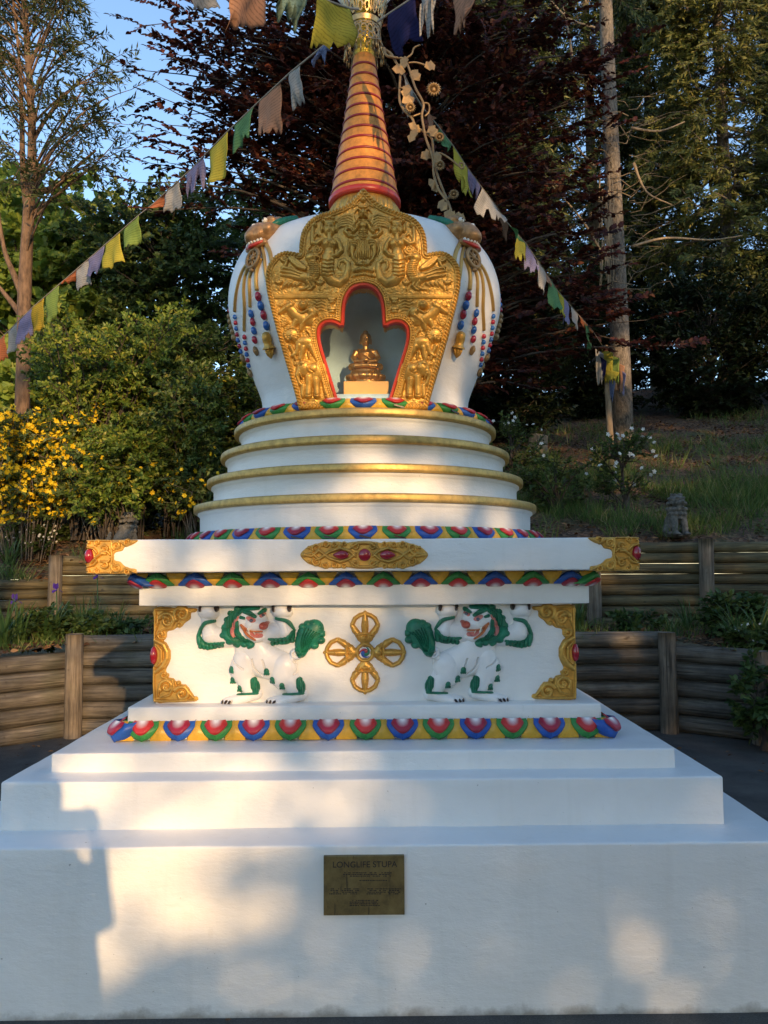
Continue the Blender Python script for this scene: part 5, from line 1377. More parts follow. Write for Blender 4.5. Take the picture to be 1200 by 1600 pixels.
# ================================================================== LOG RETAINING WALLS
def log_mesh(L, r, seed):
    nx, nt_ = max(8, int(L/.12)), 14; V = []; Fc = []
    for i in range(nx+1):
        x = -L/2+L*i/nx
        for k in range(nt_):
            a = 2*math.pi*k/nt_; rr = r*(1+.05*mn.noise(Vector((x*1.5, seed*3.1, 0)))+.035*mn.noise(Vector((x*6, math.cos(a)*1.4+seed, math.sin(a)*1.4))))
            V.append((x, rr*math.cos(a), rr*math.sin(a)))
    for i in range(nx):
        for k in range(nt_):
            a = i*nt_+k; b = i*nt_+(k+1) % nt_; Fc.append([a, b, b+nt_, a+nt_])
    Fc.append(list(range(nt_))); Fc.append([nx*nt_+k for k in range(nt_)][::-1])
    return V, Fc
SEED = [0]
def wall_panel(root, a, b, ztop, n, pitch, mat):
    a = np.array(a); b = np.array(b); L = float(np.hypot(*(b-a))); ang = math.atan2(b[1]-a[1], b[0]-a[0]); c = (a+b)/2
    for k in range(n):
        SEED[0] += 1; V, Fc = log_mesh(L-.01, pitch*.502, SEED[0]); me = rawmesh('log', V, Fc, mat)
        nrm = np.array([-math.sin(ang), math.cos(ang)])*(.07+random.uniform(-.012, .012))
        z = ztop-pitch*(k+.5)
        link('log', me, root, np.array([c[0]+nrm[0], c[1]+nrm[1], z])-wl(root), (random.uniform(0, 6.28), random.uniform(-.004, .004), ang))
def wall_post(root, p, z0, z1, r):
    SEED[0] += 1; V, Fc = log_mesh(z1-z0, r, SEED[0]); me = rawmesh('post', V, Fc, M['post'])
    link('post', me, root, np.array([p[0], p[1], (z0+z1)/2])-wl(root), (random.uniform(0, 6.28) * 0, -math.pi/2+random.uniform(-.012, .012), random.uniform(0, .3)))
lw = thing('retaining_wall', (0, 2.96, 0), 'lower retaining wall of weathered horizontal logs curving round the asphalt behind the stupa', 'retaining wall')
wall_panel(lw, (-2.85, 2.96), (0, 2.99), .955, 6, .160, M['log_a']); wall_panel(lw, (0, 2.99), (2.85, 2.96), .955, 6, .160, M['log_a'])
wall_panel(lw, (-4.05, 1.86), (-2.85, 2.96), .80, 5, .163, M['log_a']); wall_panel(lw, (2.85, 2.96), (3.49, 2.46), .83, 5, .166, M['log_a'])
wall_panel(lw, (3.49, 2.46), (4.25, 1.7), .81, 5, .162, M['log_a']); wall_panel(lw, (-4.9, .75), (-4.05, 1.86), .79, 5, .16, M['log_a']); wall_panel(lw, (4.25, 1.7), (5.2, .6), .8, 5, .16, M['log_a'])
for p, z in (((-2.85, 2.90), .975), ((2.85, 2.90), .955), ((3.49, 2.42), .825), ((-4.05, 1.84), .83), ((0, 2.93), .97), ((4.25, 1.66), .82), ((-4.9, .7), .8), ((5.2, .55), .8)): wall_post(lw, p, -.05, z, .082)
uw = thing('retaining_wall', (0, 4.6, .9), 'upper retaining wall of mossy horizontal logs below the planted hillside', 'retaining wall')
for i in range(1, len(UW)-1):
    if i == 1: zt, n = 1.44, 5
    elif i == 2: zt, n = 1.475, 5
    else: zt, n = (UWZ[i]+UWZ[min(i+1, len(UWZ)-1)])/2+.015, 8
    if i >= 7: zt, n = 1.84, 8
    wall_panel(uw, UW[i], UW[i+1], zt, n, .1235, M['log_b'])
for i in range(2, len(UW)-1):
    if UW[i][0] == -1.2: continue
    x, y = UW[i]; wall_post(uw, (x, y-.06), .75, UWZ[i]+.045 if i != 2 else 1.50, .083)
# ================================================================== PLANTS
M['beech'] = leafmat('copper_beech_leaves', [(.0, (.022, .007, .007)), (.5, (.060, .015, .011)), (.85, (.115, .028, .015)), (1, (.17, .065, .025))], .5, .35, .22)
M['euc'] = leafmat('olive_leaves', [(0, (.03, .045, .016)), (.6, (.07, .095, .03)), (1, (.16, .16, .05))], .45, .3)
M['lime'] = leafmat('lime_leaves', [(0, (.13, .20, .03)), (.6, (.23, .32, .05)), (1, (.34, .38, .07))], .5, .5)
M['mid'] = leafmat('green_leaves', [(0, (.03, .06, .016)), (.6, (.065, .115, .03)), (1, (.12, .165, .04))], .45, .35)
M['shrub'] = leafmat('shrub_leaves', [(0, (.04, .075, .014)), (.5, (.09, .14, .024)), (.85, (.17, .21, .035)), (1, (.28, .24, .04))], .42, .35)
M['kerria'] = leafmat('kerria_leaves', [(0, (.04, .075, .018)), (.6, (.09, .13, .03)), (1, (.15, .18, .05))], .5, .4)
M['yellow_fl'] = leafmat('yellow_flowers', [(0, (.70, .42, .012)), (.6, (.85, .60, .025)), (1, (.9, .70, .06))], .6, .3, .2)
M['white_fl'] = leafmat('white_flowers', [(0, (.65, .62, .55)), (1, (.8, .78, .72))], .6, .25, .2)
M['purple_fl'] = leafmat('purple_flowers', [(0, (.05, .02, .20)), (1, (.11, .04, .33))], .6, .3, .2)
M['conifer'] = leafmat('conifer_needles', [(0, (.02, .036, .012)), (.6, (.045, .07, .02)), (.9, (.10, .12, .03)), (1, (.16, .14, .05))], .55, .2, .3)
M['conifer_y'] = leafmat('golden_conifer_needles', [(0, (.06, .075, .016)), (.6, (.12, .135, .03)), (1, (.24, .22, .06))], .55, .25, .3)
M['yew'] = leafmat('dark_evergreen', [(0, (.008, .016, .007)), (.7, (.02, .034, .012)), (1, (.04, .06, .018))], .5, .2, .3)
M['grass'] = leafmat('grass_blades', [(0, (.05, .10, .02)), (.6, (.10, .17, .035)), (.9, (.18, .20, .06)), (1, (.32, .26, .13))], .55, .35, .3)
M['strap'+'py'] = leafmat('strappy_leaves', [(0, (.04, .09, .025)), (.6, (.09, .16, .045)), (1, (.17, .22, .07))], .4, .3, .4)
M['bark_g'] = bark('grey_bark', (.04, .034, .028), (.25, .205, .16), 24, (1, 1, .45), 1.0)
M['bark_r'] = bark('brown_bark', (.06, .036, .022), (.21, .13, .08), 18, (1, 1, .3), 1.0)
M['bark_d'] = bark('dark_bark', (.03, .022, .017), (.085, .065, .05), 20)
M['dead'] = bark('dead_wood', (.16, .115, .07), (.34, .26, .17), 20)

def leaves(name, pos, ax, nr, L, W, mat, parent, shape=6, fold=.0):
    pos = np.asarray(pos, float); n = len(pos)
    ax = ax/np.maximum(np.linalg.norm(ax, axis=1, keepdims=True), 1e-6)
    sd_ = np.cross(ax, nr); sd_ /= np.maximum(np.linalg.norm(sd_, axis=1, keepdims=True), 1e-6); up = np.cross(sd_, ax)
    L = np.broadcast_to(L, (n,))[:, None]; W = np.broadcast_to(W, (n,))[:, None]
    if shape == 6: prof = [(0, 0, 0), (.34, .5, .06), (.72, .36, .03), (1, 0, -.10), (.72, -.36, .03), (.34, -.5, .06)]
    elif shape == 4: prof = [(0, 0, 0), (.45, .5, 0), (1, 0, -.05), (.45, -.5, 0)]
    else: prof = [(.8*math.cos(a)*.5, .5*math.sin(a), 0) for a in np.linspace(0, 2*math.pi, shape, endpoint=False)]
    V = np.stack([pos+ax*(L*a)+sd_*(W*b)+up*(L*c) for a, b, c in prof], 1)
    k = len(prof); Fc = np.arange(n*k).reshape(n, k)
    return from_arrays(name, V.reshape(-1, 3), Fc, mat, parent, False)
def unit(v): return v/np.maximum(np.linalg.norm(v, axis=-1, keepdims=True), 1e-9)
def rnd(n): return unit(rng.normal(size=(n, 3)))
def twig_leaves(tp, td, tl, per, up, jit, L, droop=.0, planar=True, start=.1):
    """leaf bases, axes and normals along straight-ish twigs (arrays)"""
    n = len(tp); s = np.tile(np.linspace(start, 1, per), n)+rng.uniform(-.02, .02, n*per); I_ = np.repeat(np.arange(n), per)
    side = unit(np.cross(td, up)); sg = np.where(np.arange(n*per) % 2 == 0, 1., -1.)[:, None]
    p = tp[I_]+td[I_]*(tl[I_]*s)[:, None]; p[:, 2] -= droop*(tl[I_]*s)**2*2.2
    a = unit(td[I_]*.75+side[I_]*sg*.85*(1-.75*(s > .96))[:, None]+rng.normal(size=p.shape)*jit); a[:, 2] -= droop*.6
    nn = unit(up[I_]+rng.normal(size=p.shape)*jit*1.3)
    return p, unit(a), nn
def make_tree(root, trunk, tr, targets, mat_leaf, mat_bark, ntw, per, L, W, twl, flat=.35, droop=.1, jit=.3, shape=6, br=.03, lift=.5, inner=.3, trunk_name='trunk', spray_up=None, twig_tubes=True, leaf_name='crown', crown_all=True):
    """tapered trunk, limbs from it to every target, twigs on the outer limb, leaves on the twigs"""
    mb = MB(); mb.tube([tuple(p) for p in trunk], tr, 12); mb.build(trunk_name, mat_bark, root)
    T_ = np.array(trunk, float); zt = T_[:, 2]; mbL = MB(); TP, TD, TL, UP = [], [], [], []
    for tg in targets:
        tg = np.array(tg); hd = np.hypot(*(tg[:2]-np.array([np.interp(tg[2], zt, T_[:, 0]), np.interp(tg[2], zt, T_[:, 1])])))
        z0 = np.clip(tg[2]-lift*hd, zt[0]+(zt[-1]-zt[0])*.08, zt[-1]); s0 = np.array([np.interp(z0, zt, T_[:, 0]), np.interp(z0, zt, T_[:, 1]), z0])
        d = tg-s0; Ln = np.linalg.norm(d)
        if Ln < .2: continue
        bend = np.array([0, 0, .12*Ln])*(1 if lift > 0 else -.6)+rng.normal(size=3)*.06*Ln
        ts = np.linspace(0, 1, 9); pts = s0+np.outer(ts, d)+np.outer(np.sin(ts*math.pi), bend)
        r0 = min(br, .012*Ln+.006); mbL.tube(pts, list(np.linspace(r0, .005, 9)), 5, False)
        tt = rng.uniform(inner, 1, ntw); tt[0] = 1; tt = np.sort(tt)
        tp = np.stack([np.interp(tt, ts, pts[:, q]) for q in range(3)], 1); dirb = unit(d)[None]
        sgn = np.where(np.arange(ntw) % 2 == 0, 1., -1.)[:, None]; sdv = unit(np.cross(dirb, [[0, 0, 1.]]))
        td = dirb*.6+sdv*sgn*.8+rng.normal(size=(ntw, 3))*np.array([.3, .3, flat]); td[-1] = dirb
        td[:, 2] -= droop; td = unit(td); tl = twl*rng.uniform(.55, 1.15, ntw)*(1.15-.45*tt)
        up = unit(np.array([[0, 0, 1.]])+rng.normal(size=(ntw, 3))*.25) if spray_up is None else unit(np.tile(np.array([spray_up]), (ntw, 1))+rng.normal(size=(ntw, 3))*.3)
        TP.append(tp); TD.append(td); TL.append(tl); UP.append(up)
    tp, td, tl, up = map(np.concatenate, (TP, TD, TL, UP))
    if twig_tubes:
        for i in range(len(tp)):
            e = tp[i]+td[i]*tl[i]; e[2] -= droop*tl[i]**2*2.2; m2 = tp[i]+td[i]*tl[i]*.5; m2[2] -= droop*(tl[i]*.5)**2*2.2
            mbL.tube([tp[i], m2, e], [.006, .0045, .002], 3, False)
    mbL.build('limbs', mat_bark, root)
    p, a, n_ = twig_leaves(tp, td, tl, per, up, jit, L, droop)
    sc = rng.uniform(.65, 1.2, len(p))
    return leaves(leaf_name, p, a, n_, L*sc, W*sc, mat_leaf, root, shape)
def in_ells(n, ells, shell=.0):
    """n points in a union of ellipsoids (cx,cy,cz,rx,ry,rz); shell pushes them outwards"""
    vol = np.array([e[3]*e[4]*e[5] for e in ells])**.8; k = rng.choice(len(ells), n, p=vol/vol.sum()); E = np.array(ells)[k]
    r = (shell+(1-shell)*rng.uniform(0, 1, n))**(1/3.); return E[:, :3]+rnd(n)*r[:, None]*E[:, 3:]
def hzf(x, y): return float(hz(x, y))
def hill_at(px, py):
    d = at(px, py, 20.)-CAM
    for t in np.linspace(.2, 2.2, 4000):
        p = CAM+d*t
        if p[2] < hzf(p[0], p[1]): return p
    return CAM+d
def trunkline(x, y, h, lean=(0, 0), wob=.1, n=9, z0=None):
    z0 = hzf(x, y)-.1 if z0 is None else z0; s = random.uniform(0, 50)
    return [(x+lean[0]*t+wob*mn.noise(Vector((t*2, s, 0))), y+lean[1]*t+wob*mn.noise(Vector((t*2, s, 7))), z0+h*t) for t in np.linspace(0, 1, n)]

# ---- copper beech behind the stupa
t = thing('copper_beech', (.5, 8.3, hzf(.5, 8.3)), 'large copper beech with dark maroon leaves spreading behind the spire', 'tree')
tg = in_ells(430, [(.3, 8, 9.2, 3.2, 1.8, 2.8), (-1.3, 7.8, 10.4, 2.3, 1.5, 2.2), (2.2, 8, 9.2, 2.1, 1.5, 2.6), (.2, 8.2, 6.3, 2.7, 1.4, 1.8), (2.6, 7.6, 6.6, 1.6, 1.0, 1.6), (-2.2, 7.4, 9.4, 1.6, 1.0, 1.5)], .25)
tg = tg[(tg[:, 2] < 13.5)]
extra = [at(px, py, Y) for px, py, Y in ((225, 40, 7.2), (222, 110, 7.0), (245, 150, 7.2), (262, 15, 7.4), (290, 70, 7.2), (300, 150, 7.3), (330, 110, 7.5), (285, 180, 7.3), (350, 180, 7.4), (300, 235, 7.4), (260, 195, 7.2), (340, 60, 7.5), (330, 215, 7.4), (215, 285, 7.6), (265, 255, 7.6), (235, 255, 7.6), (240, 330, 7.8), (370, 130, 7.5), (400, 90, 7.6), (290, 300, 7.8), (960, 100, 7.6), (985, 55, 7.6), (950, 200, 7.6), (975, 470, 7.2), (1010, 500, 7.2), (920, 465, 7.2), (940, 500, 7.2), (880, 470, 7.2), (1050, 540, 7.2), (1000, 545, 7.2), (850, 455, 7.3), (900, 350, 7.4), (870, 560, 7.2), (850, 610, 7.0), (840, 580, 7.0), (790, 560, 7.4), (800, 500, 7.4), (860, 120, 7.5), (920, 150, 7.5))]
make_tree(t, trunkline(.5, 8.3, 12, (.3, .4), .15), list(np.linspace(.24, .05, 9)), np.vstack([tg, extra]), M['beech'], M['bark_d'], 10, 18, .112, .072, .72, .22, .10, .22, 6, .045, .35, .25, spray_up=(.05, -.45, .8))

# ---- slender tree at the left
t = thing('slender_tree', (-6.3, 9, hzf(-6.3, 9)), 'tall slender tree with forked brown trunk and airy olive leaves at the far left', 'tree')
zb = hzf(-6.3, 9)
tk = [at(34, 660, 9), at(37, 560, 9), at(38, 470, 9), at(41, 400, 9), at(45, 330, 9), at(50, 270, 9), at(50, 200, 9), at(46, 120, 9), at(40, 40, 9), at(36, -60, 9), at(30, -160, 9)]
tk[0][2] = zb-.1
tg = [at(px, py, 9+random.uniform(-1.1, 1.1)) for px, py in [(random.uniform(-60, 130), random.uniform(-120, 95)) for _ in range(72)]]
tg += [at(px, py, 9+random.uniform(-.9, .9)) for px, py in ((150, 60), (180, 90), (200, 110), (205, 140), (190, 165), (170, 130), (150, 110), (160, 190), (200, 195), (140, 150), (120, 170), (185, 215), (130, 215), (100, 210), (170, 240), (90, 250), (60, 180), (20, 170), (5, 230), (25, 260), (110, 260), (-20, 200), (75, 140), (150, 265), (200, 230))]
make_tree(t, tk, [.135, .125, .12, .11, .10, .085, .07, .06, .05, .035, .02], tg, M['euc'], M['bark_r'], 9, 17, .15, .034, .62, .55, .25, .45, 4, .026, .9, .35)
mb = MB()
for a in ([(38, 470), (22, 430), (8, 395), (0, 350), (-8, 280)], [(38, 500), (20, 475), (0, 450), (-20, 420)], [(47, 300), (70, 298), (95, 285), (118, 262), (150, 235)], [(43, 330), (36, 270), (34, 180), (30, 90), (20, 0)]):
    mb.tube([at(x, y, 9) for x, y in smooth_poly(a, 3, False)], list(np.linspace(.065, .018, (len(a)-1)*3+1)), 9)
mb.build('fork', M['bark_r'], t)

# ---- trees closing the view behind
def bg_tree(kind, x, y, h, ells, mat, barkm, label, cat='tree', group=None, n=110, ntw=8, per=16, L=.13, W=.09, twl=.8, tr=.16, shell=.2, **k):
    t = thing(kind, (x, y, hzf(x, y)), label, cat, group); tl_ = trunkline(x, y, h, (0, 0), .2)
    make_tree(t, tl_, list(np.linspace(tr, .03, 9)), in_ells(n, ells, shell), mat, barkm, ntw, per, L, W, twl, **k); return t
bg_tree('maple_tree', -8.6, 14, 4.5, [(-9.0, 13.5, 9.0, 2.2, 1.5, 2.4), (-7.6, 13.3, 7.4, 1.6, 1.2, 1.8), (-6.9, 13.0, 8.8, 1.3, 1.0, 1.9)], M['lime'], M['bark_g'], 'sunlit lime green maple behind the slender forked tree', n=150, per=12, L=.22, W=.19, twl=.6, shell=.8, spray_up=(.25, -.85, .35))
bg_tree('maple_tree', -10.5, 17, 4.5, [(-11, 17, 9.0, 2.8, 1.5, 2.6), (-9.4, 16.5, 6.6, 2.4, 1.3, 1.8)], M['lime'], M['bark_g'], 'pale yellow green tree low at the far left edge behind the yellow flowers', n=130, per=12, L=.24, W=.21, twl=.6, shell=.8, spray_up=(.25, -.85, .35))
bg_tree('broadleaf_tree', -4.8, 13, 4.5, [(-5.0, 12.8, 8.6, 2.2, 1.5, 2.3)], M['mid'], M['bark_d'], 'dark green broadleaf tree between the slender tree and the copper beech', n=190, L=.14, W=.085, twl=.75, spray_up=(.1, -.6, .6))
bg_tree('broadleaf_tree', -2.6, 15, 6, [(-2.6, 14.8, 8.8, 1.9, 1.4, 3.2)], M['mid'], M['bark_d'], 'shaded green tree showing through behind the left side of the copper beech', n=150, L=.15, W=.09, twl=.8)

# ---- conifers at the right
def conifer(x, y, h, rmax, mat, label, n=150, z_from=.12, group=None, ntw=9, per=22, L=.17, W=.05, tr=.2, twl=.65, lean=(0, 0), cone=.75, droop=.28, bk=None):
    t = thing('conifer', (x, y, hzf(x, y)), label, 'tree', group); zb = hzf(x, y); tl_ = trunkline(x, y, h, lean, .06)
    v = rng.uniform(z_from, 1, n)**.9; ang = rng.uniform(0, 2*math.pi, n); rr = rmax*(1-cone*v)*rng.uniform(.45, 1.05, n)
    tg = np.stack([x+lean[0]*v+rr*np.cos(ang), y+lean[1]*v+rr*np.sin(ang), zb+h*v-.12*rr], 1)
    make_tree(t, tl_, list(np.linspace(tr, .06, 9)), tg, mat, bk or M['bark_g'], ntw, per, L, W, twl, .3, droop, .3, 4, .035, -.1, .25, spray_up=(.1, -.6, .6)); return t
tb = hill_at(974, 712)
pine = conifer(tb[0], tb[1], 17, 2.6, M['conifer'], 'tall straight conifer trunk with pale patched bark on the slope right of the stupa', n=70, z_from=.50, tr=.19, lean=(.0, .3))
mb = MB()
for a in ([(938, 392), (915, 352), (888, 318), (856, 283)], [(943, 318), (905, 300), (868, 290), (845, 270)], [(990, 255), (1010, 300), (1050, 320)], [(930, 262), (905, 235), (890, 210)], [(988, 385), (1040, 372), (1110, 375), (1160, 368)], [(986, 200), (1030, 205), (1070, 190)], [(896, 110), (890, 60), (880, 10)], [(935, 45), (890, 30), (860, 0)]):
    mb = MB(); mb.tube([at(x, y, tb[1]-.35) for x, y in smooth_poly(a, 4, False)], list(np.linspace(.028, .010, (len(a)-1)*4+1)), 7); mb.build('dead_branch', M['dead'], pine)
mb = MB()
for k in range(60):
    py = random.uniform(150, 470); px = 974-(470-py)*.02+random.choice((-14, 14)); q = [at(px, py, tb[1]-.2)]
    d = np.array([random.choice((-1, 1))*random.uniform(.3, 1), random.uniform(-.6, .2), random.uniform(-.3, .5)])
    for s_ in range(4): q.append(q[-1]+d*random.uniform(.12, .3)+rng.normal(size=3)*.06)
    mb.tube(q, [.010, .008, .006, .004, .002], 4)
mb.build('dead_twigs', M['dead'], pine)
mb = MB()
for k in range(14):
    px = random.uniform(936, 958); y0 = random.uniform(250, 340); y1 = random.uniform(420, 470)
    mb.tube([at(px+random.uniform(-3, 3)-(k % 3), y0+(y1-y0)*s_, tb[1]-.3) for s_ in np.linspace(0, 1, 6)], .012, 5)
mb.build('hanging_bark', M['dead'], pine)
conifer(9.2, 14.5, 15, 3.4, M['conifer_y'], 'golden green conifer with drooping sunlit sprays at the upper right corner', n=330, tr=.22)
conifer(6.6, 17.5, 17, 3.0, M['conifer'], 'dark conifer behind the pale trunk against the sky', n=260, tr=.22)
conifer(12.0, 13.0, 13, 3.0, M['conifer'], 'dark drooping conifer at the right edge of the view', n=260, tr=.2)
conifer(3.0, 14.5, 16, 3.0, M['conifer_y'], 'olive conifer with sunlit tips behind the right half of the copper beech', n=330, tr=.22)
conifer(.2, 17.5, 15, 3.2, M['conifer'], 'deep green conifer hidden behind the spire and beech', n=200, tr=.22, L=.18, W=.05)
conifer(9.0, 19, 15, 3.6, M['conifer_y'], 'tall olive conifer standing behind the golden conifer at the upper right', n=300, tr=.25, L=.22, W=.075)
conifer(13.5, 18, 16, 3.8, M['conifer'], 'tall dark conifer behind the trees at the right edge', n=280, tr=.25, L=.22, W=.075)
conifer(5.2, 21, 17, 3.4, M['conifer'], 'far dark conifer filling the gap between the beech and the pale trunk', n=240, tr=.25, L=.24, W=.085)
# dark understorey bushes
def bush(kind, x, y, ells, mat, label, cat, group=None, n=70, ntw=9, per=14, L=.1, W=.05, twl=.5, stems=5, bk=None, droop=.12, lift=1.1, jit=.35, shape=6, flat=.45):
    z0 = hzf(x, y); t = thing(kind, (x, y, z0), label, cat, group)
    P_ = in_ells(n, ells, .25); top = max(e[2] for e in ells)
    tl_ = [(x, y, z0-.1), (x+.04, y, z0+.25*(top-z0)), (x, y+.05, z0+.6*(top-z0)), (x, y, top)]
    make_tree(t, tl_, [.06, .045, .03, .012], P_, mat, bk or M['bark_d'], ntw, per, L, W, twl, flat, droop, jit, shape, .022, lift, .3, 'stem', leaf_name='foliage'); return t
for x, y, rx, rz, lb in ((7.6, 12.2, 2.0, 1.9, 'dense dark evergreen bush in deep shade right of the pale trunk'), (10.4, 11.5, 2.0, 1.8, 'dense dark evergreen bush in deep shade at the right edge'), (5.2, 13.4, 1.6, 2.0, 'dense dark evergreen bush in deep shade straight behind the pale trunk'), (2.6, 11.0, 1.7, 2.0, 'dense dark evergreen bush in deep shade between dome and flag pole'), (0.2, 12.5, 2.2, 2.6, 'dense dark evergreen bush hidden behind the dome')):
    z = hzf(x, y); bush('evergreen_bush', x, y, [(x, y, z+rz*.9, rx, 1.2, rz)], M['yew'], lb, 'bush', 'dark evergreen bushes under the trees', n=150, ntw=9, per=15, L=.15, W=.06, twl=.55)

# ---- shrubs at the left
bush('arching_shrub', -3.4, 6.8, [(-3.3, 6.7, 3.9, 1.25, .8, 1.4), (-4.4, 6.8, 4.2, .8, .7, 1.0), (-2.5, 6.7, 4.2, .9, .7, 1.2)], M['mid'], 'dark green shrub mass behind the sunlit arching sprays at left', 'shrub', n=230, ntw=10, per=20, L=.085, W=.042, twl=.5, droop=.2, jit=.5)
def arching(x, y, tops, mat, label, n_side=9, L=.075, W=.034):
    """long canes bending over, side shoots along them: a shrub with an open, ragged outline"""
    z0 = hzf(x, y); t = thing('arching_shrub', (x, y, z0), label, 'shrub'); mb = MB(); TP, TD, TL = [], [], []
    for (tx_, ty_, tz_) in tops:
        b0 = np.array([x+random.uniform(-.3, .3), y+random.uniform(-.2, .2), z0]); e_ = np.array([tx_, ty_, tz_]); ts = np.linspace(0, 1, 14)
        hi = max(.3, (tz_-z0)*.16); pts = b0+np.outer(ts, e_-b0)+np.outer(np.sin(ts*math.pi)**1.2, [0, 0, hi])+np.outer(ts**3, [0, 0, -hi*.9]); mb.tube(pts, list(np.linspace(.014, .003, 14)), 5, False)
        tt = np.sort(rng.uniform(.3, 1, n_side)); tp = np.stack([np.interp(tt, ts, pts[:, q]) for q in range(3)], 1); d = unit((e_-b0)[None])
        sd_ = unit(np.cross(d, [[0, -.6, 1.]])); sg = np.where(np.arange(n_side) % 2 == 0, 1., -1.)[:, None]
        td = unit(d*.7+sd_*sg*.8+rng.normal(size=(n_side, 3))*.35+[[0, -.25, -.1]]); TP.append(tp); TD.append(td); TL.append(rng.uniform(.22, .55, n_side)*(1.2-.5*tt))
    tp, td, tl = map(np.concatenate, (TP, TD, TL))
    for i in range(len(tp)): mb.tube([tp[i], tp[i]+td[i]*tl[i]*.5+[0, 0, -.01], tp[i]+td[i]*tl[i]+[0, 0, -.06*tl[i]/.3]], [.005, .004, .0015], 3, False)
    mb.build('stems', M['bark_d'], t); p, a, n_ = twig_leaves(tp, td, tl, 20, unit(rng.normal(size=tp.shape)*.45+[[.15, -.75, .55]]), .5, L, .12)
    leaves('foliage', p, a, n_, L*rng.uniform(.6, 1.25, len(p)), W, mat, t); return t
def tops_px(n, xr, yr, Yr):
    return [tuple(at(random.uniform(*xr), random.uniform(*yr), random.uniform(*Yr))) for _ in range(n)]
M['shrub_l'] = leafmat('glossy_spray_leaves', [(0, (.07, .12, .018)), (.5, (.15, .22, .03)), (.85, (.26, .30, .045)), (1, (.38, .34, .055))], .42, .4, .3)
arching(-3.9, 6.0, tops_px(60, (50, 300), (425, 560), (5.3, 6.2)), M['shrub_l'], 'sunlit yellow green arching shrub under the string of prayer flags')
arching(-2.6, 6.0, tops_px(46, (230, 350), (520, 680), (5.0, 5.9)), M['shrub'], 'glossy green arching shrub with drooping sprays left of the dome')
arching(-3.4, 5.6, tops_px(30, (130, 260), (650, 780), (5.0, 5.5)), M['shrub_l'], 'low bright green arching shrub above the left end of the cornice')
bush('arching_shrub', -1.5, 6.4, [(-1.5, 6.2, 3.6, .8, .7, 1.3), (-1.0, 6.4, 4.0, .8, .7, 1.2)], M['shrub'], 'shaded green shrub with a few yellow flowers right behind the left side of the drums', 'shrub', n=150, ntw=9, per=20, L=.075, W=.036, twl=.45, droop=.2, jit=.5)
def kerria(x, y, w_, h, nst, nfl, label, lean=0, dens=1.0):
    z0 = hzf(x, y); t = thing('kerria_bush', (x, y, z0), label, 'shrub', 'kerria bushes with yellow flowers'); mb = MB(); TP, TD, TL = [], [], []
    FP = []
    for k in range(nst):
        a = random.uniform(0, 6.283); r0 = random.uniform(0, .35)*w_; bx_, by_ = x+r0*math.cos(a), y+r0*math.sin(a)*.6; b0 = np.array([bx_, by_, hzf(bx_, by_)])
        d = np.array([math.cos(a)*random.uniform(.2, 1.)*w_, math.sin(a)*random.uniform(.2, .8)*w_*.7, 0]); H = h*random.uniform(.55, 1.05); ts = np.linspace(0, 1, 9)
        pts = b0+np.outer(ts, d)+np.outer(1-(1-ts)**2*1.0-.35*ts**3, [0, 0, H]); mb.tube(pts, list(np.linspace(.007, .003, 9)), 5, False)
        m_ = 12; tt = rng.uniform(.2, 1, m_); tp = np.stack([np.interp(tt, ts, pts[:, q]) for q in range(3)], 1); td = unit(rng.normal(size=(m_, 3))*np.array([1, .8, .5])+[[0, 0, .15]])
        TP.append(tp); TD.append(td); TL.append(rng.uniform(.15, .42, m_)); FP.append(tp)
    tp, td, tl = map(np.concatenate, (TP, TD, TL))
    for i in range(0, len(tp), 2): mb.tube([tp[i], tp[i]+td[i]*tl[i]], [.005, .002], 3, False)
    mb.build('stems', M['bark_g'], t)
    p, a, n_ = twig_leaves(tp, td, tl, 13, unit(rng.normal(size=tp.shape)*.5+[[.1, -.6, .7]]), .45, .07, .15)
    leaves('foliage', p, a, n_, .085*rng.uniform(.6, 1.2, len(p)), .036, M['kerria'], t)
    k = rng.integers(0, len(tp), nfl); s_ = rng.uniform(.2, 1.05, nfl); c = tp[k]+td[k]*(tl[k]*s_)[:, None]+rng.normal(size=(nfl, 3))*.02
    hi = c[:, 2] > z0+h*.18; c = c[hi]
    ax0 = rnd(len(c)); nr0 = unit(rnd(len(c))+np.array([[.3, -.9, .4]])); ax0 = unit(np.cross(nr0, ax0)); b0 = np.cross(nr0, ax0)
    P_, A_2, N_ = [], [], []
    for q in range(6):
        an = q*math.pi/3; dd = ax0*math.cos(an)+b0*math.sin(an); P_.append(c); A_2.append(unit(dd+nr0*.25)); N_.append(nr0)
    leaves('flowers', np.concatenate(P_), np.concatenate(A_2), np.concatenate(N_), .036*np.tile(rng.uniform(.7, 1.25, len(c)), 6), .034, M['yellow_fl'], t, 4)
    return t
kerria(-4.75, 5.9, 1.25, 2.35, 110, 7500, 'kerria bush thick with yellow flowers at the left edge above the log wall')
kerria(-3.5, 5.75, 1.0, 1.5, 60, 800, 'leafy kerria bush with sparse yellow flowers above the grey upper log wall')
kerria(-2.2, 5.7, .8, 1.5, 45, 420, 'small kerria bush with yellow flowers beside the lowest drum')
kerria(-1.75, 6.6, .8, 2.6, 40, 420, 'kerria bush with yellow flowers behind the narrow waist of the dome')
kerria(-5.6, 7.4, 1.1, 2.0, 60, 2200, 'kerria bush with yellow flowers at the foot of the slender tree')

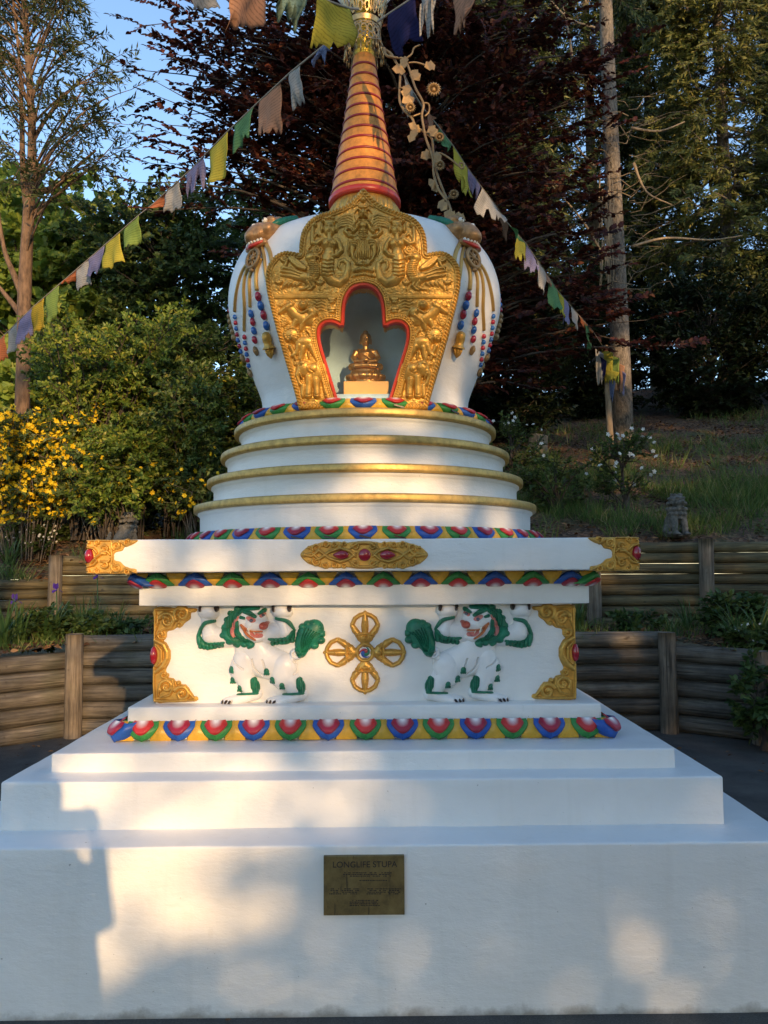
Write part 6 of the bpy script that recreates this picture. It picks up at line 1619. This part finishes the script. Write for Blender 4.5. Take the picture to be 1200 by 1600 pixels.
# ---- roses, stump, strappy plants, irises, daisies on the slopes
def flowers_at(name, c, nr0, r, mat, parent, k=5):
    c = np.asarray(c); nr0 = unit(nr0); ax0 = unit(np.cross(nr0, rnd(len(c)))); b0 = np.cross(nr0, ax0)
    P_, A_2, N_ = [], [], []
    for q in range(k):
        an = q*2*math.pi/k; P_.append(c); A_2.append(unit(ax0*math.cos(an)+b0*math.sin(an)+nr0*.2)); N_.append(nr0)
    return leaves(name, np.concatenate(P_), np.concatenate(A_2), np.concatenate(N_), np.tile(r*rng.uniform(.7, 1.2, len(c)), k), r*.8, mat, parent, 4)
def bloom(v, r, parent, col='white_fl'):
    nr0 = np.array([.1, -.8, .5])+rng.normal(size=3)*.4; nr0 = unit(nr0[None]); ax0 = unit(np.cross(nr0, rnd(1))); b0 = np.cross(nr0, ax0); P_, A_2, N_ = [], [], []
    for q in range(9):
        an = q*2*math.pi/5+.3*(q > 4); P_.append(v+nr0[0]*.004*(q > 4)); A_2.append((ax0*math.cos(an)+b0*math.sin(an)+nr0*(.2+.5*(q > 4)))[0]); N_.append(nr0[0])
    k = rng.uniform(.7, 1.2); return leaves('flower', np.array(P_), np.array(A_2), np.array(N_), np.array([r*k]*5+[r*k*.6]*4), r*.8, M[col], parent, 6)
def rose(px, py, h, w_, nfl, label):
    b = hill_at(px, py); x, y, z = b
    t = bush('rose_bush', x, y, [(x, y, z+h*.62, w_, w_*.6, h*.45)], M['kerria'], label, 'shrub', 'white flowering rose bushes', n=26, ntw=6, per=10, L=.06, W=.036, twl=.30)
    c = in_ells(nfl, [(x, y-.1, z+h*.75, w_*1.05, w_*.6, h*.42)], .7)
    for v in c: bloom(v, .034, t)
rose(975, 800, 1.0, .46, 26, 'rose bush with white flowers at the foot of the pale trunk')
rose(800, 770, 1.1, .5, 16, 'rose bush with white flowers beside the topmost drum at right')
rose(870, 800, .7, .6, 3, 'low green bush beside the second lowest drum at right')
def strappy(x, y, n, L, wd, label, kind='strappy_plant', mat=None, spread=.9, group='strappy leaved plants', cat='plant', z=None, up=1.0):
    z = hzf(x, y) if z is None else z; t = thing(kind, (x, y, z), label, cat, group); V = []; Fc = []
    for k in range(n):
        a = random.uniform(0, 6.283); l = L*random.uniform(.55, 1.1); out = random.uniform(.1, spread)*l; hgt = l*random.uniform(.6, 1.0)*up; bx_, by_ = x+random.uniform(-.05, .05), y+random.uniform(-.05, .05)
        dx, dy = math.cos(a), math.sin(a); o = len(V); m_ = 7
        for j in range(m_+1):
            s_ = j/m_; q = Vector((bx_+dx*out*s_**1.4, by_+dy*out*s_**1.4, z-.02+hgt*(s_*1.25-.55*s_**2.6*(out/l+.2)))); w2 = wd*(1-s_**2.2)*.5+.0008
            V += [(q.x-dy*w2, q.y+dx*w2, q.z), (q.x, q.y, q.z-w2*.35), (q.x+dy*w2, q.y-dx*w2, q.z)]
        for j in range(m_):
            for c in (0, 1): i0 = o+3*j+c; Fc.append([i0, i0+1, i0+4, i0+3])
    mb = MB(); mb.add(V, Fc); mb.build('leaves', mat or M['strappy'], t); return t
def iris(px, py, Y, h, label):
    p = at(px, py, Y); x = p[0]; y = Y; z = hzf(x, y); t = strappy(x, y, 14, h*.85, .016, label, 'iris', spread=.35, group='purple irises', cat='flower')
    mb = MB(); mb.tube([(x, y, z), (x+.01, y, z+h*.6), (x+.005, y-.01, z+h)], .006, 6); mb.build('stalk', M['strappy'], t)
    c = np.array([[x+.005, y-.01, z+h]]); P_, A_2, N_ = [], [], []
    for k in range(3):
        a = k*2.094+.3; d = np.array([math.cos(a), math.sin(a), 0])
        P_ += [c[0], c[0]]; A_2 += [d*.8+np.array([0, 0, -.35]), np.array([math.cos(a+1), math.sin(a+1), 0])*.4+np.array([0, 0, .9])]; N_ += [np.array([0, 0, 1.])+d*.4, d]
    leaves('flower', np.array(P_), np.array(A_2), np.array(N_), .075, .05, M['purple_fl'], t)
iris(86, 1000, 3.55, .50, 'purple iris in front of the wooden post of the upper wall'); iris(150, 985, 3.75, .62, 'taller purple iris nearest to the corner of the white cornice'); iris(22, 1010, 3.3, .42, 'purple iris at the left edge above the lower log wall')
for px, py, Y, n, L, wd, lb in ((30, 1000, 3.1, 26, .42, .022, 'strappy green plant above the left panel of the lower wall'), (78, 1005, 3.25, 24, .40, .03, 'broad strappy green plant spilling towards the left wooden post'), (125, 985, 3.7, 30, .42, .012, 'fine grassy plant between the two log walls at left'), (185, 985, 3.8, 30, .36, .012, 'fine grassy plant beside the left gold corner scroll'), (5, 1005, 2.9, 22, .45, .03, 'strappy green plant cut by the left edge above the lower wall'),
                             (905, 965, 3.75, 20, .36, .030, 'strappy plant just right of the pedestal'), (1075, 965, 3.7, 16, .42, .014, 'thin upright strappy plant below the right post of the upper wall'), (1150, 1000, 2.95, 28, .44, .020, 'arching strappy plant above the right panel of the lower wall'), (1190, 985, 2.9, 26, .46, .026, 'arching strappy plant at the right edge above the lower wall'), (1050, 985, 3.3, 20, .24, .010, 'small grassy plant behind the right wooden post')):
    p = at(px, py, Y); strappy(p[0], Y, int(n*1.6), L*1.25, wd, lb)
b = hill_at(14, 885); strappy(b[0], b[1], 30, .55, .024, 'pale strappy plant on the bank at the left edge above the upper wall')
b = hill_at(112, 820); strappy(b[0], b[1], 26, .4, .012, 'fine grassy plant on the bank beside the left post')
def lowbush(px, py, Y, r, h, label, mat, nfl=0, cat='plant', kind='leafy_plant'):
    p = hill_at(px, py) if Y is None else at(px, py, Y); x, y = p[0], p[1]; z = hzf(x, y)
    t = bush(kind, x, y, [(x, y, z+h*.55, r, r*.7, h*.5)], mat, label, cat, None, n=30, ntw=7, per=11, L=.075, W=.045, twl=.2, droop=.15)
    if nfl:
        for v in in_ells(nfl, [(x, y-.05, z+h*.7, r, r*.7, h*.5)], .8): bloom(v, .020, t)
lowbush(55, 870, None, .38, .45, 'clump of small white daisies on the bank above the left log wall', M['kerria'], 90, 'flower', 'daisy_clump')
lowbush(1180, 1000, 2.75, .22, .22, 'clump of white daisies above the lower wall at the right edge', M['kerria'], 20, 'flower', 'daisy_clump')
lowbush(1145, 955, 3.4, .28, .42, 'dark leafy plant between the two log walls at right', M['mid']); lowbush(1000, 975, 3.5, .22, .16, 'low leafy plant behind the lower wall right of the pedestal', M['mid'])
lowbush(55, 1000, 3.4, .35, .25, 'low leafy ground plant between the log walls at left', M['mid']); lowbush(170, 1000, 3.4, .35, .2, 'low leafy ground plant left of the pedestal', M['mid'])
lowbush(1190, 1100, 2.2, .22, .7, 'dark climbing plant hanging over the wall at the right edge', M['mid'])
b = hill_at(840, 708); mb = MB(); mb.tube([(b[0], b[1], b[2]-.05), (b[0], b[1], b[2]+.12), (b[0]+.02, b[1], b[2]+.34)], [.24, .19, .17], 12)
mb.V = [(x+.02*mn.noise(Vector((x*9, y*9, z*4))), y, z+.05*mn.noise(Vector((x*7, y*7, 1)))*(z > b[2]+.3)) for x, y, z in mb.V]
tag(mb.build('tree_stump', M['dead'], None, b), 'short weathered tree stump on the slope right of the dome', 'stump')

# ---- grass and fallen leaves: nobody could count them
def grass(name, pts, Lr, mat, wd=.010):
    P_ = np.asarray(pts); n = len(P_); L = rng.uniform(*Lr, n); d = unit(rng.normal(size=(n, 3))*np.array([.5, .5, .12])+[[0, 0, 1.]])
    tag(leaves(name, P_, d, unit(np.cross(d, rnd(n))), L, wd, mat, None, 4), kind='stuff')
def scatter(n, xr, yr, clump, lo=.0, zoff=0):
    x = rng.uniform(*xr, n*3); y = rng.uniform(*yr, n*3); k = np.array([mn.noise(Vector((a*clump, b*clump, 5)))+.35*mn.noise(Vector((a*4, b*4, 1))) for a, b in zip(x, y)]) > lo
    x = x[k][:n]; y = y[k][:n]; z = hz(x, y); return np.stack([x, y, z-.01+zoff], 1)[z > .5]
grass('grass', np.vstack([scatter(13000, (2, 9), (4.55, 9.5), .9, .12), scatter(3500, (1.5, 9), (4.5, 12), .5, .1), scatter(2500, (-6, -2), (4.6, 6.5), .8, .05)]), (.10, .34), M['grass'])
grass('tall_grass', np.vstack([scatter(1500, (2.4, 9), (4.8, 9), 1.6, .25), scatter(300, (4.5, 7), (4.6, 6.5), 2.2, .1)]), (.30, .62), M['grass'])
grass('low_weeds', np.vstack([scatter(1500, (-4.6, -1.8), (2.3, 4.8), 1.2, -.1), scatter(1200, (1.8, 5), (2.3, 4.2), 1.2, -.05)]), (.05, .18), M['grass'])
M['litter'] = leafmat('fallen_leaves', [(0, (.05, .026, .014)), (.5, (.13, .065, .03)), (1, (.27, .16, .08))], .8, 0, .2)
pts = np.vstack([scatter(9000, (1.5, 11), (4.5, 12), .4, -.6, .015), scatter(3000, (-6, -1.5), (4.9, 7), .4, -.6, .015), scatter(1600, (-4.8, -1.8), (2.3, 4.9), .4, -.6, .015), scatter(1600, (1.8, 5), (2.3, 4.3), .4, -.6, .015)])
ax_ = unit(rng.normal(size=(len(pts), 3))*[1, 1, .2]); tag(leaves('leaf_litter', pts, ax_, unit(rng.normal(size=(len(pts), 3))*.4+[[0, 0, 1.]]), rng.uniform(.04, .10, len(pts)), .04, M['litter'], None, 6), kind='stuff')

px_ = np.stack([rng.uniform(-4, 4, 420), rng.uniform(-2.4, 2.9, 420), np.full(420, .012)], 1); px_ = px_[(np.abs(px_[:, 0]) > 1.65) | (px_[:, 1] < -1.62)]
ax_ = unit(rng.normal(size=(len(px_), 3))*[1, 1, .1]); tag(leaves('paving_litter', px_, ax_, unit(rng.normal(size=(len(px_), 3))*.25+[[0, 0, 1.]]), rng.uniform(.02, .06, len(px_)), .022, M['litter'], None, 6), kind='stuff')
# ---- stone guardian lions on the upper wall
def stone_lion(px, Y, h, label, facing=0.):
    p = at(px, 830, Y); x, y = p[0], Y; z = hzf(x, y)+.0; t = thing('stone_lion', (x, y, z), label, 'statue'); k = h/.45
    q = lambda a, b, c: (x+k*(a*math.cos(facing)-b*math.sin(facing)), y+k*(a*math.sin(facing)+b*math.cos(facing)), z+k*c)
    def fill(mb):
        E = lambda c, r: mb.ell(q(*c), tuple(k*v for v in r))
        E((0, .03, .02), (.115, .13, .028))
        mb.tube([q(0, .09, .08), q(0, .06, .16), q(0, -.01, .25), q(0, -.04, .32)], [k*.085, k*.095, k*.085, k*.06], 14)
        E((-.075, .06, .08), (.05, .085, .065)); E((.075, .06, .08), (.05, .085, .065))
        for s_ in (-1, 1):
            mb.tube([q(s_*.052, -.055, .23), q(s_*.058, -.085, .12), q(s_*.058, -.09, .045)], [k*.042, k*.034, k*.032], 12); E((s_*.058, -.11, .04), (.036, .048, .022))
            for j in (-1, 0, 1): E((s_*.058+j*.02, -.148, .036), (.011, .016, .014))
            E((s_*.085, -.02, .045), (.034, .06, .022)); E((s_*.066, -.035, .425), (.018, .014, .022))
        E((0, -.05, .395), (.072, .07, .066)); E((0, -.118, .368), (.05, .045, .03)); E((0, -.16, .385), (.022, .014, .015)); E((0, -.108, .325), (.038, .04, .015)); E((0, -.09, .348), (.03, .03, .03))
        for s_ in (-1, 1): E((s_*.03, -.112, .408), (.015, .014, .011)); E((s_*.034, -.115, .428), (.026, .018, .009))
        for ring_, (n_, r_, zc, rb) in enumerate(((9, .078, .42, .02), (9, .09, .37, .024), (11, .092, .305, .027), (10, .085, .255, .027), (8, .072, .21, .024), (7, .052, .462, .018))):
            for j in range(n_):
                a = 2*math.pi*(j+.5*(ring_ % 2))/n_
                if ring_ < 2 and abs(((a+math.pi/2+math.pi) % (2*math.pi))-math.pi) < .95: continue
                E((r_*math.cos(a), -.03+r_*math.sin(a)*.85, zc), (rb, rb, rb*.95))
        mb.tube([q(.05, .14, .06), q(.10, .17, .14), q(.07, .16, .24)], [k*.03, k*.035, k*.015], 10)
    sculpt('body', fill, .009, M['stone'], t, 1)
stone_lion(1056, 4.62, .50, 'small grey stone guardian lion sitting on the upper log wall at right', .15)
stone_lion(197, 5.3, .50, 'grey stone guardian figure half hidden behind the left end of the cornice', 2.6)

# ================================================================== PRAYER FLAGS
FC = dict(orange=(.62, .22, .10), peach=(.60, .33, .21), yellow=(.62, .54, .09), lime=(.33, .46, .12), green=(.16, .36, .17), mint=(.36, .50, .38), lav=(.36, .33, .52), white=(.52, .50, .47), blue=(.20, .25, .42), navy=(.035, .035, .12), gold=(.62, .44, .06), brown=(.22, .12, .07))
for k, v in FC.items(): M['fl_'+k] = clothmat('cloth_'+k, v)
def flag(root, a, b, drop, col, torn=0., sway=(0, 0), tw=0., taper=0., seed=0):
    """a cloth hanging from cord points a-b; drop = length; ragged lower hem"""
    a = np.array(a); b = np.array(b); nu, nv = 14, 12; rs = random.Random(seed*13+5); V = []; keep = []
    sl = [rs.uniform(-.06, .03) for _ in range(nu+1)]; cut = [1-torn*max(0, rs.uniform(-.6, 1)) for _ in range(nu+1)]
    cut = [min(cut[max(0, i-1)], cut[i]*1.15) if torn > .3 and rs.random() < .5 else cut[i] for i in range(nu+1)]
    d = unit((b-a)[None])[0]; side = np.cross(d, [0, 0, 1.]); L = np.linalg.norm(b-a)
    for j in range(nv+1):
        v = j/nv
        for i in range(nu+1):
            u = i/nu; vv = v*cut[i]; uu = .5+(u-.5)*(1-taper*v)
            p = a+(b-a)*uu; p = p+np.array([sway[0]*v*v, sway[1]*v*v, -drop*(vv+sl[i]*v)])
            wv = math.sin(u*7+seed*2.1+v*2)*.018*v+.03*mn.noise(Vector((u*2.2+seed, v*2.2, 4)))*(.3+v)
            p = p+side*wv+d*math.sin(v*5+seed)*.008*v
            if tw: p = p+side*(u-.5)*tw*v*L+np.array([0, 0, tw*.3*(u-.5)*v*L])
            V.append(p)
    Fc = np.array([[j*(nu+1)+i, j*(nu+1)+i+1, (j+1)*(nu+1)+i+1, (j+1)*(nu+1)+i] for j in range(nv) for i in range(nu)])
    o = from_arrays('flag', V, Fc, M['fl_'+col], root); s_ = o.modifiers.new('t', 'SOLIDIFY'); s_.thickness = .0012; return o
def string(label, cordpx, flags, Yf, kind='prayer_flag_string'):
    """cordpx: photo points of the cord with their distance planes; flags: (x0,x1,y0,y1,colour,torn,taper)"""
    pts = [at(x, y, Yf(x)) for x, y in cordpx]; root = thing(kind, tuple(pts[0]), label, 'prayer flags', 'strings of prayer flags')
    mb = MB(); mb.tube([Vector(p) for p in pts], .006, 6); mb.build('cord', M['cord'], root)
    xs = np.array([c[0] for c in cordpx]); ys = np.array([c[1] for c in cordpx]); od = np.argsort(xs)
    for k, (x0, x1, yb, col, torn, tp) in enumerate(flags):
        ya, yb2 = np.interp([x0, x1], xs[od], ys[od]); a = at(x0, ya+1, Yf(x0)); b = at(x1, yb2+1, Yf(x1)); m_ = at((x0+x1)/2, yb, Yf((x0+x1)/2))
        drop = max(.06, ((a[2]+b[2])/2-m_[2])); flag(root, a, b, drop, col, torn, (random.uniform(-.03, .03), random.uniform(-.03, .05)), random.uniform(-.4, .4), tp, k+len(label))
    return root
yl = lambda x: np.interp(x, [-40, 530], [5.2, -.12])
string('long string of faded prayer flags from the spire down to the left edge', [(-40, 562), (0, 530), (50, 481), (100, 438), (160, 386), (215, 338), (240, 318), (300, 263), (355, 206), (400, 163), (455, 112), (500, 76), (545, 38)],
       [(-18, 8, 570, 'orange', .1, 0), (13, 27, 551, 'white', .1, 0), (31, 50, 532, 'lav', .15, 0), (50, 69, 518, 'gold', .1, 0), (71, 92, 498, 'lime', .1, 0), (97, 120, 440, 'orange', .5, .5), (120, 138, 451, 'white', .15, 0), (138, 163, 430, 'lav', .2, .1), (165, 187, 418, 'yellow', .1, 0), (195, 217, 384, 'lime', .15, .1), (231, 259, 326, 'orange', .5, .3), (261, 280, 330, 'white', .2, 0), (291, 317, 300, 'lav', .75, .1), (328, 356, 282, 'yellow', .1, 0), (366, 396, 226, 'green', .35, .1), (406, 438, 212, 'peach', .3, .3), (452, 469, 164, 'white', .3, -.1), (494, 513, 102, 'blue', .8, .1)], yl)
yr = lambda x: np.interp(x, [620, 945], [-.12, 9.0])
pb = hill_at(957, 738); PY = pb[1]
yr = lambda x: np.interp(x, [620, 660, 700, 760, 830, 945], [-.12, .5, 1.4, 3.0, 5.2, PY])
string('string of small ragged prayer flags from the spire to the thin pole on the slope', [(612, 88), (625, 105), (640, 135), (660, 168), (685, 198), (708, 228), (730, 262), (752, 292), (775, 322), (790, 345), (823, 382), (845, 415), (872, 455), (902, 490), (925, 515), (944, 545)],
       [(630, 650, 165, 'white', .8, .1), (662, 678, 206, 'peach', .2, .2), (686, 706, 228, 'green', .6, .2), (708, 730, 298, 'yellow', .3, .2), (731, 749, 300, 'lav', .7, 0), (753, 776, 345, 'white', .7, 0), (778, 794, 372, 'brown', .3, .3), (794, 824, 385, 'green', .2, .2), (806, 820, 412, 'yellow', .4, .4), (823, 834, 425, 'lav', .4, .3), (838, 854, 452, 'white', .3, .3), (848, 860, 442, 'peach', .3, .2), (858, 871, 482, 'green', .1, .3), (872, 881, 492, 'yellow', .2, .2), (881, 888, 508, 'lav', .3, .3), (892, 903, 512, 'white', .3, .3), (905, 926, 516, 'orange', .3, .3), (912, 922, 548, 'green', .2, .3)], yr)
pl_ = lambda x: np.interp(x, [250, 560], [-2.0, -.5])
string('string of large faded prayer flags at the top left of the spire', [(560, 14), (545, 13), (494, -5), (435, -20), (363, -26), (250, -40)], [(495, 546, 80, 'yellow', .12, -.05), (436, 479, 34, 'mint', .7, 0), (364, 414, 38, 'peach', .25, 0), (300, 338, 10, 'white', .2, 0)], pl_)
pr_ = lambda x: np.interp(x, [585, 900], [-.4, -2.0])
string('string of large prayer flags at the top right of the spire', [(590, 34), (604, 24), (652, -8), (700, -28), (760, -44), (860, -60)], [(606, 648, 76, 'navy', .12, -.1), (656, 681, 58, 'white', .85, .1), (707, 752, 38, 'peach', .3, 0)], pr_)
# thin pole with a bundle of flags
PT = at(946, 540, PY); pole = thing('flag_pole', (pb[0], PY, hzf(pb[0], PY)), 'thin wooden pole with a bundle of knotted prayer flags before the pale trunk', 'pole')
mb = MB(); mb.tube([(pb[0], PY, hzf(pb[0], PY)-.1), tuple(at(950, 620, PY)), tuple(PT)], [.055, .048, .04], 10); mb.build('pole', M['pole'], pole)
for k, (x0, x1, y0, yb, col) in enumerate(((930, 943, 545, 600, 'white'), (940, 958, 544, 598, 'yellow'), (948, 968, 552, 600, 'lime'), (960, 976, 564, 612, 'peach'), (936, 948, 556, 590, 'navy'), (950, 962, 588, 626, 'blue'), (938, 968, 574, 596, 'yellow'), (968, 978, 576, 616, 'lav'))):
    a = at(x0, y0, PY-.08); b = at(x1, y0+8, PY-.1-.02*k); o = flag(pole, a, b, a[2]-at(x0, yb, PY)[2], col, .3, (0, 0), .6, .3, k+40)

# ================================================================== what stands behind the viewer and throws the shade
per = thing('person', (.06, -4.98, 0), 'standing person behind the viewpoint holding up a phone, seen only as a shadow', 'person')
def fperson(mb):
    q = lambda x, y, z: (.045+x, -4.98+y, z)
    for s_ in (-1, 1):
        mb.tube([q(s_*.09, .0, .92), q(s_*.10, .0, .5), q(s_*.11, -.02, .08)], [.085, .06, .042], 14); mb.ell(q(s_*.115, .05, .045), (.045, .125, .045))
        mb.tube([q(s_*.17, 0, 1.34), q(s_*.215, .10, 1.14), q(s_*.12, .30, 1.38)], [.055, .045, .03], 14)
        mb.ell(q(s_*.085, .335, 1.41), (.028, .045, .04))
        for f_ in range(4): mb.tube([q(s_*.085, .35, 1.385+.022*f_), q(s_*.07, .395-.004*abs(f_-1.5), 1.39+.022*f_), q(s_*.04, .405, 1.392+.022*f_)], [.0095, .009, .0075], 8)
        mb.tube([q(s_*.085, .33, 1.44), q(s_*.06, .345, 1.475), q(s_*.035, .35, 1.485)], [.011, .010, .008], 8)
    mb.tube([q(0, 0, .42), q(0, 0, .75), q(0, 0, 1.0), q(0, 0, 1.22)], [.25, .245, .235, .20], 20)                                   # long coat
    mb.tube([q(0, 0, .88), q(0, 0, 1.05), q(0, -.01, 1.25), q(0, -.01, 1.38), q(0, 0, 1.44)], [.155, .14, .165, .15, .07], 18)
    mb.tube([q(-.15, -.005, 1.36), q(.15, -.005, 1.36)], [.065, .065], 14); mb.tube([q(0, .0, 1.40), q(0, .015, 1.50)], [.055, .05], 12)
    mb.ell(q(0, .02, 1.575), (.078, .098, .115)); mb.ell(q(0, .115, 1.56), (.014, .02, .02))
    for s_ in (-1, 1): mb.ell(q(s_*.078, .01, 1.57), (.012, .022, .032))
M['coat'] = paint('dark_coat', (.05, .055, .075), .9, .3); M['hair'] = paint('dark_hair', (.03, .02, .015), .6, .3)
sculpt('body', fperson, .014, M['coat'], per, 2)
mb = MB(); mb.ell((.045, -4.985, 1.60), (.088, .105, .105)); mb.build('hair', M['hair'], per)
mb = MB(); mb.box((-.03, -4.585, 1.375), (.12, -4.575, 1.452)); tag(mb.build('phone', M['claw'], None, (.045, -4.58, 1.41)), 'dark phone held up by the person behind the viewpoint', 'phone')

def XZ(p): return np.array([p[0]+(p[1]+20)*TA, p[2]+(p[1]+20)*TE])
# openings in the canopy through which the low sun reaches the place: (photo x, y, plane, half-width, half-height, openness)
WIN = [
 (165, 1230, -1.4, 80, 80, .95), (150, 1390, -1.6, 60, 80, .9), (160, 1490, -1.6, 34, 60, .4), (100, 1182, -1.27, 26, 16, .9), (150, 1190, -1.27, 50, 36, .9),
 (215, 1235, -1.4, 120, 75, .97), (330, 1240, -1.4, 120, 75, .85), (440, 1225, -1.35, 90, 60, .5), (540, 1230, -1.35, 80, 50, .25), (230, 1370, -1.6, 120, 65, .95), (350, 1370, -1.6, 70, 50, .75), (270, 1430, -1.6, 80, 36, .7), (430, 1370, -1.6, 40, 50, .35), (400, 1300, -1.6, 70, 30, .5),
 (470, 1570, -1.6, 34, 18, .28), (440, 1520, -1.6, 20, 26, .2), (770, 1490, -1.6, 16, 22, .25), (870, 1540, -1.6, 24, 22, .35), (1110, 1430, -1.6, 20, 14, .25), (510, 1470, -1.6, 20, 40, .25), (620, 1480, -1.6, 18, 24, .25), (990, 1490, -1.6, 18, 22, .35), (1050, 1560, -1.6, 24, 20, .3), (320, 1560, -1.6, 24, 18, .25), (385, 1530, -1.6, 26, 22, .25), (550, 1580, -1.6, 30, 20, .3), (680, 1575, -1.6, 30, 16, .25),
 (300, 1150, -1.1, 170, 36, .75), (480, 1150, -1.1, 90, 30, .45), (330, 1040, -.95, 120, 60, .60), (500, 1055, -.95, 70, 60, .45), (300, 868, -1.18, 110, 32, .60), (430, 868, -1.18, 60, 28, .45), (390, 930, -1.0, 150, 24, .5), (690, 935, -1.0, 60, 14, .25), (560, 960, -.95, 50, 18, .4),
 (660, 775, -.95, 100, 40, .75), (560, 800, -.95, 60, 26, .45), (640, 730, -.9, 80, 26, .45), (450, 800, -.9, 60, 30, .3), (560, 690, -.8, 60, 20, .3), (770, 800, -.7, 40, 30, .35),
 (545, 555, -.7, 60, 60, .95), (590, 590, -.7, 50, 45, .9), (500, 560, -.6, 36, 50, .9), (650, 580, -.75, 60, 70, .6), (685, 500, -.8, 50, 50, .75), (725, 600, -.55, 30, 50, .5), (480, 600, -.7, 40, 40, .5), (760, 470, -.4, 40, 70, .5), (560, 460, -.8, 40, 18, .4), (640, 390, -.8, 30, 50, .2),
 (580, 240, -.15, 70, 60, .85), (590, 170, -.1, 50, 50, .8), (570, 120, -.1, 40, 30, .5), (580, 40, -.1, 40, 40, .7), (690, 160, -.2, 60, 90, .75), (540, 280, -.2, 40, 30, .4), (440, 370, -.5, 26, 26, .7),
 (60, 1050, 2.4, 90, 60, .97), (120, 1060, 2.9, 40, 70, .95), (150, 1060, 2.95, 26, 50, .7), (40, 950, 4.2, 70, 50, .75), (90, 900, 4.8, 70, 40, .6), (200, 925, 4.9, 40, 30, .35),
 (60, 690, 5.6, 130, 130, .9), (150, 780, 5.6, 110, 70, .65), (150, 640, 6, 90, 60, .6), (180, 470, 6.2, 150, 100, .95), (300, 560, 6.2, 90, 80, .6), (130, 560, 6, 110, 70, .8), (330, 470, 6.4, 60, 50, .6), (80, 430, 9, 140, 160, .85), (60, 300, 13, 120, 140, .9), (40, 560, 13, 90, 110, .9), (150, 90, 9, 150, 180, .8), (20, 480, 9, 60, 200, .8),
 (50, 480, 4.2, 90, 90, .8), (180, 400, 2.8, 90, 80, .7), (300, 270, 1.6, 80, 70, .45), (420, 160, .6, 50, 60, .4),
 (968, 215, 10, 22, 50, .8), (968, 380, 10, 24, 70, .75), (900, 340, 10, 60, 60, .6), (1010, 715, 8.5, 110, 26, .55), (1000, 760, 7, 60, 30, .3), (1100, 50, 13, 130, 110, .85), (1180, 160, 12, 60, 100, .7), (1150, 470, 13, 70, 60, .85), (1130, 560, 12, 50, 30, .4), (900, 60, 14, 110, 60, .7), (880, 180, 14, 120, 110, .6), (730, 230, 13, 60, 90, .5), (800, 110, 14, 60, 60, .5), (890, 255, 8, 80, 60, .3), (960, 575, 9, 30, 40, .8), (840, 420, 5, 60, 60, .4), (760, 300, 3, 50, 60, .5), (480, 200, 7.8, 90, 60, .35), (430, 330, 8, 60, 60, .4), (250, 300, 8, 70, 60, .4), (900, 700, 8, 60, 30, .35),
 (1056, 800, 4.7, 40, 30, .15), (985, 520, 7.4, 80, 40, .4),
]
WX = []
for px, py, Y, rx, ry, s_ in WIN:
    p = at(px, py, Y); c = XZ(p); m_ = (Y-CAM[1])/F*1.02; WX.append((c[0], c[1], rx*m_+(.16 if Y > 1 else 0), ry*m_*1.06+(.16 if Y > 1 else 0), min(.99, s_*(1.12 if Y > 1 and px < 420 else 1))))
WX += [(1.6, 15.5, 3.1, 7.5, .97), (3.6, 10.5, 1.3, 2.6, .95)]
WX = np.array(WX)
def keep_p(X, Z, cover):
    """share of leaves to keep so that the wished fraction of sunlight gets through"""
    T_ = np.full(len(X), 1e-5)
    for cx, cz, rx, rz, s_ in WX:
        d2 = ((X-cx)/rx)**2+((Z-cz)/rz)**2; T_ = np.maximum(T_, s_*np.exp(-(d2**1.8)*.9))
    return np.clip(-np.log(T_)/cover, 0, 1)
def canopy(n, xr, zr, size):
    X = rng.uniform(*xr, n); Z = rng.uniform(*zr, n); Yl = rng.uniform(-23, -17, n)
    if size > .2:                                          # the coarse outer foliage leaves room for the fine one
        o_ = ~((X > FX[0]) & (X < FX[1]) & (Z > FZ[0]) & (Z < FZ[1])); X, Z, Yl = X[o_], Z[o_], Yl[o_]
    k = rng.uniform(0, 1, len(X)) < keep_p(X, Z, 4.0 if size > .2 else 8.0); X, Z, Yl = X[k], Z[k], Yl[k]
    P_ = np.stack([X-(Yl+20)*TA, Yl, Z-(Yl+20)*TE], 1); return P_[P_[:, 2] > .1], size
FX, FZ = (4.3, 8.7), (3.4, 10.4)
c1, s1_ = canopy(52000, (-3, 27), (1.2, 24), .36); c2, s2_ = canopy(30000, FX, FZ, .15)
PA = np.vstack([c1, c2]); SZ = np.concatenate([np.full(len(c1), s1_), np.full(len(c2), s2_)])
M['shade_leaf'] = leafmat('shade_tree_leaves', [(0, (.03, .06, .015)), (1, (.08, .12, .03))], .5, .2)
tx = np.array([.8, 4.75, 9.4, 12.6, 16., 19.4, 22.8, 26.])
own = np.argmin(np.abs(PA[:, :1]-tx[None]), 1)
for i, x in enumerate(tx):
    s_ = own == i; P_ = PA[s_]; S_z = SZ[s_]*rng.uniform(.8, 1.25, s_.sum())
    t = thing('shade_tree', (x, -20.5, 0), 'tall leafy tree behind the viewpoint that throws dappled evening shade', 'tree', 'trees behind the viewer')
    tkx = [(x+.1*mn.noise(Vector((z_, i, 0))), -20.5, z_) for z_ in np.linspace(-.1, 20, 9)]
    mb = MB(); mb.tube(tkx, list(np.linspace(.16, .04, 9)), 10)
    mb.build('trunk', M['bark_g'], t); mb = MB()
    sub = P_[rng.choice(len(P_), min(len(P_), 60), replace=False)]
    for q in sub:
        z0 = max(.5, q[2]-1.0); mb.tube([(x, -20.5, z0), ((x+q[0])/2, (q[1]-20.5)/2, (z0+q[2])/2+.2), tuple(q)], [.02, .014, .006], 4, False)
    mb.build('limbs', M['bark_g'], t)
    ax_ = rnd(len(P_)); leaves('crown', P_-ax_*S_z[:, None]*.5, ax_, unit(rng.normal(size=P_.shape)*.6+[[-.3, .9, -.2]]), S_z, S_z*.68, M['shade_leaf'], t)
